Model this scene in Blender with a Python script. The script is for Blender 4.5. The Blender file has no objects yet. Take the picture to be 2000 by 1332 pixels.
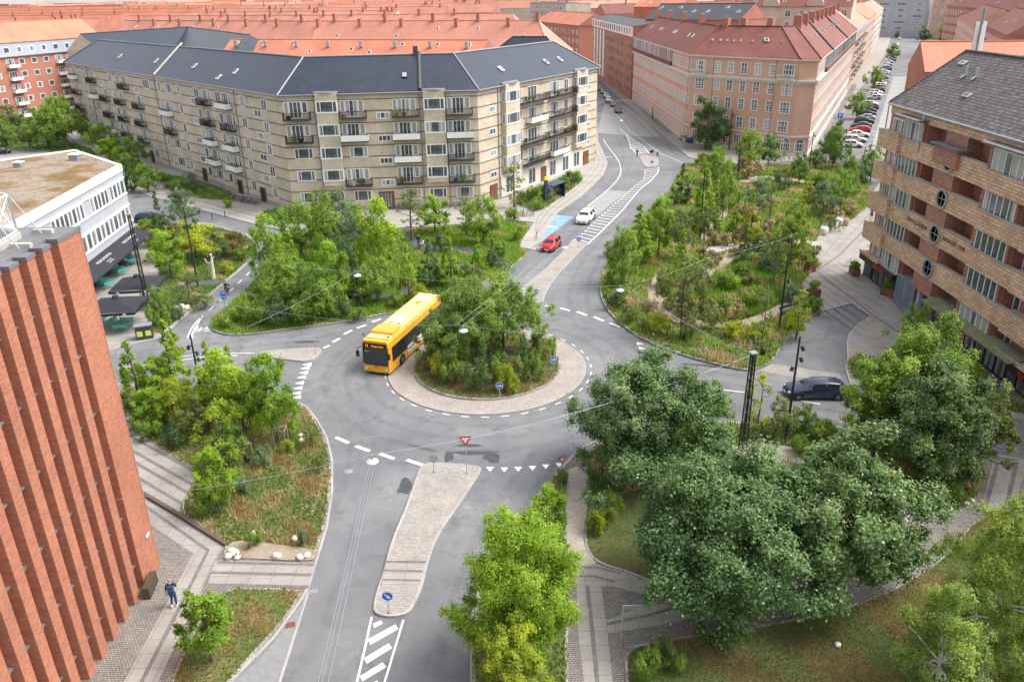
import bpy,bmesh,math,random
import numpy as np
from math import sin,cos,pi,radians,sqrt,atan2
from mathutils import Vector,Matrix,noise
SC=bpy.context.scene
COL=SC.collection
# ------------------------------------------------------------------ c
CH=30.0
FPX=1559.0
PIT,ROL=radians(23.57),radians(1.09)
_f=np.array([0,cos(PIT),-sin(PIT)]);_r0=np.array([1.,0,0]);_u0=np.cross(_r0,_f)
_r=_r0*cos(ROL)-_u0*sin(ROL);_u=_r0*sin(ROL)+_u0*cos(ROL)
cam_d=bpy.data.cameras.new('camera');cam=bpy.data.objects.new('camera',cam_d);COL.objects.link(cam)
cam_d.sensor_width=36.0;cam_d.lens=36.0*FPX/2000.0
cam_d.clip_start=0.5;cam_d.clip_end=90000
M=Matrix(((_r[0],_u[0],-_f[0],0),(_r[1],_u[1],-_f[1],0),(_r[2],_u[2],-_f[2],CH),(0,0,0,1)))
cam.matrix_world=M
SC.camera=cam
# ------------------------------------------------------------------ l
SUN_EL,SUN_AZ=radians(56),radians(88)
W=bpy.data.worlds.new('World');SC.world=W;W.use_nodes=True
wn=W.node_tree.nodes;wl=W.node_tree.links
bg=wn['Background']
sky=wn.new('ShaderNodeTexSky');sky.sky_type='NISHITA';sky.sun_disc=False
sky.sun_elevation=SUN_EL;sky.sun_rotation=SUN_AZ;sky.air_density=1.0;sky.dust_density=5.0;sky.ozone_density=1.0
hs=wn.new('ShaderNodeHueSaturation');hs.inputs['Saturation'].default_value=0.28
wl.new(sky.outputs[0],hs.inputs['Color']);wl.new(hs.outputs[0],bg.inputs['Color'])
bg.inputs['Strength'].default_value=0.15
sd=bpy.data.lights.new('sun','SUN');sd.energy=1.05;sd.angle=radians(20);sd.color=(1.0,0.965,0.91)
sun=bpy.data.objects.new('sun',sd);COL.objects.link(sun)
_sv=Vector((sin(SUN_AZ)*cos(SUN_EL),cos(SUN_AZ)*cos(SUN_EL),sin(SUN_EL)))
sun.rotation_euler=_sv.to_track_quat('Z','Y').to_euler();sun.location=_sv*200
SC.view_settings.view_transform='Standard';SC.view_settings.look='None'
SC.view_settings.exposure=1.0;SC.view_settings.gamma=1.0
SC.cycles.max_bounces=6;SC.cycles.transparent_max_bounces=8
SC.cycles.diffuse_bounces=4;SC.cycles.glossy_bounces=2;SC.cycles.transmission_bounces=3
# ------------------------------------------------------------------ s
def ray(px,py):return _f+_r*(px-1000)/FPX+_u*(666-py)/FPX
def G(px,py,z=0.0):
 d=ray(px,py);t=(z-CH)/d[2]
 return(float(d[0]*t),float(d[1]*t))
def PJ(p):
 v=np.array(p,float)-np.array([0,0,CH]);zc=v@_f
 return(1000+FPX*(v@_r)/zc,666-FPX*(v@_u)/zc)
def Gs(L,z=0.0):return[G(a,b,z)for a,b in L]
def height_at(bx,by,ty,zb=0.0):
 """height of a vertical thing whose foot is seen at (bx,by) and whose top is seen at row ty"""
 x,y=G(bx,by,zb);lo,hi=zb,29.5
 for _ in range(40):
  m=(lo+hi)/2
  if PJ((x,y,m))[1]>ty:lo=m
  else:hi=m
 return lo-zb
def mpp(x,y,z=0.0):
 v=np.array([x,y,z-CH]);return float(v@_f)/FPX
# ------------------------------------------------------------------ o
def tag(o,label=None,cat=None,group=None,kind=None):
 if label:o['label']=label
 if cat:o['category']=cat
 if group:o['group']=group
 if kind:o['kind']=kind
 return o
def thing(name,label,cat,loc=(0,0,0),rz=0.0,group=None,scale=1.0):
 o=bpy.data.objects.new(name,None);COL.objects.link(o)
 o.location=(loc[0],loc[1],loc[2]if len(loc)>2 else 0);o.rotation_euler=(0,0,rz);o.empty_display_size=0.3
 if scale!=1.0:o.scale=(scale,)*3
 return tag(o,label,cat,group)
def dup(o,loc=None,rz=None,label=None,scale=None,color=None,parent=None,group=None,name=None):
 """copy a thing together with copies of its parts and sub-parts (mesh data shared)"""
 c=o.copy();COL.objects.link(c)
 if name:c.name=name
 if parent is not None:c.parent=parent
 if loc is not None:c.location=(loc[0],loc[1],loc[2]if len(loc)>2 else 0)
 if rz is not None:c.rotation_euler=(c.rotation_euler[0],c.rotation_euler[1],rz)
 if scale is not None:c.scale=scale if isinstance(scale,(tuple,list))else(scale,)*3
 if label:c['label']=label
 if group:c['group']=group
 if color:c.color=color
 for ch in list(o.children):
  dup(ch,parent=c,color=color)
 return c
def put(name,mesh,parent=None,loc=(0,0,0),rz=0.0,color=None):
 o=bpy.data.objects.new(name,mesh);COL.objects.link(o)
 o.location=loc;o.rotation_euler=(0,0,rz)
 if parent is not None:o.parent=parent
 if color:o.color=color
 return o
class MB:
 """collects faces; build() makes ONE mesh with metre-scaled uvs"""
 def __init__(s):s.v=[];s.f=[];s.m=[];s.sm=[]
 def face(s,pts,m=0,smooth=False):
  n=len(s.v);s.v+=[tuple(p)for p in pts];s.f.append(tuple(range(n,n+len(pts))));s.m.append(m);s.sm.append(smooth)
 def mesh(s,verts,faces,m=0,smooth=False):
  n=len(s.v);s.v+=[tuple(p)for p in verts]
  for f in faces:s.f.append(tuple(i+n for i in f));s.m.append(m);s.sm.append(smooth)
 def box(s,c,d,rz=0.0,m=0,ax=None):
  """box centre c, full dims d"""
  hx,hy,hz=d[0]/2,d[1]/2,d[2]/2;ca,sa=cos(rz),sin(rz);V=[]
  for z in(-hz,hz):
   for x,y in((-hx,-hy),(hx,-hy),(hx,hy),(-hx,hy)):
    V.append((c[0]+x*ca-y*sa,c[1]+x*sa+y*ca,c[2]+z))
  s.mesh(V,[(3,2,1,0),(4,5,6,7),(0,1,5,4),(1,2,6,5),(2,3,7,6),(3,0,4,7)],m)
 def hexa(s,P,m=0,smooth=False):
  """8 points, bottom 4 ccw then top 4"""
  s.mesh(P,[(3,2,1,0),(4,5,6,7),(0,1,5,4),(1,2,6,5),(2,3,7,6),(3,0,4,7)],m,smooth)
 def prism(s,pts,z0,z1,m=0,mt=None,bottom=False):
  a=sum(pts[i][0]*pts[(i+1)%len(pts)][1]-pts[(i+1)%len(pts)][0]*pts[i][1]for i in range(len(pts)))
  if a<0:pts=pts[::-1]
  n=len(pts)
  for i in range(n):
   p,q=pts[i],pts[(i+1)%n]
   s.face([(p[0],p[1],z0),(q[0],q[1],z0),(q[0],q[1],z1),(p[0],p[1],z1)],m)
  s.face([(p[0],p[1],z1)for p in pts],m if mt is None else mt)
  if bottom:s.face([(p[0],p[1],z0)for p in pts[::-1]],m)
 def tube(s,pts,r,n=8,m=0,cap=True,smooth=True):
  """tube along pts; r number or list"""
  P=[Vector(p)for p in pts];R=r if isinstance(r,(list,tuple))else[r]*len(P);V=[];F=[]
  up=Vector((0,0,1));prev=None
  for i,p in enumerate(P):
   d=(P[min(i+1,len(P)-1)]-P[max(i-1,0)]).normalized()
   if prev is None:
    a=d.cross(up);
    if a.length<1e-3:a=d.cross(Vector((1,0,0)))
   else:a=prev-d*prev.dot(d)
   a.normalize();prev=a;b=d.cross(a)
   for k in range(n):
    t=2*pi*k/n;V.append(p+(a*cos(t)+b*sin(t))*R[i])
  for i in range(len(P)-1):
   for k in range(n):
    F.append((i*n+k,i*n+(k+1)%n,(i+1)*n+(k+1)%n,(i+1)*n+k))
  s.mesh(V,F,m,smooth)
  if cap:
   s.face([V[k]for k in range(n)][::-1],m);s.face([V[(len(P)-1)*n+k]for k in range(n)],m)
 def lathe(s,prof,c=(0,0,0),n=16,m=0,smooth=True):
  V=[];F=[]
  for r,z in prof:
   for k in range(n):t=2*pi*k/n;V.append((c[0]+r*cos(t),c[1]+r*sin(t),c[2]+z))
  for i in range(len(prof)-1):
   for k in range(n):F.append((i*n+k,i*n+(k+1)%n,(i+1)*n+(k+1)%n,(i+1)*n+k))
  s.mesh(V,F,m,smooth)
 def ball(s,c,r,n=10,k=6,m=0,smooth=True,jit=0.0,rnd=None):
  if not isinstance(r,(tuple,list)):r=(r,r,r)
  V=[];F=[]
  for i in range(k+1):
   ph=pi*i/k
   for j in range(n):
    t=2*pi*j/n;q=1.0+(rnd.uniform(-jit,jit)if rnd and 0<i<k else 0)
    V.append((c[0]+r[0]*q*sin(ph)*cos(t),c[1]+r[1]*q*sin(ph)*sin(t),c[2]-r[2]*q*cos(ph)))
  for i in range(k):
   for j in range(n):F.append((i*n+j,i*n+(j+1)%n,(i+1)*n+(j+1)%n,(i+1)*n+j))
  s.mesh(V,F,m,smooth)
 def data(s,name,mats,org=(0,0,0)):
  me=bpy.data.meshes.new(name)
  V=np.array(s.v,dtype=np.float64).reshape(-1,3)-np.array(org,float)if s.v else np.zeros((0,3))
  nl=[len(f)for f in s.f];loops=np.fromiter((i for f in s.f for i in f),dtype=np.int32)
  me.vertices.add(len(V));me.vertices.foreach_set('co',V.astype(np.float32).ravel())
  me.loops.add(len(loops));me.loops.foreach_set('vertex_index',loops)
  me.polygons.add(len(nl));st=np.concatenate(([0],np.cumsum(nl)[:-1])).astype(np.int32)
  me.polygons.foreach_set('loop_start',st)
  for mt in(mats if isinstance(mats,(list,tuple))else[mats]):me.materials.append(mt)
  me.polygons.foreach_set('material_index',np.array(s.m,dtype=np.int32))
  me.polygons.foreach_set('use_smooth',np.array(s.sm,dtype=bool))
  me.update(calc_edges=True)
  uv=me.uv_layers.new(name='UVMap');UV=np.zeros((len(loops),2),dtype=np.float32);k=0
  for f in s.f:
   P=V[list(f)];nrm=np.zeros(3)
   for i in range(len(P)):nrm+=np.cross(P[i]-P[0],P[(i+1)%len(P)]-P[0])
   L=np.linalg.norm(nrm);nrm=nrm/L if L>1e-12 else np.array([0,0,1.])
   if abs(nrm[2])>0.995:t=np.array([1.,0,0])
   else:t=np.array([-nrm[1],nrm[0],0]);t/=np.linalg.norm(t)
   b=np.cross(nrm,t);UV[k:k+len(P),0]=P@t;UV[k:k+len(P),1]=P@b;k+=len(P)
  uv.data.foreach_set('uv',UV.ravel())
  me.validate()
  return me
 def build(s,name,mats,parent=None,org=None,loc=None,rz=0.0):
  """org: world point that becomes the object's origin (for children: parent's location)"""
  if org is None:org=tuple(parent.location)if(parent is not None and loc is None and getattr(s,'world',False))else(0,0,0)
  me=s.data(name,mats,org)
  o=bpy.data.objects.new(name,me);COL.objects.link(o)
  if parent is not None:o.parent=parent;o.location=loc or(0,0,0)
  else:o.location=loc if loc is not None else org
  o.rotation_euler=(0,0,rz)
  return o
class WB(MB):
 """same, but coordinates given in the world even for a child of a thing"""
 world=True
def struct(name,mb,mats):return tag(mb.build(name,mats),kind='structure')
# ------------------------------------------------------------------ m
def newmat(name):
 m=bpy.data.materials.new(name);m.use_nodes=True;nt=m.node_tree
 return m,nt,nt.nodes,nt.links,nt.nodes['Principled BSDF']
def rgba(c):return(c[0],c[1],c[2],1.0)
def plain(name,c,rough=0.6,metal=0.0,spec=0.5,coat=0.0,var=0.0,scale=3.0):
 m,nt,n,l,b=newmat(name)
 b.inputs['Base Color'].default_value=rgba(c);b.inputs['Roughness'].default_value=rough
 b.inputs['Metallic'].default_value=metal;b.inputs['Specular IOR Level'].default_value=spec
 if coat:b.inputs['Coat Weight'].default_value=coat;b.inputs['Coat Roughness'].default_value=0.06
 if var:
  tc=n.new('ShaderNodeTexCoord');nz=n.new('ShaderNodeTexNoise');nz.inputs['Scale'].default_value=scale
  nz.inputs['Detail'].default_value=5
  l.new(tc.outputs['Object'],nz.inputs['Vector'])
  mp=n.new('ShaderNodeMapRange');mp.inputs[1].default_value=.3;mp.inputs[2].default_value=.7
  mp.inputs[3].default_value=1-var;mp.inputs[4].default_value=1+var
  l.new(nz.outputs[0],mp.inputs[0]);mx=n.new('ShaderNodeVectorMath');mx.operation='SCALE'
  mx.inputs[0].default_value=c;l.new(mp.outputs[0],mx.inputs['Scale']);l.new(mx.outputs[0],b.inputs['Base Color'])
 return m
def noise_node(n,l,vec,scale,detail=4,rough=0.55):
 z=n.new('ShaderNodeTexNoise');z.inputs['Scale'].default_value=scale;z.inputs['Detail'].default_value=detail
 z.inputs['Roughness'].default_value=rough;l.new(vec,z.inputs['Vector']);return z
def ramp(n,l,fac,stops):
 r=n.new('ShaderNodeValToRGB');e=r.color_ramp.elements
 while len(e)<len(stops):e.new(0.5)
 for i,(p,c)in enumerate(stops):e[i].position=p;e[i].color=rgba(c)
 l.new(fac,r.inputs[0]);return r
def mixc(n,l,fac,a,b,mode='MIX'):
 x=n.new('ShaderNodeMix');x.data_type='RGBA';x.blend_type=mode
 if isinstance(fac,(int,float)):x.inputs[0].default_value=fac
 else:l.new(fac,x.inputs[0])
 for i,q in((6,a),(7,b)):
  if isinstance(q,(tuple,list)):x.inputs[i].default_value=rgba(q)
  else:l.new(q,x.inputs[i])
 return x.outputs[2]
def maprange(n,l,v,a,b,c=0.0,d=1.0):
 q=n.new('ShaderNodeMapRange');l.new(v,q.inputs[0])
 for i,k in zip((1,2,3,4),(a,b,c,d)):q.inputs[i].default_value=k
 return q.outputs[0]
def add_bump(n,l,b,h,strength=0.3,dist=0.02):
 q=n.new('ShaderNodeBump');q.inputs['Strength'].default_value=strength;q.inputs['Distance'].default_value=dist
 l.new(h,q.inputs['Height']);l.new(q.outputs[0],b.inputs['Normal'])
def brickmat(name,c1,c2,mortar,bw=0.24,bh=0.075,ms=0.012,rough=0.85,patch=(0.85,1.12),pscale=0.25,bump=0.3,offset=0.5,bias=0.0,uvrot=0.0,stain=None):
 m,nt,n,l,b=newmat(name)
 uv=n.new('ShaderNodeUVMap');vec=uv.outputs[0]
 if uvrot:
  mp=n.new('ShaderNodeMapping');mp.inputs['Rotation'].default_value=(0,0,uvrot);l.new(vec,mp.inputs['Vector']);vec=mp.outputs[0]
 br=n.new('ShaderNodeTexBrick');br.offset=offset;l.new(vec,br.inputs['Vector'])
 br.inputs['Color1'].default_value=rgba(c1);br.inputs['Color2'].default_value=rgba(c2);br.inputs['Mortar'].default_value=rgba(mortar)
 br.inputs['Scale'].default_value=1.0;br.inputs['Brick Width'].default_value=bw;br.inputs['Row Height'].default_value=bh
 br.inputs['Mortar Size'].default_value=ms;br.inputs['Bias'].default_value=bias;br.inputs['Mortar Smooth'].default_value=0.2
 z=noise_node(n,l,vec,pscale,6,0.6);p=maprange(n,l,z.outputs[0],.3,.7,patch[0],patch[1])
 z2=noise_node(n,l,vec,7.0,3,0.6);p2=maprange(n,l,z2.outputs[0],.3,.7,.88,1.12)
 mu=n.new('ShaderNodeMath');mu.operation='MULTIPLY';l.new(p,mu.inputs[0]);l.new(p2,mu.inputs[1])
 vm=n.new('ShaderNodeVectorMath');vm.operation='SCALE';l.new(br.outputs[0],vm.inputs[0]);l.new(mu.outputs[0],vm.inputs['Scale'])
 out=vm.outputs[0]
 if stain:
  z3=noise_node(n,l,vec,stain[1],6,0.65);k=maprange(n,l,z3.outputs[0],stain[2],stain[3])
  out=mixc(n,l,k,out,stain[0])
 l.new(out,b.inputs['Base Color']);b.inputs['Roughness'].default_value=rough
 add_bump(n,l,b,br.outputs[1],-bump,0.02)
 return m
# ------------------------------------------------------------------ m
m_brick_yellow=brickmat('brick_yellow',(.70,.60,.46),(.52,.44,.33),(.56,.5,.42),patch=(.8,1.15),pscale=.35)
m_brick_tower=brickmat('brick_tower',(.50,.165,.08),(.33,.10,.055),(.38,.22,.16),bw=.30,bh=.105,ms=.016,patch=(.86,1.14),pscale=.2,bump=.12)
m_brick_pink=brickmat('brick_pink',(.70,.39,.28),(.58,.30,.21),(.60,.45,.36),patch=(.85,1.12),pscale=.15)
m_brick_red=brickmat('brick_red',(.48,.16,.10),(.36,.11,.07),(.42,.26,.2),patch=(.85,1.1),pscale=.15)
m_brick_clinker=brickmat('brick_clinker',(.80,.53,.34),(.54,.31,.20),(.36,.26,.20),bw=.75,bh=.27,ms=.035,patch=(.8,1.2),pscale=.6,bias=-.25,bump=.5)
m_brick_maroon=brickmat('brick_maroon',(.46,.19,.14),(.34,.14,.11),(.42,.30,.23),bw=.7,bh=.27,ms=.025,patch=(.85,1.15))
m_band=plain('brick_band',(.17,.105,.07),.9,var=.25,scale=.8)
m_tile_dark=brickmat('roof_tile_dark',(.045,.06,.095),(.03,.04,.065),(.012,.015,.022),bw=.30,bh=.36,ms=.045,rough=.32,patch=(.85,1.2),pscale=.3,bump=.9,offset=0.0)
m_tile_red=brickmat('roof_tile_red',(.30,.10,.075),(.22,.075,.055),(.10,.035,.028),bw=.34,bh=.40,ms=.05,rough=.75,patch=(.82,1.2),pscale=.18,bump=.8,offset=0.0)
m_tile_orange=brickmat('roof_tile_orange',(.70,.29,.18),(.59,.235,.145),(.34,.09,.045),bw=.30,bh=.36,ms=.04,rough=.7,patch=(.85,1.18),pscale=.1,bump=.7,offset=0.0)
m_tile_pink=brickmat('roof_tile_pink',(.68,.32,.235),(.58,.265,.195),(.34,.11,.07),bw=.40,bh=.45,ms=.04,rough=.7,patch=(.85,1.15),pscale=.08,bump=.6,offset=0.0)
m_tile_old=brickmat('roof_tile_old',(.25,.20,.175),(.085,.085,.095),(.035,.032,.032),bw=.27,bh=.36,ms=.045,rough=.7,patch=(.75,1.3),pscale=1.1,bump=.9,offset=0.0,stain=((.21,.20,.17),2.2,.64,.8))
m_slate=brickmat('slate_roof',(.085,.09,.10),(.06,.065,.075),(.03,.03,.035),bw=.5,bh=.3,ms=.02,rough=.6)
m_white=plain('white_paint',(.86,.86,.85),.45,var=.04)
m_whitewall=plain('pale_render_wall',(.42,.44,.49),.8,var=.05,scale=.6)
m_cream=plain('cream_trim',(.68,.63,.57),.8,var=.08)
m_concrete=plain('concrete',(.42,.40,.37),.9,var=.15,scale=1.5)
m_lconcrete=plain('pale_concrete',(.42,.395,.36),.9,var=.12,scale=1.2)
m_greywall=plain('grey_plinth',(.36,.34,.31),.85,var=.1)
m_black=plain('black_metal',(.02,.02,.022),.45)
m_dark=plain('dark_opening',(.018,.018,.02),.6)
m_zinc=plain('zinc',(.42,.45,.48),.45,.6,var=.08)
m_galv=plain('galvanised',(.55,.58,.62),.4,.7)
m_grey=plain('grey_metal',(.30,.31,.33),.5,.3)
m_corten=plain('rusty_steel',(.17,.075,.045),.8,var=.25)
m_brown=plain('brown_wood',(.16,.075,.04),.6,var=.2)
m_wood=plain('weathered_wood',(.30,.25,.20),.85,var=.2)
m_lead=plain('grey_roof_felt',(.16,.16,.17),.85,var=.2,scale=1.0)
m_bluegrey=plain('blue_grey_cladding',(.42,.44,.52),.6,var=.05)
m_navy=plain('navy_paint',(.012,.025,.07),.35)
m_blue=plain('blue_sign',(.01,.14,.55),.4)
m_redp=plain('red_sign',(.62,.03,.02),.4)
m_yellow=plain('yellow_sign',(.85,.55,.02),.45)
m_turq=plain('turquoise_paint',(.08,.50,.42),.5)
m_canvas=plain('black_canvas',(.022,.024,.032),.85,var=.15)
m_rubber=plain('rubber',(.015,.015,.016),.8)
m_rim=plain('wheel_rim',(.45,.46,.48),.35,.8)
m_bark=plain('bark',(.13,.105,.085),.9,var=.3,scale=6)
m_birchbark=plain('birch_bark',(.46,.43,.40),.8,var=.25,scale=3)
m_rock=plain('pale_rock',(.66,.61,.53),.9,var=.16,scale=2.5)
m_rockg=plain('grey_rock',(.40,.37,.36),.9,var=.2,scale=2.5)
m_skin=plain('skin',(.55,.32,.22),.6)
def glassmat(name,dark=(.03,.035,.04),curtain=(.45,.46,.45),amount=.45,rough=.08):
 m,nt,n,l,b=newmat(name)
 oi=n.new('ShaderNodeObjectInfo');tc=n.new('ShaderNodeTexCoord')
 sx=n.new('ShaderNodeSeparateXYZ');l.new(tc.outputs['Generated'],sx.inputs[0])
 wv=n.new('ShaderNodeMath');wv.operation='MULTIPLY_ADD';wv.inputs[1].default_value=2.0;wv.inputs[2].default_value=-1.0;l.new(sx.outputs[0],wv.inputs[0])
 ab=n.new('ShaderNodeMath');ab.operation='ABSOLUTE';l.new(wv.outputs[0],ab.inputs[0])
 rr=maprange(n,l,oi.outputs['Random'],0,1,1.35,.35-amount*.4)
 st=n.new('ShaderNodeMath');st.operation='GREATER_THAN';l.new(ab.outputs[0],st.inputs[0]);l.new(rr,st.inputs[1])
 z=noise_node(n,l,tc.outputs['Object'],1.6,4,.6)
 dk=ramp(n,l,z.outputs[0],[(.35,dark),(.6,tuple(c*2.2 for c in dark)),(.75,tuple(c*4.5 for c in dark))])
 z2=noise_node(n,l,tc.outputs['Object'],9.0,2,.5);cu=ramp(n,l,z2.outputs[0],[(.3,tuple(c*.75 for c in curtain)),(.7,curtain)])
 f=n.new('ShaderNodeMath');f.operation='MULTIPLY';f.inputs[1].default_value=.72;l.new(st.outputs[0],f.inputs[0])
 col=mixc(n,l,f.outputs[0],dk.outputs[0],cu.outputs[0])
 l.new(col,b.inputs['Base Color']);b.inputs['Roughness'].default_value=rough;b.inputs['Specular IOR Level'].default_value=.8
 return m
m_glass=glassmat('window_glass',dark=(.05,.06,.07),curtain=(.58,.59,.58),amount=.7,rough=.12)
m_glassfar=glassmat('window_glass_far',dark=(.035,.04,.045),curtain=(.55,.54,.52),amount=.9)
m_shop=glassmat('shop_glass',dark=(.05,.055,.06),curtain=(.35,.36,.34),amount=.2)
m_carglass=plain('car_glass',(.02,.025,.03),.04,spec=.9)
def paint(name,rough=.28):
 m,nt,n,l,b=newmat(name);oi=n.new('ShaderNodeObjectInfo');l.new(oi.outputs['Color'],b.inputs['Base Color'])
 b.inputs['Roughness'].default_value=rough;b.inputs['Coat Weight'].default_value=.6;b.inputs['Coat Roughness'].default_value=.05
 return m
m_paint=paint('car_paint')
m_cloth=paint('cloth',.9);m_cloth.node_tree.nodes['Principled BSDF'].inputs['Coat Weight'].default_value=0
def asphalt():
 m,nt,n,l,b=newmat('asphalt');tc=n.new('ShaderNodeTexCoord');v=tc.outputs['Object']
 z0=noise_node(n,l,v,.09,5,.6);base=ramp(n,l,z0.outputs[0],[(.3,(.12,.122,.131)),(.5,(.17,.172,.182)),(.7,(.23,.231,.239))])
 z1=noise_node(n,l,v,.6,8,.75);k=maprange(n,l,z1.outputs[0],.52,.68)
 c=mixc(n,l,k,base.outputs[0],(.115,.117,.125));zs_=noise_node(n,l,v,.22,9,.8);c=mixc(n,l,maprange(n,l,zs_.outputs[0],.55,.7,0,.6),c,(.29,.29,.295))
 z2=noise_node(n,l,v,26,3,.8);k2=maprange(n,l,z2.outputs[0],.3,.7,.78,1.24)
 vo=n.new('ShaderNodeTexVoronoi');vo.feature='DISTANCE_TO_EDGE';vo.inputs['Scale'].default_value=.16
 wz=noise_node(n,l,v,.8,6,.7);wa=n.new('ShaderNodeVectorMath');wa.operation='MULTIPLY_ADD';wa.inputs[1].default_value=(2.6,2.6,0)
 l.new(wz.outputs[1],wa.inputs[0]);l.new(v,wa.inputs[2]);l.new(wa.outputs[0],vo.inputs['Vector'])
 cr=maprange(n,l,vo.outputs[0],.004,.012,.68,1.0)
 z3=noise_node(n,l,v,.05,3,.5);k3=maprange(n,l,z3.outputs[0],.5,.58);crk=n.new('ShaderNodeMix');crk.data_type='FLOAT'
 crk.inputs[2].default_value=1.0;l.new(k3,crk.inputs[0]);l.new(cr,crk.inputs[3])
 vm=n.new('ShaderNodeVectorMath');vm.operation='SCALE';l.new(c,vm.inputs[0]);l.new(k2,vm.inputs['Scale'])
 vm2=n.new('ShaderNodeVectorMath');vm2.operation='SCALE';l.new(vm.outputs[0],vm2.inputs[0]);l.new(crk.outputs[0],vm2.inputs['Scale'])
 aw=n.new('ShaderNodeAttribute');aw.attribute_name='wear';wn_=noise_node(n,l,v,.45,6,.75);wk=maprange(n,l,wn_.outputs[0],.35,.68,.15,1.0)
 wm=n.new('ShaderNodeMath');wm.operation='MULTIPLY';l.new(aw.outputs['Fac'],wm.inputs[0]);l.new(wk,wm.inputs[1]);out=mixc(n,l,maprange(n,l,wm.outputs[0],0,1,0,.42),vm2.outputs[0],(.085,.087,.095))
 l.new(out,b.inputs['Base Color']);b.inputs['Roughness'].default_value=.82
 add_bump(n,l,b,z2.outputs[0],.25,.01)
 return m
m_asphalt=asphalt()
m_tar=plain('dark_asphalt_patch',(.085,.087,.095),.75,var=.2,scale=1.2)
m_ltar=plain('light_asphalt_patch',(.30,.30,.29),.9,var=.1,scale=1.2)
m_damp=plain('damp_asphalt',(.062,.064,.072),.5,var=.25,scale=2.0)
def roadpaint():
 m,nt,n,l,b=newmat('road_marking');tc=n.new('ShaderNodeTexCoord');z=noise_node(n,l,tc.outputs['Object'],5,6,.8)
 r=ramp(n,l,z.outputs[0],[(.32,(.42,.42,.42)),(.42,(.78,.78,.77)),(.9,(.86,.86,.85))]);l.new(r.outputs[0],b.inputs['Base Color'])
 b.inputs['Roughness'].default_value=.7;return m
m_mark=roadpaint()
m_bluelane=plain('blue_lane_paint',(.20,.34,.52),.8,var=.22,scale=.9)
m_sett=brickmat('granite_setts',(.32,.28,.25),(.21,.195,.185),(.10,.09,.08),bw=.17,bh=.13,ms=.022,patch=(.8,1.2),pscale=.8,bump=.8)
m_settl=brickmat('pale_granite_setts',(.47,.43,.385),(.34,.315,.29),(.21,.19,.17),bw=.17,bh=.13,ms=.024,patch=(.85,1.18),pscale=.8,bump=.8)
m_settp=brickmat('apron_setts',(.45,.385,.345),(.34,.30,.275),(.22,.19,.17),bw=.22,bh=.15,ms=.018,patch=(.85,1.15),pscale=.5,bump=.5)
m_settd=brickmat('dark_setts',(.28,.25,.235),(.19,.175,.17),(.10,.09,.085),bw=.12,bh=.12,ms=.02,patch=(.8,1.2),pscale=1.5,bump=.6)
m_slab=brickmat('concrete_slabs',(.335,.31,.285),(.30,.28,.255),(.18,.165,.15),bw=1.25,bh=.95,ms=.018,patch=(.88,1.1),pscale=.5,bump=.2,offset=0.0)
m_slabw=brickmat('concrete_slabs_wide',(.40,.37,.335),(.36,.335,.305),(.19,.175,.155),bw=60.0,bh=1.15,ms=.06,patch=(.88,1.08),pscale=.3,bump=.2)
m_kerb=brickmat('granite_kerb',(.40,.38,.37),(.33,.31,.30),(.16,.15,.14),bw=1.0,bh=2.0,ms=.012,patch=(.9,1.1),bump=.3)
m_gravel=plain('gravel_path',(.42,.365,.31),.95,var=.16,scale=4)
def soil(name,stops,s1=.35,s2=3.0):
 m,nt,n,l,b=newmat(name);tc=n.new('ShaderNodeTexCoord');v=tc.outputs['Object']
 z=noise_node(n,l,v,s1,6,.7);r=ramp(n,l,z.outputs[0],stops);z2=noise_node(n,l,v,s2*4,4,.8)
 k=maprange(n,l,z2.outputs[0],.3,.7,.7,1.35);vm=n.new('ShaderNodeVectorMath');vm.operation='SCALE'
 l.new(r.outputs[0],vm.inputs[0]);l.new(k,vm.inputs['Scale']);l.new(vm.outputs[0],b.inputs['Base Color']);b.inputs['Roughness'].default_value=.95
 add_bump(n,l,b,z2.outputs[0],.6,.05);return m
m_bedsoil=soil('planting_soil',[(.3,(.085,.11,.03)),(.5,(.15,.155,.05)),(.62,(.23,.185,.09)),(.75,(.29,.22,.13))])
m_lawn=soil('dry_lawn',[(.3,(.055,.09,.02)),(.5,(.10,.11,.035)),(.7,(.19,.13,.06))],.25)
m_lawng=soil('green_lawn',[(.3,(.045,.11,.015)),(.55,(.08,.14,.022)),(.75,(.15,.15,.05))],.4)
m_dirt=soil('sandy_dirt',[(.3,(.24,.19,.135)),(.6,(.34,.28,.215)),(.8,(.20,.17,.09))],.8)
m_moss=soil('mossy_flat_roof',[(.3,(.22,.17,.135)),(.48,(.27,.215,.17)),(.55,(.19,.125,.06)),(.66,(.16,.08,.012))],.16,.5)
m_ground=plain('ground_far',(.20,.19,.18),.9,var=.1,scale=.01)
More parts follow.
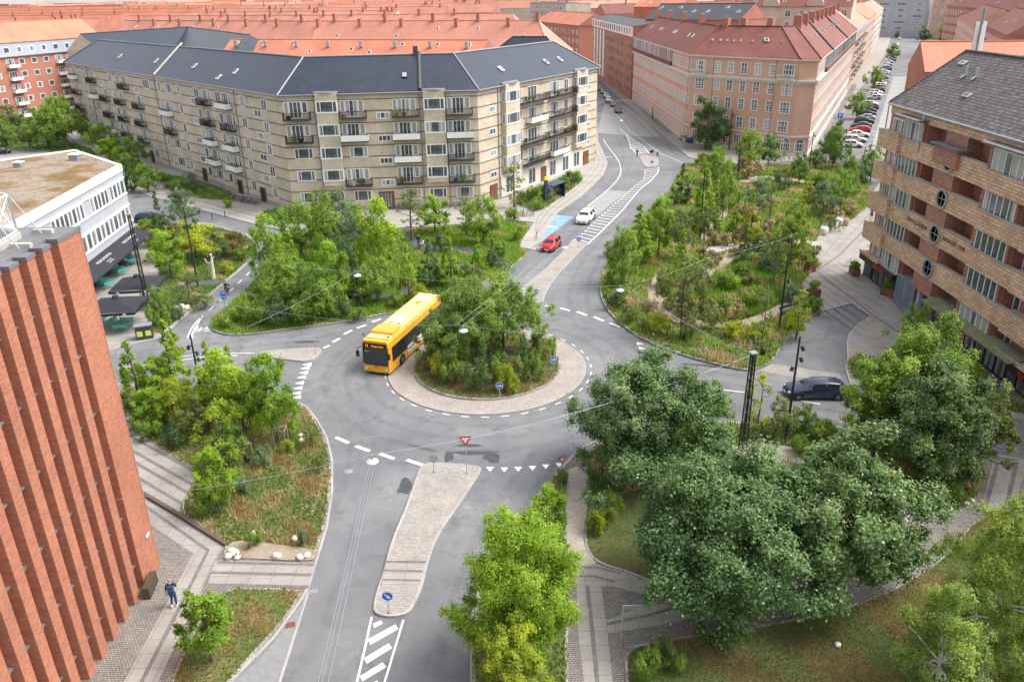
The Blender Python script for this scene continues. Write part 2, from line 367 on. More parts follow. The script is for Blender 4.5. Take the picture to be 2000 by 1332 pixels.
def leafmat(name,dark,light,hue=None,trans=.45,rough=.55):
 """leaf colour from the leaf's own tint attribute plus a slight shift per tree"""
 m,nt,n,l,b=newmat(name);at=n.new('ShaderNodeAttribute');at.attribute_name='tint'
 stops=[(0.0,dark),(.75,light)]+([(1.0,hue)]if hue else[])
 r=ramp(n,l,at.outputs['Fac'],stops);oi=n.new('ShaderNodeObjectInfo')
 h=n.new('ShaderNodeHueSaturation');l.new(r.outputs[0],h.inputs['Color'])
 l.new(maprange(n,l,oi.outputs['Random'],0,1,.488,.512),h.inputs['Hue']);l.new(maprange(n,l,oi.outputs['Random'],0,1,1.18,.86),h.inputs['Value'])
 l.new(h.outputs[0],b.inputs['Base Color']);b.inputs['Roughness'].default_value=rough;b.inputs['Specular IOR Level'].default_value=.35
 tr=n.new('ShaderNodeBsdfTranslucent');tv=n.new('ShaderNodeVectorMath');tv.operation='SCALE';tv.inputs['Scale'].default_value=1.5
 l.new(h.outputs[0],tv.inputs[0]);l.new(tv.outputs[0],tr.inputs['Color']);mx=n.new('ShaderNodeMixShader');mx.inputs[0].default_value=trans
 l.new(b.outputs[0],mx.inputs[1]);l.new(tr.outputs[0],mx.inputs[2]);l.new(mx.outputs[0],n['Material Output'].inputs[0])
 return m
L_maple=leafmat('leaf_maple',(0.064,0.132,0.039),(0.173,0.282,0.093),(0.408,0.451,0.232),.28)
L_mid=leafmat('leaf_mid',(0.106,0.198,0.029),(0.277,0.411,0.062),(0.527,0.548,0.102),.4)
L_bright=leafmat('leaf_bright',(0.145,0.254,0.020),(0.334,0.496,0.050),(0.554,0.590,0.066),.45)
L_yellow=leafmat('leaf_yellow',(0.197,0.264,0.020),(0.432,0.507,0.042),(0.649,0.548,0.055),.45)
L_olive=leafmat('leaf_olive',(0.131,0.178,0.045),(0.307,0.356,0.109),(0.496,0.425,0.153))
L_blue=leafmat('leaf_bluegreen',(0.095,0.157,0.077),(0.241,0.328,0.173),(0.381,0.425,0.255))
L_dark=leafmat('leaf_dark',(0.052,0.110,0.033),(0.139,0.225,0.070),(0.248,0.315,0.102),.25)
L_birch=leafmat('leaf_birch',(0.123,0.197,0.030),(0.307,0.419,0.080),(0.553,0.530,0.103),.4)
L_rust=leafmat('leaf_rust',(.15,.14,.045),(.36,.26,.11),(.52,.30,.13))
L_straw=leafmat('dry_grass',(.22,.20,.075),(.48,.39,.20),(.62,.48,.27),.35)
L_grass=leafmat('green_grass',(0.099,0.168,0.035),(0.232,0.348,0.081),(0.441,0.406,0.139),.4)
# ------------------------------------------------------------------ g
def chaikin(P,it=2,closed=True):
 for _ in range(it):
  Q=[];n=len(P)
  for i in range(n if closed else n-1):
   a,b=P[i],P[(i+1)%n]
   Q+=[(a[0]*.75+b[0]*.25,a[1]*.75+b[1]*.25),(a[0]*.25+b[0]*.75,a[1]*.25+b[1]*.75)]
  if not closed:Q=[P[0]]+Q+[P[-1]]
  P=Q
 return P
def area(P):return sum(P[i][0]*P[(i+1)%len(P)][1]-P[(i+1)%len(P)][0]*P[i][1]for i in range(len(P)))/2
def ccw(P):return P if area(P)>0 else P[::-1]
def inset(P,d):
 P=ccw(P);n=len(P);Q=[]
 for i in range(n):
  a,b,c=Vector(P[i-1]),Vector(P[i]),Vector(P[(i+1)%n]);e1=(b-a);e2=(c-b)
  if e1.length<1e-6:e1=e2
  if e2.length<1e-6:e2=e1
  e1.normalize();e2.normalize();n1=Vector((-e1.y,e1.x));n2=Vector((-e2.y,e2.x));m=n1+n2
  if m.length<1e-3:m=n1
  m.normalize();k=d/max(.45,m.dot(n1));q=b+m*k;Q.append((q.x,q.y))
 return Q
def inpoly(x,y,P):
 c=False;n=len(P);j=n-1
 for i in range(n):
  if(P[i][1]>y)!=(P[j][1]>y)and x<(P[j][0]-P[i][0])*(y-P[i][1])/(P[j][1]-P[i][1])+P[i][0]:c=not c
  j=i
 return c
def kerbed(name,P,z0,z1,mat,kw=.16,kmat=None):
 """raised area with a ring of kerb stones"""
 P=ccw(P);I=inset(P,kw);mb=MB();n=len(P)
 for i in range(n):
  j=(i+1)%n
  mb.face([(*P[i],z0),(*P[j],z0),(*P[j],z1),(*P[i],z1)],1)
  mb.face([(*P[i],z1),(*P[j],z1),(*I[j],z1),(*I[i],z1)],1)
  mb.face([(*I[i],z1),(*I[j],z1),(*I[j],z1-.01),(*I[i],z1-.01)],1)
 mb.face([(*p,z1-.01)for p in I],0)
 return struct(name,mb,[mat,kmat or m_kerb])
def sheet(name,P,z,mat):
 mb=MB();mb.face([(*p,z)for p in ccw(P)],0);return struct(name,mb,mat)
def ribbon(mb,P,w,z,m=0):
 n=len(P);L=[];R=[]
 for i in range(n):
  a,b=Vector(P[max(i-1,0)]),Vector(P[min(i+1,n-1)]);d=(b-a).normalized();q=Vector((-d.y,d.x))*w/2;p=Vector(P[i])
  L.append(p+q);R.append(p-q)
 for i in range(n-1):mb.face([(*R[i],z),(*R[i+1],z),(*L[i+1],z),(*L[i],z)],m)
def resample(P,step):
 out=[Vector(P[0])];acc=0
 for a,b in zip(P,P[1:]):
  a,b=Vector(a),Vector(b);L=(b-a).length;t=step-acc
  while t<L:out.append(a+(b-a)*t/L);t+=step
  acc=(acc+L)%step
 return out
def dashes(mb,P,w,on,off,z):
 R=resample(P,.1);k=int((on+off)/.1);j=int(on/.1)
 for i in range(0,len(R)-j,k):ribbon(mb,R[i:i+j+1],w,z)
sheet('ground',[(-40000,-300),(40000,-300),(40000,80000),(-40000,80000)],-.03,m_ground)
sheet('road',[(-330,5),(330,5),(330,900),(-330,900)],0.0,m_asphalt)
PZ=.12
BEDS={}
pv_tower=Gs([(600,795),(620,820),(640,855),(651,900),(651,960),(641,1030),(623,1090),(606,1146),(592,1172),(540,1245),(452,1334),(350,1480),(-400,1480),(-300,748),(235,752),(420,768),(560,778)])
kerbed('pavement',pv_tower,0,PZ,m_sett,.14)
pv_beige=Gs([(60,238),(130,262),(247,357),(290,384),(504,441),(560,452),(640,452),(784,446),(905,439),(985,430),(1043,436),(1010,484),(1036,488),(1056,473),(1071,443),(1090,416),(1135,385),(1162,360),(1180,340),(1187,319),(1178,297),(1169,278),(1166,240),(1166,190),(1168,160),(1150,130),(900,110),(500,110),(100,110),(40,180)])
kerbed('pavement',pv_beige,0,PZ,m_slabw,.14)
pv_cafe=Gs([(215,686),(262,673),(300,664),(322,656),(346,632),(434,558),(494,508),(507,478),(482,457),(400,436),(340,440),(262,434),(250,400),(236,330),(150,290),(-200,330),(-260,690)])
kerbed('pavement',pv_cafe,0,PZ,m_slab,.14)
pv_north=Gs([(1345,308),(1290,262),(1225,205),(1176,160),(1150,135),(1160,125),(1300,60),(1700,30),(1745,60),(1725,115),(1668,190),(1600,290),(1588,306),(1560,316),(1450,322),(1390,318)])
kerbed('pavement',pv_north,0,PZ,m_slab,.14)
pv_plaza=Gs([(1607,609),(1640,600),(1665,594),(1699,619),(1672,637),(1657,655),(1653,672),(1654,700),(1650,722),(1660,752),(1800,782),(1900,800),(2000,822),(2300,880),(2300,500),(1900,300),(1755,215),(1745,300),(1722,352),(1700,385),(1655,436),(1600,462),(1582,500),(1560,560),(1585,600)])
kerbed('pavement',pv_plaza,0,PZ,m_slab,.14)
pv_se=Gs([(1099,911),(1127,880),(1180,852),(1260,834),(1360,826),(1460,826),(1618,830),(1700,846),(1800,870),(1963,893),(2150,930),(2400,1500),(930,1500),(918,1330),(918,1215),(940,1130),(985,1065),(1022,1006),(1060,955)])
kerbed('pavement',pv_se,0,PZ,m_sett,.16)
kerbed('pavement',Gs([(1795,200),(1830,110),(1846,40),(1870,40),(1900,180),(1880,300),(1790,215)]),0,PZ,m_slab)
RC=(-2.2,63.15);RA,RI=8.62,6.38
circ=lambda r,n=72,c=RC:[(c[0]+r*cos(2*pi*i/n),c[1]+r*sin(2*pi*i/n))for i in range(n)]
kerbed('traffic_island',circ(RA),0,.07,m_settp,.12)
BEDS['island']=circ(RI)
kerbed('planting_bed',circ(RI),.06,.22,m_bedsoil,.16)
isl_s=chaikin(Gs([(829,906),(880,907),(934,912),(943,919),(918,958),(893,995),(868,1030),(850,1062),(838,1098),(826,1148),(812,1180),(800,1200),(765,1208),(735,1202),(728,1190),(736,1155),(748,1122),(757,1085),(770,1045),(790,1000),(806,955),(818,918)]),1)
kerbed('traffic_island',isl_s,0,.13,m_settl,.16)
kerbed('traffic_island',chaikin(Gs([(503,689),(560,684),(622,680),(629,684),(628,692),(606,709),(560,704),(512,698)]),1),0,.13,m_settl,.14)
isl_n=Gs([(1119,470),(1146,479),(1117,510),(1088,541),(1073,562),(1064,580),(1062,590),(1045,595),(1030,585),(1012,572),(1032,554),(1065,527),(1095,498)])
kerbed('traffic_island',isl_n,0,.13,m_settl,.14)
kerbed('traffic_island',chaikin(Gs([(1247,304),(1281,306),(1287,315),(1285,327),(1259,329),(1254,318)]),1),0,.12,m_slab,.14)
def bed(key,px,mat=m_bedsoil,z0=.05,z1=.18,sm=1,kw=.14,world=None):
 P=world if world else Gs(px)
 if sm:P=chaikin(P,sm)
 BEDS[key]=P;return kerbed('planting_bed',P,z0,z1,mat,kw)
bed('west',[(236,758),(330,766),(440,774),(560,783),(598,800),(618,826),(636,860),(647,905),(646,960),(635,1030),(617,1085),(610,1099),(560,1097),(436,1093),(443,1068),(400,1036),(350,1003),(370,965),(392,925),(345,900),(300,866),(262,840),(240,800)])
bed('southwest',[(420,1151),(592,1153),(586,1172),(540,1234),(456,1326),(420,1380),(325,1380),(338,1325),(360,1275),(385,1225)])
bed('northwest',[(411,643),(412,632),(420,620),(432,611),(461,584),(499,551),(513,533),(528,490),(545,463),(640,456),(784,450),(905,443),(985,434),(1042,438),(1010,486),(1036,490),(1017,509),(991,530),(962,546),(915,568),(880,588),(840,600),(765,613),(700,625),(650,634),(560,645),(500,654),(452,657),(425,652)],m_lawng)
bed('cafe',[(264,436),(300,430),(345,442),(400,440),(476,460),(503,480),(490,508),(434,557),(346,629),(318,652),(276,668),(268,660),(298,620),(306,575),(312,545),(308,515),(283,478)])
bed('park',[(1180,528),(1171,560),(1174,588),(1195,621),(1240,657),(1291,681),(1360,704),(1414,717),(1453,726),(1477,723),(1507,710),(1525,681),(1555,642),(1582,621),(1606,609),(1590,595),(1578,575),(1563,560),(1585,535),(1609,519),(1585,500),(1600,458),(1660,437),(1704,398),(1703,370),(1690,345),(1640,322),(1560,322),(1450,328),(1390,324),(1345,318),(1320,345),(1308,376),(1293,386),(1250,430),(1215,470),(1190,505)])
bed('plaza',[(1656,702),(1720,700),(1800,706),(1828,706),(1882,736),(1960,775),(2040,812),(1990,812),(1900,792),(1800,774),(1664,746),(1655,722)])
bed('busstop',[(1003,392),(1030,377),(1060,368),(1115,340),(1137,347),(1137,358),(1095,388),(1062,412),(1044,414),(1015,404)])
bed('verge',[(300,340),(340,345),(400,357),(470,384),(456,394),(400,392),(350,382),(318,368)],m_lawng)
bed('vergefar',[(190,285),(225,270),(290,330),(300,342),(262,350),(225,330)],m_lawng)
bed('verge2',[(505,418),(550,408),(640,420),(640,440),(560,440),(520,432)],m_lawng)
bed('southstrip',[(1098,914),(1112,945),(1107,1005),(1106,1085),(1116,1150),(1108,1250),(1110,1340),(1112,1480),(932,1480),(922,1330),(922,1216),(944,1132),(988,1068),(1025,1009),(1062,958)])
bed('lawn',[(1143,1022),(1140,1060),(1150,1088),(1172,1106),(1222,1120),(1320,1160),(1480,1130),(1700,1060),(1800,1000),(1600,930),(1380,930),(1225,960),(1168,985)],m_lawn)
bed('lawnsouth',[(1228,1500),(1222,1330),(1218,1270),(1300,1252),(1480,1228),(1700,1180),(1850,1090),(1905,1010),(2000,1000),(2300,1100),(2300,1500)],m_lawn)
bed('southeast',[(1140,892),(1190,860),(1265,840),(1360,831),(1460,831),(1618,835),(1700,851),(1800,875),(1935,900),(1905,985),(1860,1010),(1760,985),(1640,925),(1530,905),(1425,905),(1330,935),(1200,970),(1150,985)])
bed('streetverge',[(1776,195),(1788,160),(1800,118),(1812,112),(1806,160),(1796,200)],m_lawn)
bed('streethedge',[(1806,200),(1820,160),(1832,112),(1843,75),(1852,80),(1848,130),(1838,190),(1820,215)],m_lawng)
bed('farwest',[(-60,230),(20,235),(85,262),(130,275),(195,300),(180,318),(100,300),(40,290),(-60,300)],m_lawng)
Z1,Z2,Z3=PZ+.004,PZ+.008,PZ+.012
NOCOV=[]
def pxsheet(name,px,z,mat,it=0):
 P=chaikin(Gs(px),it)if it else Gs(px)
 if z>.14 and 'path' in name or name=='sand':NOCOV.append(P)
 return sheet(name,P,z,mat)
pxsheet('path',[(200,1400),(245,1332),(300,1230),(378,1084),(286,1022),(200,970),(230,935),(280,966),(440,1066),(420,1099),(370,1205),(311,1332),(275,1400)],Z1,m_slab)
sm_=MB();ribbon(sm_,Gs([(250,1380),(279,1332),(340,1212),(407,1078),(290,995),(230,960)]),.22,Z2)
struct('sett_strip',sm_,m_settd)
pxsheet('path',[(405,1149),(420,1099),(436,1097),(616,1102),(603,1150)],Z1,m_slab)
sm_=MB()
for a,b in(((425,1101),(614,1106)),((414,1121),(608,1126)),((407,1145),(603,1149))):ribbon(sm_,Gs([a,b]),.24,Z2)
struct('sett_strip',sm_,m_settd)
pxsheet('path',[(236,838),(262,842),(392,925),(350,1003),(282,963),(238,936)],Z1,m_slab)
sm_=MB()
for a,b in(((240,846),(385,926)),((240,872),(378,950)),((240,892),(372,968)),((240,918),(362,990))):ribbon(sm_,Gs([a,b]),.26,Z2)
struct('sett_strip',sm_,m_settd)
pxsheet('path',[(753,1101),(832,1103),(818,1149),(742,1150)],.134,m_slab)
sm_=MB()
for a,b in(((751,1117),(826,1119)),((746,1135),(821,1137))):ribbon(sm_,Gs([a,b]),.16,.138)
ribbon(sm_,Gs([(752,1100),(832,1101)]),.16,.150)
struct('sett_strip',sm_,m_settd)
pxsheet('path',[(1150,1480),(1140,1332),(1128,1225),(1126,1150),(1122,1110),(1165,1107),(1174,1150),(1186,1235),(1196,1332),(1210,1480)],Z1,m_slab)
sm_=MB();ribbon(sm_,Gs([(1178,1480),(1166,1332),(1154,1210),(1147,1145)]),.22,Z2)
pxsheet('path',[(1184,1215),(1238,1192),(1330,1162),(1400,1150),(1450,1185),(1300,1222),(1188,1240)],Z1,m_slab)
pxsheet('path',[(1128,1108),(1165,1106),(1216,1119),(1330,1165),(1300,1175),(1200,1150),(1130,1145)],Z3,m_slab)
ribbon(sm_,Gs([(1130,1112),(1165,1111),(1212,1123)]),.18,Z3+.004)
ribbon(sm_,Gs([(1130,1128),(1160,1128),(1200,1140)]),.18,Z3+.004)
ribbon(sm_,Gs([(1185,1222),(1260,1206),(1370,1176)]),.20,Z2)
struct('sett_strip',sm_,m_settd)
pxsheet('path',[(1938,903),(2010,902),(1992,950),(1985,1010),(1912,1006),(1926,955)],Z1,m_slab)
sm_=MB()
for a,b in(((1948,905),(1921,1004)),((1985,905),(1962,1004))):ribbon(sm_,Gs([a,b]),.26,Z2)
struct('sett_strip',sm_,m_settd)
pxsheet('gravel_path',[(1108,922),(1106,1005),(1107,1082),(1121,1110),(1165,1105),(1146,1078),(1139,1058),(1143,1024),(1148,990),(1143,960),(1150,935),(1128,912)],.145,m_gravel)
pxsheet('gravel_path',[(1360,902),(1410,886),(1460,868),(1530,872),(1570,890),(1600,915),(1520,902),(1440,908),(1380,930)],.185,m_gravel,1)
pxsheet('setts',[(1690,480),(1740,520),(1700,540),(1760,612),(1850,690),(1960,770),(2060,800),(2200,850),(2200,560),(1900,480)],Z1,m_sett)
sm_=MB()
for k in range(9):
 o=k*13-30
 ribbon(sm_,Gs([(1570+o*.9,545-o*.42),(1700+o*.62,632-o*.85)]),.09,Z2)
for k in range(5):
 ribbon(sm_,Gs([(1612+k*21,497-k*7),(1690+k*22,400+k*6)]),.07,Z2)
ribbon(sm_,Gs([(1592,533),(1640,500),(1700,438)]),.20,Z3);ribbon(sm_,Gs([(1597,533),(1650,575),(1710,622),(1760,655),(1840,720),(1930,770)]),.20,Z3)
struct('sett_strip',sm_,m_settd)
pxsheet('setts',[(1480,724),(1507,711),(1560,718),(1640,730),(1643,740),(1560,738)],.006,m_settl)
sm_=MB()
for dx in(0,9,18):ribbon(sm_,chaikin(Gs([(1040+dx*.5,470+dx*.2),(1063-dx,440-dx*.3),(1083-dx,412-dx*.3),(1128-dx,380-dx*.3),(1158-dx,353-dx*.4),(1176-dx,333-dx*.4),(1180-dx,315),(1170-dx,293)]),2,False),.08,Z1)
for dy in(0,7,14,21):ribbon(sm_,Gs([(600,432-dy),(784,432-dy),(900,427-dy),(990,414-dy)]),.09,Z1)
for dy in(0,8):ribbon(sm_,Gs([(250,349-dy),(292,376-dy),(500,432-dy)]),.12,Z1)
struct('sett_strip',sm_,m_settd)
pxsheet('setts',[(590,405),(800,412),(940,400),(1000,385),(1100,330),(1165,300),(1162,285),(935,372),(560,388)],Z1,m_sett)
pxsheet('path',[(1364,496),(1385,484),(1440,476),(1540,470),(1600,474),(1600,486),(1540,482),(1450,488),(1400,496),(1376,503)],.185,m_lconcrete,1)
pxsheet('gravel_path',[(1420,490),(1436,500),(1430,522),(1400,540),(1375,548),(1330,590),(1300,622),(1278,618),(1262,590),(1275,545),(1292,520),(1303,532),(1292,560),(1290,590),(1310,580),(1360,535),(1395,524),(1412,508)],.187,m_dirt,2)
pxsheet('gravel_path',[(1300,620),(1330,640),(1400,646),(1470,640),(1520,620),(1560,600),(1575,580),(1562,570),(1520,600),(1460,628),(1400,634),(1340,625),(1312,606)],.189,m_dirt,2)
pxsheet('gravel_path',[(1418,378),(1428,400),(1418,430),(1395,450),(1380,480),(1364,478),(1380,440),(1405,420),(1410,400)],.189,m_dirt,2)
pxsheet('gravel_path',[(1450,350),(1500,345),(1560,352),(1600,362),(1560,360),(1500,357),(1440,362)],.189,m_dirt,1)
pxsheet('path',[(690,575),(730,582),(775,574),(800,560),(835,575),(830,585),(800,575),(760,586),(715,588),(680,580)],.185,m_tar,2)
pxsheet('path',[(800,440),(812,470),(850,485),(900,482),(935,490),(930,500),(895,492),(845,496),(800,482),(785,450)],.185,m_tar,2)
pxsheet('path',[(870,525),(905,515),(935,520),(915,530),(880,535)],.185,m_tar,2)
pxsheet('path',[(500,551),(515,530),(528,532),(505,562)],.185,m_tar)
pxsheet('sand',[(612,1101),(617,1086),(608,1075),(560,1070),(500,1062),(460,1060),(445,1070),(438,1092)],.186,m_dirt,1)
sm_=MB();ribbon(sm_,chaikin(Gs([(572,1062),(596,1030),(620,985),(634,930),(638,915)]),2,False),.3,.186);struct('sand',sm_,m_dirt)
sheet('bare_soil',circ(5.9,40),.215,soil('island_soil',[(.3,(.12,.09,.055)),(.6,(.20,.145,.09)),(.8,(.26,.19,.12))],.8))
pxsheet('path',[(436,557),(380,562),(355,568),(340,565),(380,554),(445,549)],.185,m_tar,1)
def blob(name,cx,cy,rx,ry,z,mat,seed,rot=0,n=26):
 rd=random.Random(seed);x0,y0=G(cx,cy);s=mpp(x0,y0);P=[]
 for i in range(n):
  t=2*pi*i/n;k=1+.38*noise.noise(Vector((cos(t)*1.3+seed,sin(t)*1.3,seed*.7)))+rd.uniform(-.1,.1)
  a,b=rx*s*k*cos(t),ry*s*2.0*k*sin(t);P.append((x0+a*cos(rot)-b*sin(rot),y0+a*sin(rot)+b*cos(rot)))
 return sheet(name,P,z,mat)
blob('damp_stain',932,884,44,4,.0044,m_damp,3);blob('damp_stain',876,893,9,10,.0048,m_damp,5);blob('damp_stain',962,895,16,9,.0052,m_damp,8);blob('damp_stain',915,870,26,3,.0056,m_damp,10)
blob('damp_stain',790,950,15,13,.0044,m_damp,12);blob('damp_stain',1390,715,60,3,.0044,m_damp,13,-.25)
blob('damp_stain',600,668,30,2.2,.0044,m_damp,21);blob('damp_stain',1290,690,30,3,.0048,m_damp,24)
pxsheet('asphalt_patch',[(800,866),(850,878),(852,884),(795,871)],.005,m_tar)
pxsheet('asphalt_patch',[(1189,372),(1226,374),(1168,420),(1138,410)],.004,m_ltar)
pxsheet('asphalt_patch',[(545,1340),(604,1152),(592,1174),(540,1248),(455,1340)],.004,plain('grey_asphalt_patch',(.23,.232,.238),.9,var=.12))
pxsheet('asphalt_patch',[(1166,260),(1230,266),(1290,268),(1258,232),(1215,205),(1180,205)],.004,m_ltar)
pxsheet('blue_lane',[(1086,420),(1120,424),(1056,474),(1054,470),(1072,441)],.008,m_bluelane)
pxsheet('road',[(1780,150),(1745,150),(1720,230),(1690,330),(1745,330),(1770,240)],.004,m_ltar)
mk=MB();ZM=.012
n_=36
for i in range(n_):
 a=2*pi*i/n_;P=[(RC[0]+.1+(RA+.32)*cos(a+k*.014-.045),RC[1]-.05+(RA+.32)*sin(a+k*.014-.045))for k in range(6)]
 ribbon(mk,P,.10,ZM)
def quadpx(L):mk.face([(*G(a,b),ZM)for a,b in L][::-1])
for(a,b)in(((656,854),(681,865)),((695,871),(722,881)),((742,886),(770,896)),((794,898),(825,908)),((632,680),(643,675)),((650,668),(664,661)),((672,653),(687,645)),((697,641),(715,635)),((727,629),(744,623)),((1065,597),(1078,600)),((1095,602),(1113,607)),((1127,609),(1146,616)),((1160,619),(1179,627)),((1191,631),(1210,639))):
 pa,pb=G(*a),G(*b);ribbon(mk,[pa,pb],.30,ZM)
def tri(cx,cy,wx,hx):
 mk.face([(*G(*p),ZM)for p in((cx-wx,cy),(cx,cy+hx),(cx+wx,cy))])
for x,y in((957,912),(985,913),(1012,912),(1040,910),(1066,907),(1092,904)):tri(x,y,7.5,9)
for x,y in((607,712),(603,719),(600,728),(596,737),(592,748),(589,758),(586,768),(586,776)):
 x+=-3;mk.face([(*G(*p),ZM)for p in((x-14,y+1),(x+4,y+3),(x+5,y-4))])
for x,y in((1247,671),(1251,680),(1256,689),(1262,698),(1268,705)):mk.face([(*G(*p),ZM)for p in((x-4,y-3),(x-2,y+3),(x+11,y+1))])
ribbon(mk,Gs([(726,1204),(714,1260),(694,1345),(685,1400)]),.11,ZM);ribbon(mk,Gs([(788,1210),(770,1270),(747,1345),(735,1400)]),.11,ZM)
for L in([(728,1218),(744,1211),(748,1217),(731,1226)],[(719,1248),(772,1219),(778,1228),(723,1259)],[(711,1285),(759,1256),(766,1265),(716,1296)],[(703,1320),(747,1293),(755,1302),(708,1330)],[(694,1356),(736,1328),(744,1338),(698,1368)]):mk.face([(*G(*p),ZM)for p in L][::-1])
def hatch(left,right,n,w,z=ZM,slant=0.0):
 A=resample(Gs(left),.05);B=resample(Gs(right),.05)
 for i in range(n):
  t=(i+.5)/n;t2=min(.999,t+slant/n);a=A[int(t*len(A))];b=B[int(t2*len(B))];ribbon(mk,[a,b],w,z)
ribbon(mk,Gs([(1147,478),(1170,457),(1215,412),(1250,370),(1270,355),(1285,338),(1287,327)]),.14,ZM)
hatch([(1121,470),(1140,455),(1172,424),(1208,392),(1238,365),(1258,350),(1262,330)],[(1147,478),(1170,457),(1215,412),(1250,370),(1270,355),(1285,338),(1287,327)],34,.16,ZM)
dashes(mk,Gs([(1121,470),(1140,455),(1172,424),(1208,392),(1238,365),(1258,350),(1260,330)]),.22,.5,1.0,ZM)
ribbon(mk,Gs([(1211,252),(1222,262),(1228,275),(1232,290),(1246,303)]),.14,ZM);ribbon(mk,Gs([(1222,262),(1240,275),(1258,287),(1268,300)]),.14,ZM)
hatch([(1224,266),(1228,278),(1234,292),(1246,302)],[(1226,265),(1240,276),(1256,287),(1267,299)],11,.34)
ribbon(mk,chaikin(Gs([(1146,404),(1190,370),(1212,345),(1213,325),(1203,306),(1184,283),(1178,272)]),2,False),.12,ZM)
ribbon(mk,Gs([(1192,211),(1230,256),(1290,300),(1330,317),(1345,325)]),.10,ZM)
dashes(mk,Gs([(232,719),(270,715),(400,697),(498,693)]),.12,5,.2,ZM)
ribbon(mk,Gs([(300,706),(400,690),(498,690)]),.10,ZM)
dashes(mk,Gs([(1375,757),(1435,764),(1500,772),(1618,792),(1750,812),(1990,858)]),.12,3.2,2.6,ZM)
dashes(mk,Gs([(372,668),(395,618),(440,578),(500,520),(520,478)]),.12,1.4,1.5,ZM)
ribbon(mk,chaikin(Gs([(366,660),(372,645),(382,630),(394,619)]),2,False),.14,ZM);ribbon(mk,chaikin(Gs([(374,662),(377,647),(386,633),(394,619)]),2,False),.14,ZM)
def bikemark(px,py,s,rz):
 x0,y0=G(px,py)
 def T(x,y):return(x0+(x*cos(rz)-y*sin(rz))*s,y0+(x*sin(rz)+y*cos(rz))*s)
 for cx in(-.55,.55):
  ribbon(mk,[T(cx+.32*cos(2*pi*k/14),.35+.32*sin(2*pi*k/14))for k in range(15)],.07*s,ZM)
 for L in([(-.55,.35),(-.15,.35),(.25,.95),(-.3,.95),(-.55,.35)],[(-.15,.35),(-.35,1.1)],[(.55,.35),(.2,1.15)],[(.1,1.15),(.35,1.2)],[(-.45,1.1),(-.25,1.1)]):
  ribbon(mk,[T(*p)for p in L],.07*s,ZM)
bikemark(394,648,1.0,.1);bikemark(1076,446,1.1,.2);bikemark(1050,487,.9,.2);bikemark(1190,308,.8,.2)
for k in range(22):
 t=k/21;x,y=1690+t*78,300-t*180
 ribbon(mk,Gs([(x-2,y),(x+17-6*t,y-3)]),.10,ZM)
for x,y in((1735,152),(1723,186)):ribbon(mk,Gs([(x-12,y),(x+12,y-1)]),.5,ZM)
struct('road_marking',mk,m_mark)
gm=MB();ribbon(gm,Gs([(604,1152),(596,1175),(566,1270),(542,1345)]),.14,.010);struct('gutter',gm,m_kerb)
gm=MB();ribbon(gm,chaikin(Gs([(1346,322),(1290,282),(1240,232),(1204,200),(1180,178)]),1,False),.2,.010);struct('gutter',gm,m_settd)
def track(px,w,world=None,seed=0):
 P=resample(chaikin(world or Gs(px),2,False),.8);mb=MB();n=len(P);rd=random.Random(seed);T_=[];q=[]
 for i in range(n):
  d=(P[min(i+1,n-1)]-P[max(i-1,0)]).normalized();o=Vector((-d.y,d.x));e=.75+.5*noise.noise(Vector((i*.21,seed,0)));q.append([P[i]+o*k*w*e for k in(-.5,-.2,.2,.5)])
 V=[];F=[]
 for r in q:V+=[(p.x,p.y,.0010+seed*.00011)for p in r]
 for i in range(n-1):
  for k in range(3):F.append((i*4+k,(i+1)*4+k,(i+1)*4+k+1,i*4+k+1))
 mb.mesh(V,F);me=mb.data('wheel_track',m_asphalt);at_=me.attributes.new('wear','FLOAT','POINT')
 vals=[0 if(i%4 in(0,3))or i<4 or i>=len(V)-4 else 1.0 for i in range(len(V))]
 if len(me.vertices)==len(vals):at_.data.foreach_set('value',vals)
 o=bpy.data.objects.new('road_wear',me);COL.objects.link(o);tag(o,kind='structure')
ti=0
for L,ws in(([(510,1345),(600,1150),(655,1000),(690,900),(680,830),(640,780),(640,740),(680,690),(760,640)],(-1.6,.1)),([(880,1345),(905,1180),(960,1040),(1030,930),(1090,860)],(-1.0,.8)),([(1140,640),(1120,560),(1170,480),(1240,420),(1310,370),(1335,330),(1290,280)],(-1.1,.8)),([(1030,545),(1100,460),(1160,400),(1215,340),(1230,300),(1195,240)],(-1.0,.7)),([(1990,840),(1700,790),(1480,750),(1300,722),(1210,690)],(-1.0,.8)),([(1990,880),(1700,825),(1480,790),(1290,780)],(-.9,.8)),([(230,735),(400,722),(560,715)],(-.8,.8)),([(230,695),(400,680),(600,660),(720,630)],(-.8,.8))):
 base=chaikin(Gs(L),2,False)
 for o_ in ws:ti+=1;track(None,.95,(lambda B,d:[(Vector(B[i])+Vector((-(Vector(B[min(i+1,len(B)-1)])-Vector(B[max(i-1,0)])).normalized().y,(Vector(B[min(i+1,len(B)-1)])-Vector(B[max(i-1,0)])).normalized().x))*d)[:]for i in range(len(B))])(base,o_),ti)
for r_ in(10.4,12.2,14.0):ti+=1;track(None,1.1,[(RC[0]+r_*cos(2*pi*i/60),RC[1]+r_*sin(2*pi*i/60))for i in range(58)],ti)
BEDS['meadow']=chaikin(Gs([(1375,560),(1420,520),(1470,500),(1530,515),(1565,560),(1560,600),(1500,625),(1420,640),(1345,622),(1325,600)]),1)
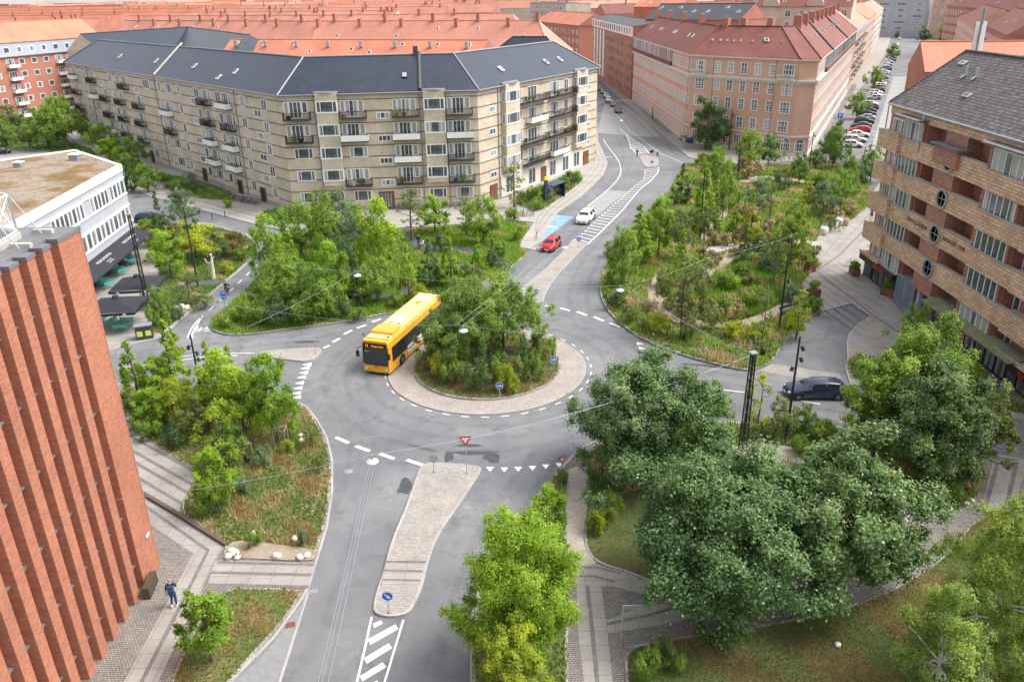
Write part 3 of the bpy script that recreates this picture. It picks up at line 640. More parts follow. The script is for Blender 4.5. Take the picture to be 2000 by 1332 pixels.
# ------------------------------------------------------------------ b
class Fac:
 """a facade plane: A left end, B right end seen from the street; n points to the street"""
 def __init__(s,A,B):
  s.A=Vector((A[0],A[1]));s.B=Vector((B[0],B[1]));s.L=(s.B-s.A).length
  s.t=(s.B-s.A)/s.L;s.n=Vector((s.t.y,-s.t.x));s.rz=atan2(s.t.y,s.t.x)
 def P(s,a,z,d=0.0):
  q=s.A+s.t*a+s.n*d;return(q.x,q.y,z)
 def hit(s,px,py,d=0.0):
  r=ray(px,py);o=s.A+s.n*d;k=(o.x*s.n.x+o.y*s.n.y)/(r[0]*s.n.x+r[1]*s.n.y)
  return((r[0]*k-o.x)*s.t.x+(r[1]*k-o.y)*s.t.y,CH+r[2]*k)
 def box(s,mb,a0,a1,z0,z1,d0,d1,m=0):
  P=s.P;mb.hexa([P(a0,z0,d1),P(a1,z0,d1),P(a1,z0,d0),P(a0,z0,d0),P(a0,z1,d1),P(a1,z1,d1),P(a1,z1,d0),P(a0,z1,d0)],m)
_wcache={}
def winmesh(w,h,cols,rows=(),fr=.12,dep=.06,bar=.075,mat=None,arch=False):
 """white frame + separate pane; local x along the wall, -y outwards, z up, origin at lower left"""
 key=(round(w,2),round(h,2),cols,rows,fr,dep,bar,mat.name if mat else '',arch)
 if key in _wcache:return _wcache[key]
 mb=MB();y=-dep/2
 def b(x0,x1,z0,z1,dd=dep):mb.box(((x0+x1)/2,-dd/2,(z0+z1)/2),(x1-x0,dd,z1-z0))
 b(0,fr,0,h);b(w-fr,w,0,h);b(fr,w-fr,0,fr);b(fr,w-fr,h-fr,h)
 xs=[w*i/cols for i in range(1,cols)]if isinstance(cols,int)else[w*c for c in cols]
 for x in xs:b(x-bar/2-.012,x+bar/2+.012,fr,h-fr,dep-.006)
 for r in rows:b(fr,w-fr,h*r-bar/2,h*r+bar/2,dep-.012)
 fm=mb.data('window_frame',mat or m_white)
 pb=MB();pb.face([(fr,-.018,fr),(w-fr,-.018,fr),(w-fr,-.018,h-fr),(fr,-.018,h-fr)])
 pm=pb.data('window_pane',m_glass);_wcache[key]=(fm,pm,w,h);return _wcache[key]
class Bld:
 """a building: an Empty with parts; repeated parts are queued and capped at 100 per kind"""
 def __init__(s,name,label,cat,loc,group=None):
  s.e=thing(name,label,cat,loc,group=group);s.loc=(loc[0],loc[1],0);s.q=[]
 def part(s,name,mb,mats,label=None,parent=None):
  o=mb.build(name,mats,parent or s.e,org=s.loc)
  if parent is not None:o.location=(0,0,0)
  if label:o['label']=label
  return o
 def win(s,F,a,z,w,h,cols=2,rows=(),d=0.0,name='window',glass=None,**k):
  s.q.append((name,winmesh(w,h,cols,rows,**k),F,a,z,d,glass))
 def flush(s,cap=96):
  kinds={}
  for it in s.q:kinds.setdefault(it[0],[]).append(it)
  for nm,L in kinds.items():
   def size(it):
    p=it[2].P(it[3],it[4]);v=np.array([p[0],p[1],p[2]-CH]);vis=PJ(p)
    inn=0<vis[0]<2000 and 0<vis[1]<1332
    return(it[1][2]*it[1][3])/max(1,float(v@_f))**2*(1 if inn else.01)
   L.sort(key=size,reverse=True)
   for it in L[:cap]:
    _,(fm,pm,w,h),F,a,z,d,gl=it;p=F.P(a,z,d)
    o=put(nm,fm,s.e,(p[0]-s.loc[0],p[1]-s.loc[1],p[2]),F.rz)
    put('pane',pm if gl is None else glassed(pm,gl),o)
   rest=L[cap:]
   if rest:
    V=[];Fc=[];mi=[];uv=None;mb=MB()
    for it in rest:
     _,(fm,pm,w,h),F,a,z,d,gl=it;p=F.P(a,z,d);Mx=Matrix.Translation(Vector((p[0]-s.loc[0],p[1]-s.loc[1],p[2])))@Matrix.Rotation(F.rz,4,'Z')
     for me,k in((fm,0),(pm,1)):
      mb.mesh([Mx@v.co for v in me.vertices],[tuple(q.vertices)for q in me.polygons],k)
    o=mb.build(nm,[m_white,m_glassfar],s.e);o['kind']='stuff';o.location=(0,0,0)
_gc={}
def glassed(pm,mat):
 k=(pm.name,mat.name)
 if k not in _gc:c=pm.copy();c.materials.clear();c.materials.append(mat);_gc[k]=c
 return _gc[k]
def roof_poly(mb,E,R,ze,zr,m=0,closed=False):
 """slope between eave polyline E and ridge polyline R (same count)"""
 for i in range(len(E)-1):
  mb.face([(*E[i],ze),(*E[i+1],ze),(*R[i+1],zr),(*R[i],zr)],m)
def offs(P,d):
 """offset open polyline to its left by d"""
 Q=[];n=len(P)
 for i in range(n):
  a=Vector(P[max(i-1,0)]);b=Vector(P[i]);c=Vector(P[min(i+1,n-1)])
  e1=(b-a)if i else(c-b);e2=(c-b)if i<n-1 else(b-a);e1.normalize();e2.normalize()
  n1=Vector((-e1.y,e1.x));n2=Vector((-e2.y,e2.x));m=(n1+n2).normalized();q=b+m*d/m.dot(n1);Q.append((q.x,q.y))
 return Q
m_slabdk=plain('dark_slab',(.07,.065,.065),.7)
_bal={}
def balcony(B,F,a,z,w,dep=1.15,kind='bars',name='balcony',col=None,h=1.0):
 """slab + railing (railing is a sub-part)"""
 key=(round(w,1),round(dep,2),kind,h)
 if key not in _bal:
  sl=MB();sl.box((w/2,-dep/2,0),(w,dep,.14));sm=sl.data('balcony_slab',m_slabdk)
  rl=MB();c=.03
  def side(x0,y0,x1,y1):
   L=sqrt((x1-x0)**2+(y1-y0)**2);n=max(2,int(L/.16))
   rl.tube([(x0,y0,h),(x1,y1,h)],.045,5);rl.tube([(x0,y0,.14),(x1,y1,.14)],.018,4)
   for i in range(n+1):t=i/n;rl.box((x0+(x1-x0)*t,y0+(y1-y0)*t,h/2+.05),(.035,.035,h-.08))
  side(.05,-.05,.05,-dep+.05);side(.05,-dep+.05,w-.05,-dep+.05);side(w-.05,-dep+.05,w-.05,-.05)
  if kind=='panel':
   n=int(w/.22)
   for i in range(n):rl.box((w*(i+.5)/n,-dep+(.0 if i%2 else.02),.52),(w/n,.04,.86),m=1)
   for x in(0.0,w):
    for i in range(int(dep/.22)):rl.box((x,-.1-.22*i-.11,.52),(.04,.22,.86),m=1)
  rm=rl.data('balcony_railing',[m_black,m_white]);_bal[key]=(sm,rm)
 sm,rm=_bal[key];p=F.P(a,z)
 o=put(name,sm,B.e,(p[0]-B.loc[0],p[1]-B.loc[1],p[2]),F.rz);put('railing',rm,o)
 if col:o['label']=col
 B.bal=getattr(B,'bal',0)+1
 return o
rb_=random.Random(11)
_clut=[]
def clutter(F,a,z,w,dep=1.15):
 _clut.append((F,a,z,w,dep))
# ================================================================== y
ZE=17.1
PB=[G(128,122,ZE),G(545,187,ZE),G(932,176,ZE),G(1167,132,ZE)]
FL,FC,FR=Fac(PB[0],PB[1]),Fac(PB[1],PB[2]),Fac(PB[2],PB[3])
BB=Bld('apartment_building','long yellow brick apartment block with dark blue glazed tile roof and many balconies','building',(*PB[1],0))
back=offs(PB,12.4);ridge=offs(PB,6.2);ZR=21.75
w=WB();base=PB+back[::-1];w.prism(base,0,ZE-.02);BB.part('wall',w,m_brick_yellow)
eo=offs(PB,-.45);bo=offs(PB,12.85)
for k,Q in((0,eo),(3,eo),(0,bo),(3,bo)):pass
def ext(P,d):
 a,b=Vector(P[0]),Vector(P[1]);c,e=Vector(P[-1]),Vector(P[-2]);P=list(P)
 P[0]=tuple(a+(a-b).normalized()*d);P[-1]=tuple(c+(c-e).normalized()*d);return P
eo,bo=ext(eo,.35),ext(bo,.35);rr=ext(ridge,-5.6)
w=WB()
roof_poly(w,eo,rr,ZE,ZR);roof_poly(w,bo[::-1],rr[::-1],ZE,ZR)
w.face([(*bo[0],ZE),(*eo[0],ZE),(*rr[0],ZR)]);w.face([(*eo[-1],ZE),(*bo[-1],ZE),(*rr[-1],ZR)])
roof=BB.part('roof',w,m_tile_dark)
w=WB()
for i in range(3):w.tube([(*rr[i],ZR+.05),(*rr[i+1],ZR+.05)],.14,6)
for i in(1,2):w.tube([(*eo[i],ZE+.06),(*rr[i],ZR+.05)],.13,6)
for a,b in((eo[0],rr[0]),(bo[0],rr[0]),(eo[-1],rr[-1]),(bo[-1],rr[-1])):w.tube([(*a,ZE+.06),(*b,ZR+.05)],.13,6)
BB.part('ridge_tiles',w,m_grey)
w=WB()
for i in range(3):w.tube([(*eo[i],ZE-.04),(*eo[i+1],ZE-.04)],.09,6)
BB.part('gutter',w,m_grey)
def roofpt(F,E,R,px,py,off=0.0):
 """point on the front slope above facade F seen at px,py"""
 e0=Vector((*E[0],ZE));e1=Vector((*E[1],ZE));r0=Vector((*R[0],ZR));n=(e1-e0).cross(r0-e0).normalized()
 d=Vector(ray(px,py));k=(e0-Vector((0,0,CH))).dot(n)/d.dot(n);return Vector((0,0,CH))+d*k+n*off,n
segs=[(FL,(eo[0],eo[1]),(rr[0],rr[1])),(FC,(eo[1],eo[2]),(rr[1],rr[2])),(FR,(eo[2],eo[3]),(rr[2],rr[3]))]
p0,n0=roofpt(*segs[0],301,148,.12);p1,_=roofpt(*segs[0],356,86,.12)
w=WB();w.tube([p0,p1],.22,6);BB.part('fire_wall',w,m_lconcrete)
p0,n0=roofpt(*segs[1],820,176,.1);p1,_=roofpt(*segs[1],818,104,.1)
w=WB();w.tube([p0,p1],.3,6);BB.part('fire_wall',w,m_slate)
w=WB();q=rr[1];c=Vector(rr[1]).lerp(Vector(rr[2]),.745);w.box((c.x,c.y,ZR+.4),(.7,.6,1.5),FC.rz);BB.part('chimney',w,m_slate)
for(i,x,y)in((0,235,111),(0,306,120),(0,381,130),(0,461,141),(0,428,152),(1,790,148),(2,978,136),(2,1066,122),(2,1093,117)):
 p,nn=roofpt(*segs[i],x,y,.06);F=segs[i][0]
 w=WB();t=Vector((F.t.x,F.t.y,0));b=nn.cross(t).normalized()
 hw,hh=(.40,.55);C4=[p-t*hw-b*hh,p+t*hw-b*hh,p+t*hw+b*hh,p-t*hw+b*hh]
 w.hexa([*(c for c in C4),*(c+nn*.12 for c in C4)]);o=BB.part('roof_window',w,m_white if i!=1 else m_black)
 g=WB();C4=[p-t*(hw-.1)-b*(hh-.1)+nn*.13,p+t*(hw-.1)-b*(hh-.1)+nn*.13,p+t*(hw-.1)+b*(hh-.1)+nn*.13,p-t*(hw-.1)+b*(hh-.1)+nn*.13]
 g.face(C4);BB.part('pane',g,m_glass,parent=o)
w=WB();FH=3.27
zrow=[ZE-1.55-FH*k-.05 for k in range(5)]
for F in(FL,FC,FR):
 for k in range(5):
  for zz in(ZE-.85-FH*k,ZE-2.45-FH*k):
   if zz<.5:continue
   F.box(w,0.02,F.L-.02,zz-.07,zz+.05,.002,.045)
BB.part('brick_bands',w,m_band)
w=WB()
for F in(FL,FC,FR):F.box(w,0,F.L,0,.75,.003,.06)
BB.part('plinth',w,m_greywall)
def pipes(B,F,xs,z1,mat=m_grey,z0=0):
 for a in xs:
  w=WB();w.tube([F.P(a,z0,.1),F.P(a,z1,.1)],.07,6);B.part('downpipe',w,mat)
sc=1.0
WT=lambda k:ZE-.92-FH*k
cc=[(1.3,'door'),(5.4,'bay'),(9.6,'door'),(14.0,'small'),(17.4,'door'),(21.4,'bay'),(25.6,'door')]
LB=FC.L/29.41
cen_bal={0:('bars','bars','bars','bars'),1:('bars','panel','panel','panel'),2:(None,None,'panel','bars'),3:(None,'bars','bars','bars'),4:(None,)*4}
for k in range(5):
 j=0
 for a,kind in cc:
  a*=LB
  if kind=='door':
   bk=cen_bal[k][j];j+=1
   if bk:
    BB.win(FC,a-.1,WT(k)-2.38,1.75,2.4,3,name='balcony_door');BB.win(FC,a+1.72,WT(k)-1.65,.8,1.65,1);BB.win(FC,a-.85,WT(k)-1.65,.7,1.65,1)
    balcony(BB,FC,a-1.0,WT(k)-2.5,3.9,1.15,bk);clutter(FC,a-1.0,WT(k)-2.43,3.9)
   elif k<4:BB.win(FC,a-.1,WT(k)-1.62,2.7,1.55,(.22,.78))
   else:BB.win(FC,a,WT(k)-1.65,2.6,1.6,(.22,.78))
  elif kind=='small':
   if k<4:BB.win(FC,a,WT(k)-2.75,1.9,.95,3)
  elif kind=='bay' and k==4:
   BB.win(FC,a,WT(k)-1.6,2.6,1.5,(.22,.78))
for a0 in(5.2,21.2):
 a0*=LB;w=WB();wd=3.1;FC.box(w,a0,a0+wd,WT(3)-2.35,ZE+.15,.003,.62);bay=BB.part('bay',w,m_brick_yellow)
 w=WB();P=FC.P;n=8
 pts=[FC.P(a0-.2+(wd+.4)*i/n,0,.3+.55*sin(pi*i/n))for i in range(n+1)]+[FC.P(a0+wd+.2,0,.0),FC.P(a0-.2,0,.0)]
 w.prism([(p[0],p[1])for p in pts],ZE+.15,ZE+.38);BB.part('bay_roof',w,m_zinc)
 for k in range(4):
  F2=Fac(FC.P(a0,0,.62)[:2],FC.P(a0+wd,0,.62)[:2]);BB.win(F2,.06,WT(k)-1.6,wd-.12,1.62,(.2,.8))
  w=WB();FC.box(w,a0-.02,a0+wd+.02,WT(k)-1.68,WT(k)-1.61,.55,.70);FC.box(w,a0-.02,a0+.08,WT(k)-1.6,WT(k)+.02,.3,.655);FC.box(w,a0+wd-.08,a0+wd+.02,WT(k)-1.6,WT(k)+.02,.3,.655)
  BB.part('bay_sill',w,m_white)
w=WB();FC.box(w,13.4*LB,15.8*LB,.05,2.75,.01,.10);d=BB.part('door',w,m_brown)
for a in(13.9,14.75):
 w=WB();FC.box(w,a*LB,(a+.6)*LB,.3,2.5,.1,.13);BB.part('pane',w,m_glass,parent=d)
pipes(BB,FC,(5.0*LB,20.6*LB,24.6*LB),ZE)
SLf=FL.L/106.27
rows_l={0:[('door',4.5,'panel'),('n',9.2,1.6),('n',13.2,1.6),('door',17.5,'bars'),('s',22.5,1.6),('n',28.7,3.0,'w'),('n',34.3,1.7),('door',38.2,'bars'),('s',44.5,1.7),('n',49.8,3.0,'w'),('n',57.6,1.2),('n',61.2,3.4,'w'),('n',67.0,1.2),('s',72.5,2.3,'l'),('n',74.6,1.9),('door',78.3,'bars'),('n',83.4,1.8),('door',86.3,'panel'),('n',92.6,1.6),('s',97.3,2.1),('n',100.1,1.6)],1:[('door',4.5,'bars'),('n',9.2,1.6),('n',13.2,1.6),('door',17.5,'panel'),('door',24.7,'bars'),('n',30.8,1.6),('door',34.3,'bars'),('s',40,1.6,'x'),('door',45.0,'bars'),('n',54,.1,'x'),('n',57.6,1.2),('door',60.2,'panel'),('n',67.0,1.2),('s',72.5,2.1),('n',75.4,1.2),('door',78.6,'bars'),('n',84.0,1.3),('door',86.9,'bars'),('n',92.6,1.6),('s',97.3,2.1),('n',100.1,1.6)],2:[('door',4.5,'bars'),('n',9.2,1.6),('n',13.2,1.6),('n',17.5,2.8,'w'),('door',25.0,'bars'),('n',31.0,1.6),('door',34.6,'bars'),('door',44.5,'bars'),('n',57.6,1.2),('door',60.4,'bars'),('n',67.0,1.2),('s',72.5,2.1),('n',75.4,1.2),('door',78.6,'panel'),('n',84.0,1.3),('door',86.9,'panel'),('n',92.6,1.6),('s',97.3,2.1),('n',100.1,1.6)],3:[('door',4.5,'panel'),('n',9.2,1.6),('n',13.2,1.6),('door',17.3,'panel'),('door',24.8,'panel'),('n',31.0,1.6),('door',34.5,'bars'),('door',44.5,'bars'),('n',57.6,1.2),('n',61.2,2.9,'w'),('n',67.0,1.4),('s',72.5,2.1),('n',75.4,1.2),('door',78.6,'panel'),('n',84.0,1.3),('door',86.9,'panel'),('n',92.6,1.6),('s',97.3,2.1),('n',100.1,1.6)],4:[('n',9.2,1.8),('n',13.2,1.6),('n',17.2,1.8),('n',30.5,2.8,'w'),('n',36.3,1.6),('n',40.4,2.8,'w'),('n',48.8,2.8,'w'),('n',57.6,1.2),('n',61.2,3.2,'w'),('n',67.0,1.4),('n',75.4,1.3),('n',78.8,2.7,'w'),('n',84.0,1.3),('n',92.6,1.6),('n',100.1,1.6)]}
for k,L in rows_l.items():
 for it in L:
  a=it[1]*SLf
  if it[-1]=='x':continue
  if it[0]=='door':
   BB.win(FL,a-.4,WT(k)-2.35,2.2,2.4,3,name='balcony_door');BB.win(FL,a+1.9,WT(k)-1.65,.95,1.65,1)
   balcony(BB,FL,a-1.0,WT(k)-2.45,3.9,1.15,it[2]);clutter(FL,a-1.0,WT(k)-2.38,3.9)
  elif it[0]=='s':BB.win(FL,a-.1,WT(k)-2.8,it[2]*1.1,1.1,2)
  else:BB.win(FL,a-.1,WT(k)-1.65,it[2]*1.08,1.7,3 if it[-1]=='w' else(2 if it[2]>1.3 else 1))
for a in(46.3,72.3,86.9,95.4):
 w=WB();FL.box(w,a*SLf,(a+2.0)*SLf,.1,2.45,.01,.09);d=BB.part('door',w,m_brown)
 w=WB();FL.box(w,(a+.5)*SLf,(a+1.6)*SLf,.3,2.3,.09,.12);BB.part('pane',w,m_dark,parent=d)
pipes(BB,FL,(15.2*SLf,56.3*SLf,90.8*SLf),ZE)
SR=FR.L/41.1
for k in range(5):
 if k<4:
  BB.win(FR,3.0*SR,WT(k)-2.75,1.8,.95,2);BB.win(FR,36.5*SR,WT(k)-2.75,1.8,.95,2)
  BB.win(FR,14.8*SR,WT(k)-2.3,3.0,2.3,3,name='balcony_door');BB.win(FR,22.4*SR,WT(k)-2.3,3.2,2.3,3,name='balcony_door')
  if k in(0,):BB.win(FR,11.3*SR,WT(k)-2.3,1.6,2.3,2,name='balcony_door')
  else:BB.win(FR,11.3*SR,WT(k)-1.6,1.7,1.6,2)
  BB.win(FR,27.6*SR,WT(k)-(2.3 if k<2 else 1.6),1.6,2.3 if k<2 else 1.6,2);BB.win(FR,18.9*SR,WT(k)-2.6,1.5,1.0,2)
  if k in(0,2):balcony(BB,FR,11.2*SR,WT(k)-2.45,9.2,1.15,'bars');clutter(FR,11.2*SR,WT(k)-2.38,9.2)
  elif k==1:balcony(BB,FR,14.2*SR,WT(k)-2.45,5.4,1.15,'panel')
  else:balcony(BB,FR,13.0*SR,WT(k)-2.45,7.6,1.15,'bars');clutter(FR,13.0*SR,WT(k)-2.38,7.6)
  if k<3:balcony(BB,FR,22.0*SR,WT(k)-2.45,8.8,1.15,'bars');clutter(FR,22.0*SR,WT(k)-2.38,8.8)
  else:balcony(BB,FR,22.0*SR,WT(k)-2.45,5.6,1.15,'panel')
for a0 in(6.7,31.2):
 a0*=SR;w=WB();wd=4.1;FR.box(w,a0,a0+wd,WT(3)-2.35,ZE+.15,.003,.85);BB.part('bay',w,m_brick_yellow)
 w=WB();n=8;pts=[FR.P(a0-.2+(wd+.4)*i/n,0,.4+.75*sin(pi*i/n))for i in range(n+1)]+[FR.P(a0+wd+.2,0,.0),FR.P(a0-.2,0,.0)]
 w.prism([(p[0],p[1])for p in pts],ZE+.15,ZE+.4);BB.part('bay_roof',w,m_zinc)
 for k in range(4):
  F2=Fac(FR.P(a0,0,.85)[:2],FR.P(a0+wd,0,.85)[:2]);BB.win(F2,.06,WT(k)-1.6,wd-.12,1.65,(.22,.78))
  F3=Fac(FR.P(a0,0,0)[:2],FR.P(a0,0,.85)[:2]);BB.win(F3,.06,WT(k)-1.6,.75,1.65,1)
  w=WB();FR.box(w,a0-.02,a0+wd+.02,WT(k)-1.68,WT(k)-1.61,.75,.93);BB.part('bay_sill',w,m_white)
w=WB();FR.box(w,6.0*SR,35.0*SR,.02,3.4,.01,.14);BB.part('shop_front',w,m_cream)
F2=Fac(FR.P(0,0,.14)[:2],FR.P(FR.L,0,.14)[:2])
for a in(7.2,14.6,22.0,26.9,31.3):BB.win(F2,a*SR,.35,2.5,2.8,2,name='shop_window',glass=m_shop,fr=.16)
for a in(2.7,18.9,35.7):
 w=WB();FR.box(w,a*SR,(a+2.1)*SR,.05,2.6,.01,.16);BB.part('door',w,m_brown)
pipes(BB,FR,(5.6*SR,),ZE)
FE=Fac(PB[3],back[3])
for k in range(4):balcony(BB,FE,3.0,WT(k)-2.45,4.0,1.3,'panel' if k==3 else 'bars');BB.win(FE,3.6,WT(k)-2.3,2.4,2.3,3,name='balcony_door');BB.win(FE,8.2,WT(k)-1.6,1.6,1.6,2)
BB.flush()
def block(name,label,P,ze,zr,depth,wallm,roofm,hip=(1,1),over=.35,chim=(),chm=None,floors=(),skyl=0,group=None,cat='building',ww=(1.1,1.5,2),first=1.5,step=3.0,dorm=None,sd=1,front=True,backwall=None,fh=3.2):
 """P: front eave polyline (left to right seen from the front); body lies behind it"""
 B=Bld(name,label,cat,(*P[0],0),group=group)
 bk=offs(P,depth);rd=offs(P,depth/2)
 w=WB();w.prism(P+bk[::-1],0,ze-.02);B.part('wall',w,wallm)
 e,b=ext(offs(P,-over),over if hip[0]else.1),ext(offs(P,depth+over),over if hip[0]else.1)
 r=list(rd)
 a0,a1=Vector(r[0]),Vector(r[1]);c0,c1=Vector(r[-1]),Vector(r[-2])
 r[0]=tuple(a0+(a1-a0).normalized()*(depth*.42 if hip[0]else-.1));r[-1]=tuple(c0+(c1-c0).normalized()*(depth*.42 if hip[1]else-.1))
 w=WB();roof_poly(w,e,r,ze,zr);roof_poly(w,b[::-1],r[::-1],ze,zr)
 if hip[0]:w.face([(*b[0],ze),(*e[0],ze),(*r[0],zr)])
 if hip[1]:w.face([(*e[-1],ze),(*b[-1],ze),(*r[-1],zr)])
 ro=B.part('roof',w,roofm)
 for i,h in((0,hip[0]),(-1,hip[1])):
  if not h:
   g=WB();f3=[(*e[i],ze-.02),(*b[i],ze-.02),(*r[i],zr-.02)];g.face(f3 if i else f3[::-1]);B.part('gable',g,wallm)
 w=WB()
 for i in range(len(r)-1):w.tube([(*r[i],zr+.04),(*r[i+1],zr+.04)],.13,5)
 if hip[0]:w.tube([(*e[0],ze+.05),(*r[0],zr+.04)],.12,5)
 if hip[1]:w.tube([(*e[-1],ze+.05),(*r[-1],zr+.04)],.12,5)
 for i in range(1,len(r)-1):w.tube([(*e[i],ze+.05),(*r[i],zr+.04)],.12,5)
 B.part('ridge_tiles',w,roofm)
 Fs=[Fac(P[i],P[i+1])for i in range(len(P)-1)];rd_=random.Random(sd)
 tot=sum(F.L for F in Fs)
 def along(u):
  for i,F in enumerate(Fs):
   if u<=F.L or i==len(Fs)-1:return F,min(u,F.L)
   u-=F.L
 for u,v in chim:
  F,a=along(u*tot);w=WB();hz=ze+(zr-ze)*v;p=F.P(a,hz+.7,-depth/2*v)
  w.box((p[0],p[1],hz+.75),(1.0,.75,2.6),F.rz);w.box((p[0],p[1],hz+2.1),(1.15,.9,.14),F.rz);B.part('chimney',w,chm or m_brick_red)
 nrm=[]
 for i in range(skyl):
  F,a=along((i+.5+rd_.uniform(-.25,.25))/skyl*tot);v=rd_.choice((.35,.5,.75));s_=Vector((F.t.x,F.t.y,0))
  sl=sqrt((depth/2)**2+(zr-ze)**2);up=Vector((-F.n.x*depth/2,-F.n.y*depth/2,zr-ze))/sl;nn=s_.cross(up).normalized()
  p=Vector(F.P(a,ze+(zr-ze)*v,-depth/2*v))+nn*.05;hw,hh=(.42,.55)
  C4=[p-s_*hw-up*hh,p+s_*hw-up*hh,p+s_*hw+up*hh,p-s_*hw+up*hh];w=WB();w.hexa([*C4,*(c+nn*.14 for c in C4)]);o=B.part('roof_window',w,m_white)
  g=WB();g.face([c+nn*.15+(p-c)*.15 for c in C4]);B.part('pane',g,m_glassfar,parent=o)
 if front:
  for F in Fs:
   n=max(1,int((F.L-first*1.2)/step));st=F.L/n
   for fl in floors:
    for i in range(n):
     if dorm and fl==0:pass
     B.win(F,st*i+(st-ww[0])/2,fl,ww[0],ww[1],ww[2],(.62,)if ww[1]>1.3 else())
 B.flush()
 return B,Fs,e,b,r
block('courtyard_wing','dark roofed courtyard wing behind the left end of the yellow brick block',[G(195,84,19.4),G(345,72,19.4),G(452,92,19.4)],17.0,21.6,12,m_brick_yellow,m_tile_dark,(0,1),skyl=0)
block('courtyard_wing','dark roofed courtyard wing behind the right end of the yellow brick block',[(-5.0,172),(10.5,166)],17.0,21.6,11,m_brick_yellow,m_tile_dark,(1,1))
def vent(name,x,y,z,s=1.0,group=None,lab=''):
 B=thing(name,lab,'roof vent',(x,y,z),group=group);w=MB();w.box((0,0,.7*s),(.8*s,.8*s,1.7*s));w.build('duct',m_galv,B)
 w=MB();w.box((0,0,1.62*s),(1.0*s,1.0*s,.2*s));w.build('cap',m_zinc,B);return B
block('terrace_block','orange tiled roof directly behind the dark blue roof',[(-70,206),(-6,180)],16.6,20.6,11,m_brick_red,m_tile_orange,(0,0),skyl=9,sd=3)
block('terrace_block','long red roofed block with a row of square brick chimneys',[(-148,318),(-62,262),(12,228)],14.5,22.8,17,m_brick_red,m_tile_pink,(0,1),chim=[(.05+.045*i+(.01 if i%3 else 0),.82 if i%2 else.98)for i in range(21)],skyl=12,sd=5)
block('terrace_block','salmon tiled roof behind the chimney row roof',[(-190,420),(-75,352),(6,322)],15.0,22.6,16,m_brick_red,m_tile_pink,(0,1),chim=[(.3+.07*i,.97)for i in range(9)],skyl=8,sd=7)
rdf=random.Random(5)
for i,(x0,y0,x1,y1,z)in enumerate([(-330,395,-168,330,22.4),(-360,470,-190,392,22.2),(-420,560,-215,470,22.5),(-210,520,-60,446,22.4),(-470,680,-240,560,22.3),(-230,640,-40,540,22.5),(-560,860,-250,700,22.8),(-250,800,-10,690,22.6),(-650,1100,-200,900,23.2),(-60,900,30,860,22.6),(-190,1000,60,980,22.8),(-700,1400,150,1250,23.4)]):
 lab=['orange roofed terrace at the far left, nearest behind the lilac storey house','coral roofed terrace at the left edge, second row back','orange roofed terrace at the left edge, third row back','coral roofed terrace right behind the salmon roof above the dark roof','orange roofed terrace at the left edge, fourth row back','coral roofed terrace of the fifth row, above the dark roof','orange roofed terrace of the sixth row at the left edge','coral roofed terrace of the seventh row at the middle','orange roofed terrace of the ninth row at the left','coral roofed short terrace farthest right in the rows','orange roofed terrace on the skyline above the chimney row','coral roofed longest terrace on the skyline at the left'][i]
 block('terrace_block',lab,[(x0,y0),(x1,y1)],15.5,z,15,m_brick_red if i%3 else m_brick_yellow,(m_tile_orange,m_tile_pink)[i%2],(0,0),chim=[(rdf.random(),.95)for _ in range(10)],skyl=9,sd=i,group='red roofed terraces in the distance')
PA=[G(-150,96,20.2),G(196,71,20.2)]
Ba,Fa,*_=block('apartment_building','red brick apartment house with lilac top storey and orange roof, far left',PA,20.2,25.0,12,m_brick_red,m_tile_orange,(0,0),floors=())
w=WB();F=Fa[0];F.box(w,0,F.L,16.9,20.1,.002,.10);Ba.part('top_storey',w,m_bluegrey)
w=WB();F.box(w,0,F.L,16.7,16.9,.002,.5);Ba.part('gutter',w,m_zinc)
for fl in range(6):
 n_w=int(F.L/4.1)
 for i in range(n_w):
  a=1.2+i*4.1;z=17.6 if fl==0 else 16.9-fl*3.15+.9
  if i%4==1 and fl:Ba.win(F,a,z-.6,2.6,2.1,3,name='balcony_door');balcony(Ba,F,a-.2,z-.75,3.4,1.1,'panel')
  else:Ba.win(F,a,z,1.8,1.45,1,d=.1 if fl==0 else 0)
Ba.flush()
# ================================================================== p
ZR_=17.8
c0=(37.9,172.8);c1=(54.3,155.2);c2=(57.5,155.0);rgt=(104.6,255.5);lft=(36.6,243.0)
R1=Bld('office_block','pink brick corner block with white lattice windows and dark red tile roof','building',(*c1,0))
LW,CC,CH_,RW=Fac(lft,c0),Fac(c0,c1),Fac(c1,c2),Fac(c2,rgt)
fp=[lft,c0,c1,c2,rgt]
w=WB();w.prism([lft,c0,c1,c2,rgt,(93.5,261),(60,188),(51,190),(49,243)],0,ZR_-.02);R1.part('wall',w,m_brick_pink)
rd=[(43.0,243.0),(43.9,176.5),(54.0,167.5),(57.0,168.0),(99.0,258.0)];ZT=22.9
eo2=offs(fp,-.5);w=WB();roof_poly(w,eo2,rd,ZR_,ZT)
bk2=[(49.3,243),(51.3,190),(57,186),(60,188),(93.5,261)];roof_poly(w,bk2[::-1],rd[::-1],ZR_,ZT);R1.part('roof',w,m_tile_red)
w=WB()
for i in(1,2,3):w.tube([(*eo2[i],ZR_+.06),(*rd[i],ZT+.05)],.16,6)
for i in range(4):w.tube([(*rd[i],ZT+.05),(*rd[i+1],ZT+.05)],.15,6)
R1.part('ridge_tiles',w,m_tile_red)
for u,s_ in((.02,0),(.25,0),(.5,0),(.78,0)):
 x=rd[0][0]+(rd[1][0]-rd[0][0])*u;y=rd[0][1]+(rd[1][1]-rd[0][1])*u;w=WB();w.box((x,y,ZT+.6),(1.3,1.0,2.6));w.box((x,y,ZT+1.95),(1.0,.7,.3),m=1);R1.part('chimney',w,[m_brick_red,m_lconcrete])
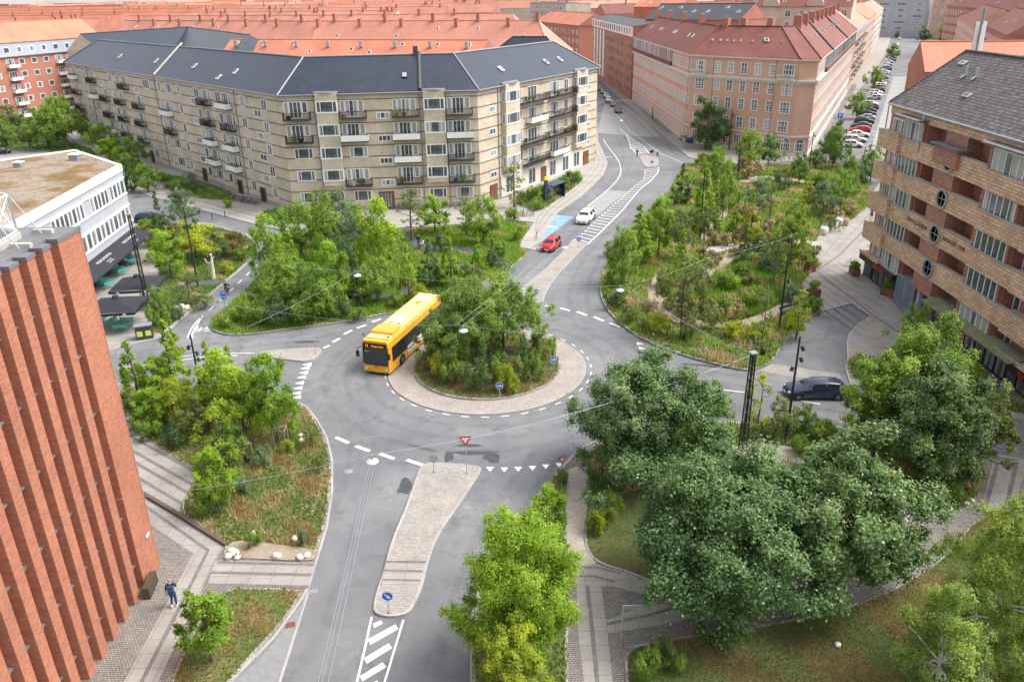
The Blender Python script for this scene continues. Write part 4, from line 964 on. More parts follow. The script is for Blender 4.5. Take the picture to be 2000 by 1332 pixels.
for u in(.02,.14,.28,.4,.5,.62,.74,.86):
 x=rd[3][0]+(rd[4][0]-rd[3][0])*u;y=rd[3][1]+(rd[4][1]-rd[3][1])*u;w=WB();w.box((x,y,ZT+.6),(1.2,1.5,2.6),atan2(1,.45));w.box((x,y,ZT+1.95),(.9,.9,.3),m=1);R1.part('chimney',w,[m_brick_red,m_lconcrete])
for x,y in((45.2,175.6),(48.2,173.4),(52.5,169.6)):
 w=WB();w.box((x,y,ZT+.4),(1.2,1.0,2.3),-.8);R1.part('chimney',w,m_brick_red)
w=WB()
for F in(LW,CC,CH_,RW):
 F.box(w,-.2,F.L+.2,13.75,14.05,.0,.5);F.box(w,-.1,F.L+.1,13.45,13.75,.003,.25);F.box(w,-.1,F.L+.1,3.55,3.85,.003,.22);F.box(w,-.1,F.L+.1,17.45,17.75,.0,.45)
R1.part('cornice',w,m_cream)
w=WB()
for F in(LW,CC,CH_,RW):
 n=int(F.L/.45)
 for i in range(n):F.box(w,F.L*(i+.2)/n,F.L*(i+.7)/n,13.2,13.45,.003,.2)
 F.box(w,0,F.L,0,.7,.004,.08)
R1.part('dentils',w,m_cream)
lat=dict(fr=.12,dep=.07,bar=.07)
u=CC.L/24.1
for k,z in enumerate((14.55,11.15,7.85,4.35)):
 for j,a in enumerate((1.9,6.0,9.0,12.0,15.0,18.2,21.4)):
  a*=u;big=j in(0,6)
  if big and k==0:R1.win(CC,a-.6,z-.35,2.2,2.55,(.22,.5,.78),(.3,.62),name='balcony_door',**lat)
  else:R1.win(CC,a-(.6 if big else.3),z,2.2 if big else 1.45,2.15,3 if big else 2,(.25,.5,.66),**lat)
for j,a in enumerate((1.9,6.0,9.0,12.0,15.0,18.2,21.4)):R1.win(CC,a*u-.5,.95,1.7,2.1,3,(.6,),**lat)
def archwin(B,F,a,z,w_,h,nm='arched_window'):
 mb=MB();pb=MB();n=10;pts=[(0,0),(w_,0)]+[(w_/2+w_/2*cos(pi*i/n),h+w_/2*sin(pi*i/n))for i in range(n+1)]
 cx=w_/2
 for i in range(n):mb.tube([(pts[i+2][0],-.05,pts[i+2][1]),(pts[i+3][0],-.05,pts[i+3][1])],.06,5)
 mb.box((0,-.05,h/2),(.12,.1,h));mb.box((w_,-.05,h/2),(.12,.1,h));mb.box((cx,-.05,.05),(w_,.1,.1));mb.box((cx,-.045,h),(w_,.09,.07))
 for i in range(1,4):mb.box((w_*i/4,-.045,h/2),(.05,.08,h))
 mb.box((cx,-.04,h*.5),(w_,.07,.05))
 for i in(1,3,5,7,9):mb.tube([(cx,-.04,h),(cx+w_/2*cos(pi*i/n),-.04,h+w_/2*sin(pi*i/n))],.025,4)
 pb.face([(x,-.02,z_)for x,z_ in pts]);p=F.P(a,z)
 o=put(nm,mb.data('arched_frame',m_white),B.e,(p[0]-B.loc[0],p[1]-B.loc[1],p[2]),F.rz);put('pane',pb.data('arched_pane',m_glass),o)
archwin(R1,CC,19.0*u,.9,1.9,1.5);archwin(R1,CC,22.0*u,.9,1.9,1.5);archwin(R1,CH_,.7,.9,1.8,1.5)
for a in(.6,20.0):
 w=WB();a*=u;CC.box(w,a,a+3.6*u,13.95,14.15,.0,.95)
 for i in range(12):q=CC.P(a+.15+(3.3*u)*i/11,0,.85);w.lathe([(.05,14.15),(.09,14.35),(.05,14.6),(.09,14.8)],(q[0],q[1],0),6)
 CC.box(w,a,a+3.6*u,14.8,14.95,.70,.98);R1.part('balustrade',w,m_cream)
for F,rows in((LW,(14.6,11.15,7.85,4.4,.9)),(RW,(14.6,11.15,7.85,4.4,.9))):
 n=int(F.L/2.6);st=F.L/n
 for k,z in enumerate(rows):
  for i in range(n):
   if k==0 and((F is LW and i*st<47)or(F is RW and i*st>14)):continue
   R1.win(F,i*st+.5,z,1.45,2.1,2,(.33,.66),**lat)
for F,a0,a1 in((LW,1.0,52.0),(RW,16.0,F.L-1)):
 w=WB();F.box(w,a0,a1,14.1,15.0,.05,.55);R1.part('band',w,m_tile_red)
 w=WB();F.box(w,a0,a1,15.0,17.7,-.2,.40);dm=R1.part('dormer_band',w,m_whitewall)
 n=int((a1-a0)/1.9)
 for i in range(n):
  wd=WB();p=a0+(a1-a0)*(i+.5)/n;F.box(wd,p-.45,p+.45,15.15,17.5,.40,.46,0);R1.part('slot_window',wd,m_glassfar)
def onslope(E0,E1,R0,R1_,ze,zr,s,v,off=.06):
 e=Vector((*E0,ze)).lerp(Vector((*E1,ze)),s);r=Vector((*R0,zr)).lerp(Vector((*R1_,zr)),s);t=(Vector((*E1,0))-Vector((*E0,0))).normalized();up=(r-e).normalized();n=t.cross(up).normalized()
 return e.lerp(r,v)+n*off,t,up,n
def skylight(B,a,hw=.4,hh=.55,mat=None):
 p,t,up,n=a;C4=[p-t*hw-up*hh,p+t*hw-up*hh,p+t*hw+up*hh,p-t*hw+up*hh];w=WB();w.hexa([*C4,*(c+n*.12 for c in C4)]);o=B.part('roof_window',w,mat or m_white)
 g=WB();g.face([c+n*.135+(p-c)*.2 for c in C4]);B.part('pane',g,m_glassfar,parent=o)
for s in(.12,.3,.34,.55,.58,.78,.84):skylight(R1,onslope(eo2[0],eo2[1],rd[0],rd[1],ZR_,ZT,s,.55),.35,.5)
skylight(R1,onslope(eo2[1],eo2[2],rd[1],rd[2],ZR_,ZT,.74,.55),.5,.6)
for s in(.1,.2,.28,.36,.44,.58,.9):skylight(R1,onslope(eo2[1],eo2[2],rd[1],rd[2],ZR_,ZT,s,.5),.16,.2)
for s in(.06,.1,.16,.26,.34,.42,.5,.56,.6,.7,.8):skylight(R1,onslope(eo2[3],eo2[4],rd[3],rd[4],ZR_,ZT,s,.6),.35,.6)
for F,s in((LW,.98),(CC,.23),(CC,.8)):pipes(R1,F,(F.L*s,),ZR_)
for s in(.22,.62):
 p0=onslope(eo2[3],eo2[4],rd[3],rd[4],ZR_,ZT,s,0,.15)[0];p1=onslope(eo2[3],eo2[4],rd[3],rd[4],ZR_,ZT,s,1,.15)[0];w=WB();w.tube([p0,p1],.25,6);R1.part('fire_wall',w,m_slate)
R1.flush()
TL=[(33.6,330.0),(36.5,246.0)]
B2,F2_,*_=block('apartment_building','taller red brick building with grey roof and pale attic storey up the left street',TL,20.4,21.6,15,m_brick_red,m_slate,(0,0),floors=(14.2,11.2,8.2,5.2,2.0),ww=(1.1,1.6,2),step=2.5,sd=4)
F=F2_[0];w=WB();F.box(w,0,F.L,17.6,20.3,.003,.3);B2.part('attic',w,m_white)
for i in range(18):w=WB();F.box(w,1.5+i*4.6,3.6+i*4.6,18.1,19.8,.3,.34);B2.part('attic_window',w,m_glassfar)
for i in range(4):w=WB();F.box(w,4+i*7.6,6.6+i*7.6,1.5,17.2,.003,.16);B2.part('white_bay',w,m_white)
B2.flush()
block('apartment_building','brick house with orange roof beyond the yellow brick block corner',[(14,420),(30,352)],17,21.5,14,m_brick_red,m_tile_orange,(1,0),floors=(13.5,10,6.5,3),ww=(2.2,1.6,2),step=5,sd=8)
block('apartment_building','plain ochre slab building with white balconies far behind the red roofs',[G(1035,6,24),G(1105,8,24)],24,24.5,14,m_brick_yellow,m_slate,(0,0),floors=(21,18,15,12,9,6),ww=(4,1.7,3),step=6,sd=9)
block('apartment_building','low dark roofed house behind the office block roof',[G(1262,38,22),G(1445,40,22)],22,26.0,14,m_brick_red,m_slate,(0,0),floors=(18.5,),ww=(1.6,1.6,2),step=4,skyl=6,sd=14)
B3,F3,*_=block('gabled_house','yellow brick house with dark red roof and two stepped gables',[G(1448,15,24.2),G(1665,13,24.2)],24.2,29.0,12,m_brick_yellow,m_tile_red,(0,0),floors=(21.2,17.8,14.3),ww=(1.7,2.0,2),step=3.9,skyl=6,sd=15)
F=F3[0]
for a in(F.L*.2,F.L*.6):
 w=WB();P=F.P;w.hexa([P(a,10,.1),P(a+5,10,.1),P(a+5,10,-2),P(a,10,-2),P(a,25.5,.1),P(a+5,25.5,.1),P(a+5,25.5,-2),P(a,25.5,-2)])
 w.mesh([P(a,25.5,.1),P(a+5,25.5,.1),P(a+2.5,28.6,.1),P(a,25.5,-5),P(a+5,25.5,-5),P(a+2.5,28.6,-5)],[(0,1,2),(1,4,5,2),(4,3,5),(3,0,2,5)]);B3.part('gable',w,m_brick_yellow)
block('apartment_building','orange roofed house behind the dark roofed low house',[G(1238,14,23),G(1330,14,23)],23,27.5,14,m_brick_red,m_tile_orange,(0,0),skyl=5,sd=16)
Pst=Vector(c2);dst=(Vector(rgt)-Pst).normalized()
def st_(d,o=0.0):q=Pst+dst*d+Vector((dst.y,-dst.x))*o;return(q.x,q.y)
B4,F4,*_=block('apartment_building','pink house with rows of balconies and salmon roof along the parking street',[st_(112),st_(182)],18.2,23.2,13,m_brick_pink,m_tile_pink,(0,0),floors=(14.6,11.4,8.1,4.8,1.2),ww=(1.3,1.8,2),step=2.9,chim=[(.1+.1*i,.95)for i in range(9)],skyl=14,sd=17)
F=F4[0];w=WB();F.box(w,1,F.L-1,17.0,18.1,.003,.4);B4.part('dormer_band',w,m_whitewall)
for k in range(4):
 for i in range(9):balcony(B4,F,4+i*7.3,13.2-3.3*k,2.6,1.1,'panel' if(i+k)%2 else 'bars')
block('apartment_building','cream house with orange roof further up the parking street',[st_(184),st_(262)],18.5,23.0,13,m_brick_pink,m_tile_orange,(0,0),floors=(14.6,11.4,8.1,4.8,1.2),ww=(1.3,1.8,2),step=3.4,skyl=8,sd=18)
block('apartment_building','narrow pale fronted house at the far end of the parking street, left side',[st_(264),st_(380)],17.8,22.4,13,m_brick_yellow,m_tile_pink,(0,0),floors=(14.2,11,7.8,4.5,1.2),ww=(1.3,1.8,2),step=3.6,sd=19)
block('office_building','white slab building closing the end of the parking street',[st_(430,-6),st_(420,24)],26,26.6,14,m_whitewall,m_slate,(0,0),floors=(22,18.5,15,11.5,8,4.5),ww=(6,1.5,4),step=8,sd=20)
block('apartment_building','pale brick building beside the white slab at the street end',[st_(415,26),st_(400,60)],24,26,14,m_brick_pink,m_tile_red,(0,0),floors=(20,16.8,13.6,10.4,7.2,4),ww=(1.4,1.8,2),step=3.6,sd=21)
def sr_(d,o=31):return st_(d,o)
block('apartment_building','orange roofed house directly behind the clinker building',[sr_(88,43),sr_(50,43)],16.6,22.0,13,m_brick_red,m_tile_orange,(0,0),floors=(13,10,7,4),ww=(1.2,1.7,2),step=3,sd=22)
block('apartment_building','long dark red roofed building beyond the orange roof on the right',[sr_(150,37),sr_(90,38)],17.6,22.8,15,m_brick_red,m_tile_red,(0,0),floors=(14,11,8,5),ww=(1.2,1.8,2),step=3.2,sd=23,skyl=4)
block('apartment_building','brick row at the far right of the parking street',[sr_(300,33),sr_(153,34)],17.6,22.4,14,m_brick_pink,m_tile_red,(0,0),floors=(14,11,8,5),ww=(1.2,1.8,2),step=3.2,sd=24)
block('apartment_building','wide red brick building with dark red roof at the top right corner',[G(1850,12,21),G(2040,27,21)],21,27,16,m_brick_red,m_tile_red,(0,0),floors=(17.6,14.2,10.8,7.4),ww=(1.5,2.1,2),step=3.8,sd=25,skyl=5)
block('courtyard_house','house with glossy dark tile roof behind the clinker building at right edge',[(68,112),(112,104)],17.2,21.8,12,m_brick_red,m_tile_dark,(1,0),sd=26)
block('courtyard_house','house with bright orange roof behind the glossy dark tile roof',[(70,140),(140,124)],16.6,21.0,12,m_brick_red,m_tile_orange,(0,0),sd=27)
for i,(x0,y0,x1,y1,z)in enumerate([(60,520,170,560,22.4),(110,424,152,410,22.6),(250,420,420,390,22.8),(40,700,180,740,22.6),(230,620,460,600,22.6),(260,300,420,270,22.4),(60,960,260,1000,23.2),(300,900,600,860,23)]):
 lab=['dark red roof behind the gabled yellow house, a long terrace','small coral roofed terrace above the roofs of the parking street','coral roofed terrace at the top right behind the wide brick building','dark red roofed terrace on the skyline above the gabled house','coral terrace on the skyline at the top right corner','dark red terrace at the right edge behind the wide brick building','coral skyline terrace over the office block roof','dark red skyline terrace at the far top right'][i]
 block('terrace_block',lab,[(x0,y0),(x1,y1)],17,z,15,m_brick_red,(m_tile_red,m_tile_pink)[i%2],(0,0),chim=[(rdf.random(),.95)for _ in range(6)],sd=40+i,group='roofs on the far side of the office block')
# ================================================================== c
XF=40.2
RB=Bld('apartment_building','clinker brick corner building with ochre balcony bands and round porthole windows','building',(XF,62,0))
FB=Fac((XF,87.0),(XF,40.0));g=lambda y:87.0-y
NT=((9.3,12.7,1.4),(16.4,19.9,1.4),(26.0,34.6,.9));fpt=[(XF,85.75)]
for a0,a1,dd in NT:fpt+=[(XF,87-a0),(XF+dd,87-a0),(XF+dd,87-a1),(XF,87-a1)]
w=WB();w.prism(fpt+[(XF,40),(54,40),(54,85.75)],0,18.6);RB.part('wall',w,m_brick_maroon)
w=WB()
for a0,a1,dd in NT:
 for zz in(15.1,11.78,8.46,5.14,2.6):w.box((XF+dd/2-.005,87-(a0+a1)/2,zz),(dd+.05,a1-a0-.01,.18))
RB.part('loggia_floor',w,m_lconcrete)
w=WB();ze,zr=18.75,23.7;xe,xr,xb=XF-.35,46.9,55.0
for a,b in(((xe,ze),(xr,zr)),):w.face([(a[0],86.0,a[1]),(a[0],39,a[1]),(b[0],39,b[1]),(b[0],86.0,b[1])])
w.face([(xb,39,ze),(xb,86.0,ze),(xr,86.0,zr),(xr,39,zr)]);RB.part('roof',w,m_tile_old)
w=WB();w.face([(xe+.3,85.8,ze-.1),(xr,85.8,zr-.1),(xb,85.8,ze-.1)]);RB.part('gable',w,m_brick_maroon)
w=WB();w.tube([(xr,86.0,zr+.05),(xr,39,zr+.05)],.15,6);w.tube([(xe,86.05,ze+.05),(xr,86.05,zr+.05)],.13,6);RB.part('ridge_tiles',w,m_tile_old)
w=WB();w.tube([(xe-.06,86.0,ze-.08),(xe-.06,39,ze-.08)],.1,6);RB.part('gutter',w,m_zinc)
FH2=3.32;zf=[15.9-FH2*k for k in range(5)]
def bandbox(a0,a1,z0,z1,d,m=m_brick_clinker,name='balcony_wall'):
 w=WB();FB.box(w,a0,a1,z0,z1,.0,d);w2=WB();FB.box(w2,a0-.03,a1+.03,z1,z1+.09,d-.22,d+.04);o=RB.part(name,w,m);RB.part('coping',w2,m_lconcrete,parent=o);return o
FW=Fac((XF-.02,87.0),(XF-.02,40.0))
for k in range(5):
 zs=15.15-FH2*k
 top=zs+1.0
 lo=(zs-.8)if k<4 else 2.62
 bandbox(.95,5.5,lo,top,.95);bandbox(5.5,9.2,lo-.1*(k<4),top-.28,.55)
 if k<4:bandbox(9.2,14.2,lo,top-.1,.62);bandbox(14.2,16.5,lo,top-.05,.66)
 bandbox(16.5,21.0,lo,top,.62);bandbox(21.0,28.0,lo-.1*(k<4),top-.28,.62);bandbox(28.0,34.8,lo,top,1.05);bandbox(34.8,43,lo,top-.28,.62)
 RB.win(FB,2.0,zs+.55,1.7,1.75,3,d=.02);RB.win(FB,3.9,zs+.02,.8,2.3,1,d=.02,name='balcony_door')
 RB.win(FB,5.05,zs+.72,3.9,1.85,5,d=.30,fr=.09)
 w=WB();FB.box(w,4.95,9.1,zs+.5,zs+2.7,.0,.26);RB.part('bay',w,m_brick_maroon)
 if k==0:w=WB();FB.box(w,4.6,9.5,zs+2.85,zs+3.0,.0,1.35);RB.part('canopy',w,m_lead)
 for a0,a1 in((9.3,12.7),(16.4,19.9)):
  RB.win(FB,a1-1.95,zs+.08,.85,2.2,1,d=-1.38,name='balcony_door',fr=.12);RB.win(FB,a1-1.05,zs+.75,.95,1.45,2,d=-1.38)
 if k>0 or True:
  cz=zs+.10-(.0);cy=15.3;w=WB();n=24;P=FB.P;zz=cz+.12
  for i in range(n):
   t0,t1=2*pi*i/n,2*pi*(i+1)/n;r0,r1=.72,.95
   w.mesh([P(cy+r*cos(t),zz+r*sin(t),d)for d in(.63,.80)for t,r in((t0,r0),(t0,r1),(t1,r1),(t1,r0))],[(4,5,6,7),(0,4,7,3),(1,2,6,5)])
  w.tube([P(cy-.72,zz,.70),P(cy+.72,zz,.70)],.035,5);w.tube([P(cy,zz-.72,.70),P(cy,zz+.72,.70)],.035,5)
  if k<4:
   o=RB.part('porthole',w,m_zinc);w=WB();w.face([P(cy+.74*cos(2*pi*i/n),zz+.74*sin(2*pi*i/n),.66)for i in range(n)]);RB.part('pane',w,m_glass,parent=o)
 w=WB();FB.box(w,12.75,16.35,zs+.9,zs+2.52,.0,.60)
 if k>0:RB.part('brick_pier',w,m_brick_maroon)
 RB.win(FB,21.3,zs+.72,4.4,1.85,5,d=.42,fr=.09)
 w=WB();FB.box(w,21.1,25.9,zs+.5,zs+2.7,.0,.40);RB.part('bay',w,m_brick_maroon)
 RB.win(FB,26.2,zs+.08,.95,2.2,1,d=-.88,name='balcony_door',fr=.14);RB.win(FB,30.2,zs+.08,.9,2.3,1,d=-.88,name='balcony_door',fr=.12);RB.win(FB,31.2,zs+.75,2.2,1.6,3,d=-.88)
 RB.win(FB,37,zs+.75,4.2,1.8,5,d=.05)
 if k==0:w=WB();FB.box(w,20.6,26.6,zs+2.85,zs+3.0,.0,1.35);RB.part('canopy',w,m_lead)
w=WB();FB.box(w,1.25,47,17.75,18.6,.0,.12);RB.part('eaves_band',w,m_brick_clinker)
w=WB();FB.box(w,12.8,16.9,15.0,16.6,.0,1.0);RB.part('roof_box',w,m_brick_maroon);w=WB();FB.box(w,12.5,17.2,16.6,16.75,.0,1.3);RB.part('canopy',w,m_lead)
pipes(RB,Fac((XF-.55,87),(XF-.55,40)),(1.7,),18.7,m_galv,15.6);pipes(RB,Fac((XF-.6,87),(XF-.6,40)),(9.35,),18.7,m_galv,15.2)
w=WB();FB.box(w,1.2,9.3,2.0,2.6,.0,.98);RB.part('fascia',w,m_black)
for i in range(4):RB.win(FB,3.75+i*1.34,.12,1.26,1.85,1,d=.30,name='shop_window',glass=m_shop,mat=m_black)
w=WB();FB.box(w,1.25,9.3,.02,2.1,.0,.28);RB.part('shop_front',w,m_black)
w=WB();FB.box(w,1.7,3.2,.05,2.0,.28,.34);RB.part('shop_door',w,plain('teal_door',(.03,.13,.17),.4))
for a0 in(9.7,11.6):
 w=WB();FB.box(w,a0,a0+1.85,.1,.2,.55,.62);FB.box(w,a0,a0+1.85,3.0,3.1,.55,.62);FB.box(w,a0,a0+.08,.1,3.1,.55,.62);FB.box(w,a0+1.77,a0+1.85,.1,3.1,.55,.62)
 for i in range(13):FB.box(w,a0+.12+i*.13,a0+.16+i*.13,.2,3.0,.57,.60)
 for i in range(18):FB.box(w,a0+.1,a0+1.76,.25+i*.155,.275+i*.155,.565,.595)
 RB.part('gate',w,plain('pale_blue_steel',(.30,.36,.46),.45,.2))
w=WB();FB.box(w,14.0,16.4,2.7,2.95,.0,.5);FB.box(w,14.0,14.3,.05,2.7,.0,.5);FB.box(w,16.1,16.4,.05,2.7,.0,.5);FB.box(w,14.3,16.1,.02,.2,.0,1.1);o=RB.part('entrance',w,m_whitewall)
w=WB();FB.box(w,14.35,16.05,.2,2.7,.02,.10);RB.part('door',w,m_dark,parent=o)
w=WB();P=FB.P;w.hexa([P(16.8,2.75,1.6),P(31.0,2.75,1.6),P(31.0,2.95,0),P(16.8,2.95,0),P(16.8,2.85,1.6),P(31.0,2.85,1.6),P(31.0,3.15,0),P(16.8,3.15,0)]);RB.part('canopy',w,soil('mossy_canopy',[(.3,(.24,.23,.20)),(.55,(.20,.21,.10)),(.75,(.14,.17,.05))],.8,1.5),)
a=16.9
for wd in(1.5,1.5,1.5,0,1.7,1.6,1.6,1.6,1.5,1.5,1.8):
 if wd:RB.win(FB,a,.2,wd-.06,2.6,1,d=.06,name='shop_window',glass=m_shop,mat=m_black);a+=wd
 else:a+=.9
w=WB();FB.box(w,30.0,38,2.0,2.6,.0,1.08);RB.part('fascia',w,m_black)
RB.flush()
def text3d(txt,size,mat,F,a,z,d,ext_=.02,parent=None,name='lettering',loc=(0,0,0),rx=pi/2,al='LEFT',extra_rot=0.0):
 cu=bpy.data.curves.new(name,'FONT');cu.body=txt;cu.size=size;cu.extrude=ext_;cu.align_x=al;cu.resolution_u=2
 tmp=bpy.data.objects.new('tmp',cu);COL.objects.link(tmp);bpy.context.view_layer.update()
 me=bpy.data.meshes.new_from_object(tmp.evaluated_get(bpy.context.evaluated_depsgraph_get()));bpy.data.objects.remove(tmp);me.materials.clear();me.materials.append(mat)
 o=bpy.data.objects.new(name,me);COL.objects.link(o)
 if F is not None:
  p=F.P(a,z,d);o.location=(p[0]-loc[0],p[1]-loc[1],p[2]-loc[2]);o.rotation_euler=(rx,0,F.rz)
 if parent is not None:o.parent=parent
 return o
m_letter=plain('iron_letters',(.19,.12,.075),.7)
text3d('AFHOLDSHJEM',.62,m_letter,FB,9.5,8.55,.64,parent=RB.e,loc=RB.loc,name='lettering')
text3d('AMAGER 1938',.62,m_letter,FB,16.6,8.55,.64,parent=RB.e,loc=RB.loc,name='lettering')
text3d('SANTANI',.62,m_redp,FB,4.7,2.05,1.0,parent=RB.e,loc=RB.loc,name='shop_sign')
text3d('TH',.6,m_redp,FB,31.6,2.02,1.10,parent=RB.e,loc=RB.loc,name='shop_sign')
ws=((44.0,82,23.0),)
for px,py in((1922,152),(1940,150)):
 p,t,up,n=onslope((xe,86.0),(xe,39),(xr,86.0),(xr,39),ze,zr,.12 if px<1930 else.16,.62);w=WB();w.tube([p,p+Vector((0,0,.9))],.14,8);w.tube([p-up*.5+n*.1,p+n*.1],.12,6);RB.part('roof_pipe',w,m_galv)
for s,v in((.21,.36),(.05,.8)):
 skylight(RB,onslope((xe,86.0),(xe,39),(xr,86.0),(xr,39),ze,zr,s,v),.5,.25)
t=thing('antenna_mast','telecom mast with white panel antennas behind the old tile roof ridge','antenna',(49.0,88.0,18.5))
w=MB();w.tube([(0,0,0),(0,0,9.2)],.14,8);w.build('pole',m_grey,t)
for x,y,z in((-.35,.1,6.3),(.4,.15,6.3),(.05,-.35,6.0)):w=MB();w.box((x,y,z+.2),(.32,.2,2.8));w.build('panel',m_white,t)
w=MB();w.lathe([(0,0),(.4,.08),(.42,.2)],(.5,-.4,4.6),12);w.build('dish',m_white,t)
# ================================================================== w
WBd=Bld('cafe_building','white three storey building with ribbon windows and mossy flat roof','building',(-47.8,99.2,0))
ZW=11.4;w0=(-47.8,99.2);w1=(-44.8,62.0);w2=(-59.2,110.7);w3=(-84,85);w4=(-80,60)
FWh=Fac(w1[:2],w0);FWh=Fac(w0,w1)if False else FWh
FN=Fac(w0,w2)
w=WB();w.prism([w1,w0,w2,w3,w4],3.3,ZW-.3,0,0);WBd.part('wall',w,m_whitewall)
w=WB();w.prism([(w1[0]-.8,w1[1]),(w0[0]-.8,w0[1]-.5),(w2[0]-.3,w2[1]-1),w3,w4],0,3.3);WBd.part('ground_floor',w,m_dark)
w=WB();rp=inset([w1,w0,w2,w3,w4],.35);w.face([(*p,ZW-.12)for p in ccw(rp)]);WBd.part('roof',w,m_moss)
w=WB();pl=ccw([w1,w0,w2,w3,w4]);pi_=inset(pl,.4);po=inset(pl,-.12)
for i in range(5):
 j=(i+1)%5;w.face([(*po[i],ZW-.75),(*po[j],ZW-.75),(*po[j],ZW),(*po[i],ZW)]);w.face([(*po[i],ZW),(*po[j],ZW),(*pi_[j],ZW),(*pi_[i],ZW)]);w.face([(*pi_[i],ZW),(*pi_[j],ZW),(*pi_[j],ZW-.15),(*pi_[i],ZW-.15)])
WBd.part('parapet',w,m_white)
for(z,h,a0,a1)in((8.0,1.75,16.5,24.5),(8.0,1.75,26.3,31.6),(8.0,1.75,32.1,36.8),(4.55,1.85,0,36.8)):
 n=int((a1-a0)/1.0);st=(a1-a0)/n
 if a0==0:a0=15.5;n=16;st=(36.8-15.5)/n
 for i in range(n):WBd.win(FWh,a0+i*st,z,st-.02,h,1,(),d=.02,fr=.10)
for z in(7.85,9.8,4.4,6.45):w=WB();FWh.box(w,0,FWh.L,z,z+.12,.0,.12);WBd.part('string_course',w,m_white)
for i in range(12):WBd.win(FWh,14+i*1.9,.2,1.8,2.7,1,d=-.78,name='shop_window',glass=m_shop,mat=m_black)
for i in range(6):WBd.win(FN,1+i*2.2,8.0,1.9,1.7,2)
WBd.flush()
w=WB();P=FWh.P;w.hexa([P(12,2.75,2.2),P(36.9,2.75,2.2),P(36.9,2.75,2.16),P(12,2.75,2.16),P(12,3.6,.1),P(36.9,3.6,.1),P(36.9,3.55,.06),P(12,3.55,.06)])
w.face([P(12,2.75,2.2),P(36.9,2.75,2.2),P(36.9,2.55,2.2),P(12,2.55,2.2)])
aw=tag(w.build('awning',m_canvas,org=(-45,80,0)),'long black awning with white lettering along the cafe front','awning')
m_awl=plain('white_print',(.70,.70,.70),.8)
slope=atan2(.85,2.1)
for i,a in enumerate((15.5,22.5,30.5)):
 for j,(tx,sz,dz)in enumerate((('WULFF & KONSTALI',.46,0.0),('Brunch · Kaffe',.22,-.5),('Lunch & Drinks',.22,-.8))):
  v=.56+dz*.42;p=P(a+2.2,2.75+.85*v,2.2-2.1*v)
  o=text3d(tx,sz,m_awl,None,0,0,0,.004,al='CENTER',name='lettering');o.location=(p[0]+45+.02,p[1]-80,p[2]+.03);o.rotation_euler=(slope,0,FWh.rz);o.parent=aw
for x,y,s in((-55.5,103.5,1.0),(-60.5,99.5,.8)):
 t=thing('roof_hatch','small grey '+('hatch with pale lid' if s==1 else 'vent cowl')+' on the mossy flat roof','roof vent',(x,y,ZW-.1));w=MB();w.box((0,0,.35*s),(1.1*s,1.1*s,.7*s));w.build('curb',m_grey,t);w=MB();w.box((0,0,.75*s),(1.3*s,1.3*s,.12));w.build('lid',m_white,t)
# ================================================================== b
XT=-20.62;ZTW=20.0
TW=Bld('brick_tower','tall red brick tower with close vertical fins','tower',(XT,30,0))
w=WB();w.prism([(XT-.80,12),(XT-.80,37.3),(-34,37.3),(-34,12)],0,ZTW-.15);TW.part('core',w,m_brick_tower)
w=WB();w.hexa([(XT-.80,35.3,0),(XT,35.3,0),(XT,37.35,0),(XT-.80,37.35,0),(XT-.80,35.3,ZTW),(XT,35.3,ZTW),(XT,37.35,ZTW),(XT-.80,37.35,ZTW)]);TW.part('corner_pier',w,m_brick_tower)
w=WB();w.box((-27.3,37.32,ZTW/2),(13.4,.1,ZTW));TW.part('north_wall',w,m_brick_tower)
k=0;y=34.50;rt=random.Random(3);tops=[(XT-.0,37.35),(XT-.0,35.3)]
while y>12:
 y0=y-.62;w=WB();xx=XT+.06
 w.hexa([(XT-.80,y0,0),(xx,y0,0),(xx,y,0),(XT-.80,y,0),(XT-.80,y0,ZTW),(xx,y0,ZTW),(xx,y,ZTW),(XT-.80,y,ZTW)]);TW.part('fin',w,m_brick_tower)
 yr=y;y-=1.27
for r in range(19):
 ya=34.50-1.27*(r-1)-.62 if r else 35.3;yb=34.50-1.27*r
 for q in range(7):
  z=17.36-3.15*q-(0.0 if True else 0)
  if z<.8:continue
  z+=0.0
  w=WB();zt,zb=z,z-1.25
  w.mesh([(XT-.80,yb,zt),(XT-.30,yb,zt),(XT-.30,ya,zt),(XT-.80,ya,zt),(XT-.80,yb,zb),(XT-.78,yb,zb),(XT-.78,ya,zb),(XT-.80,ya,zb)],[(0,1,2,3),(5,6,2,1),(4,5,1,0),(3,2,6,7)])
  TW.part('spandrel',w,m_brick_tower)
  w=WB();w.box((XT-.50,(ya+yb)/2,z+.04),(.56,ya-yb-.02,.08));TW.part('sill',w,m_lead)
w=WB()
for(ya,yb,x)in[(37.4,35.25,XT+.04)]+[(34.55-1.27*i,33.83-1.27*i,XT+.10)for i in range(18)]+[(35.25-1.27*i if i==0 else 33.83-1.27*(i-1),34.55-1.27*i,XT-.50)for i in range(18)]:
 w.box(((x-34)/2,(ya+yb)/2,ZTW+.0),(x+34,abs(ya-yb),.18))
TW.part('coping',w,m_lead)
w=WB()
TW.flush()
t=thing('roof_screen','white steel lattice screen on concrete feet on top of the brick tower','fence',(-22.6,36.0,ZTW+.09))
def scr(x,y):return(x+22.6,y-36.0)
pts=[(-21.9,30.5),(-22.2,33.2),(-22.5,35.6),(-24.6,37.0),(-27.5,37.0)]
w=MB()
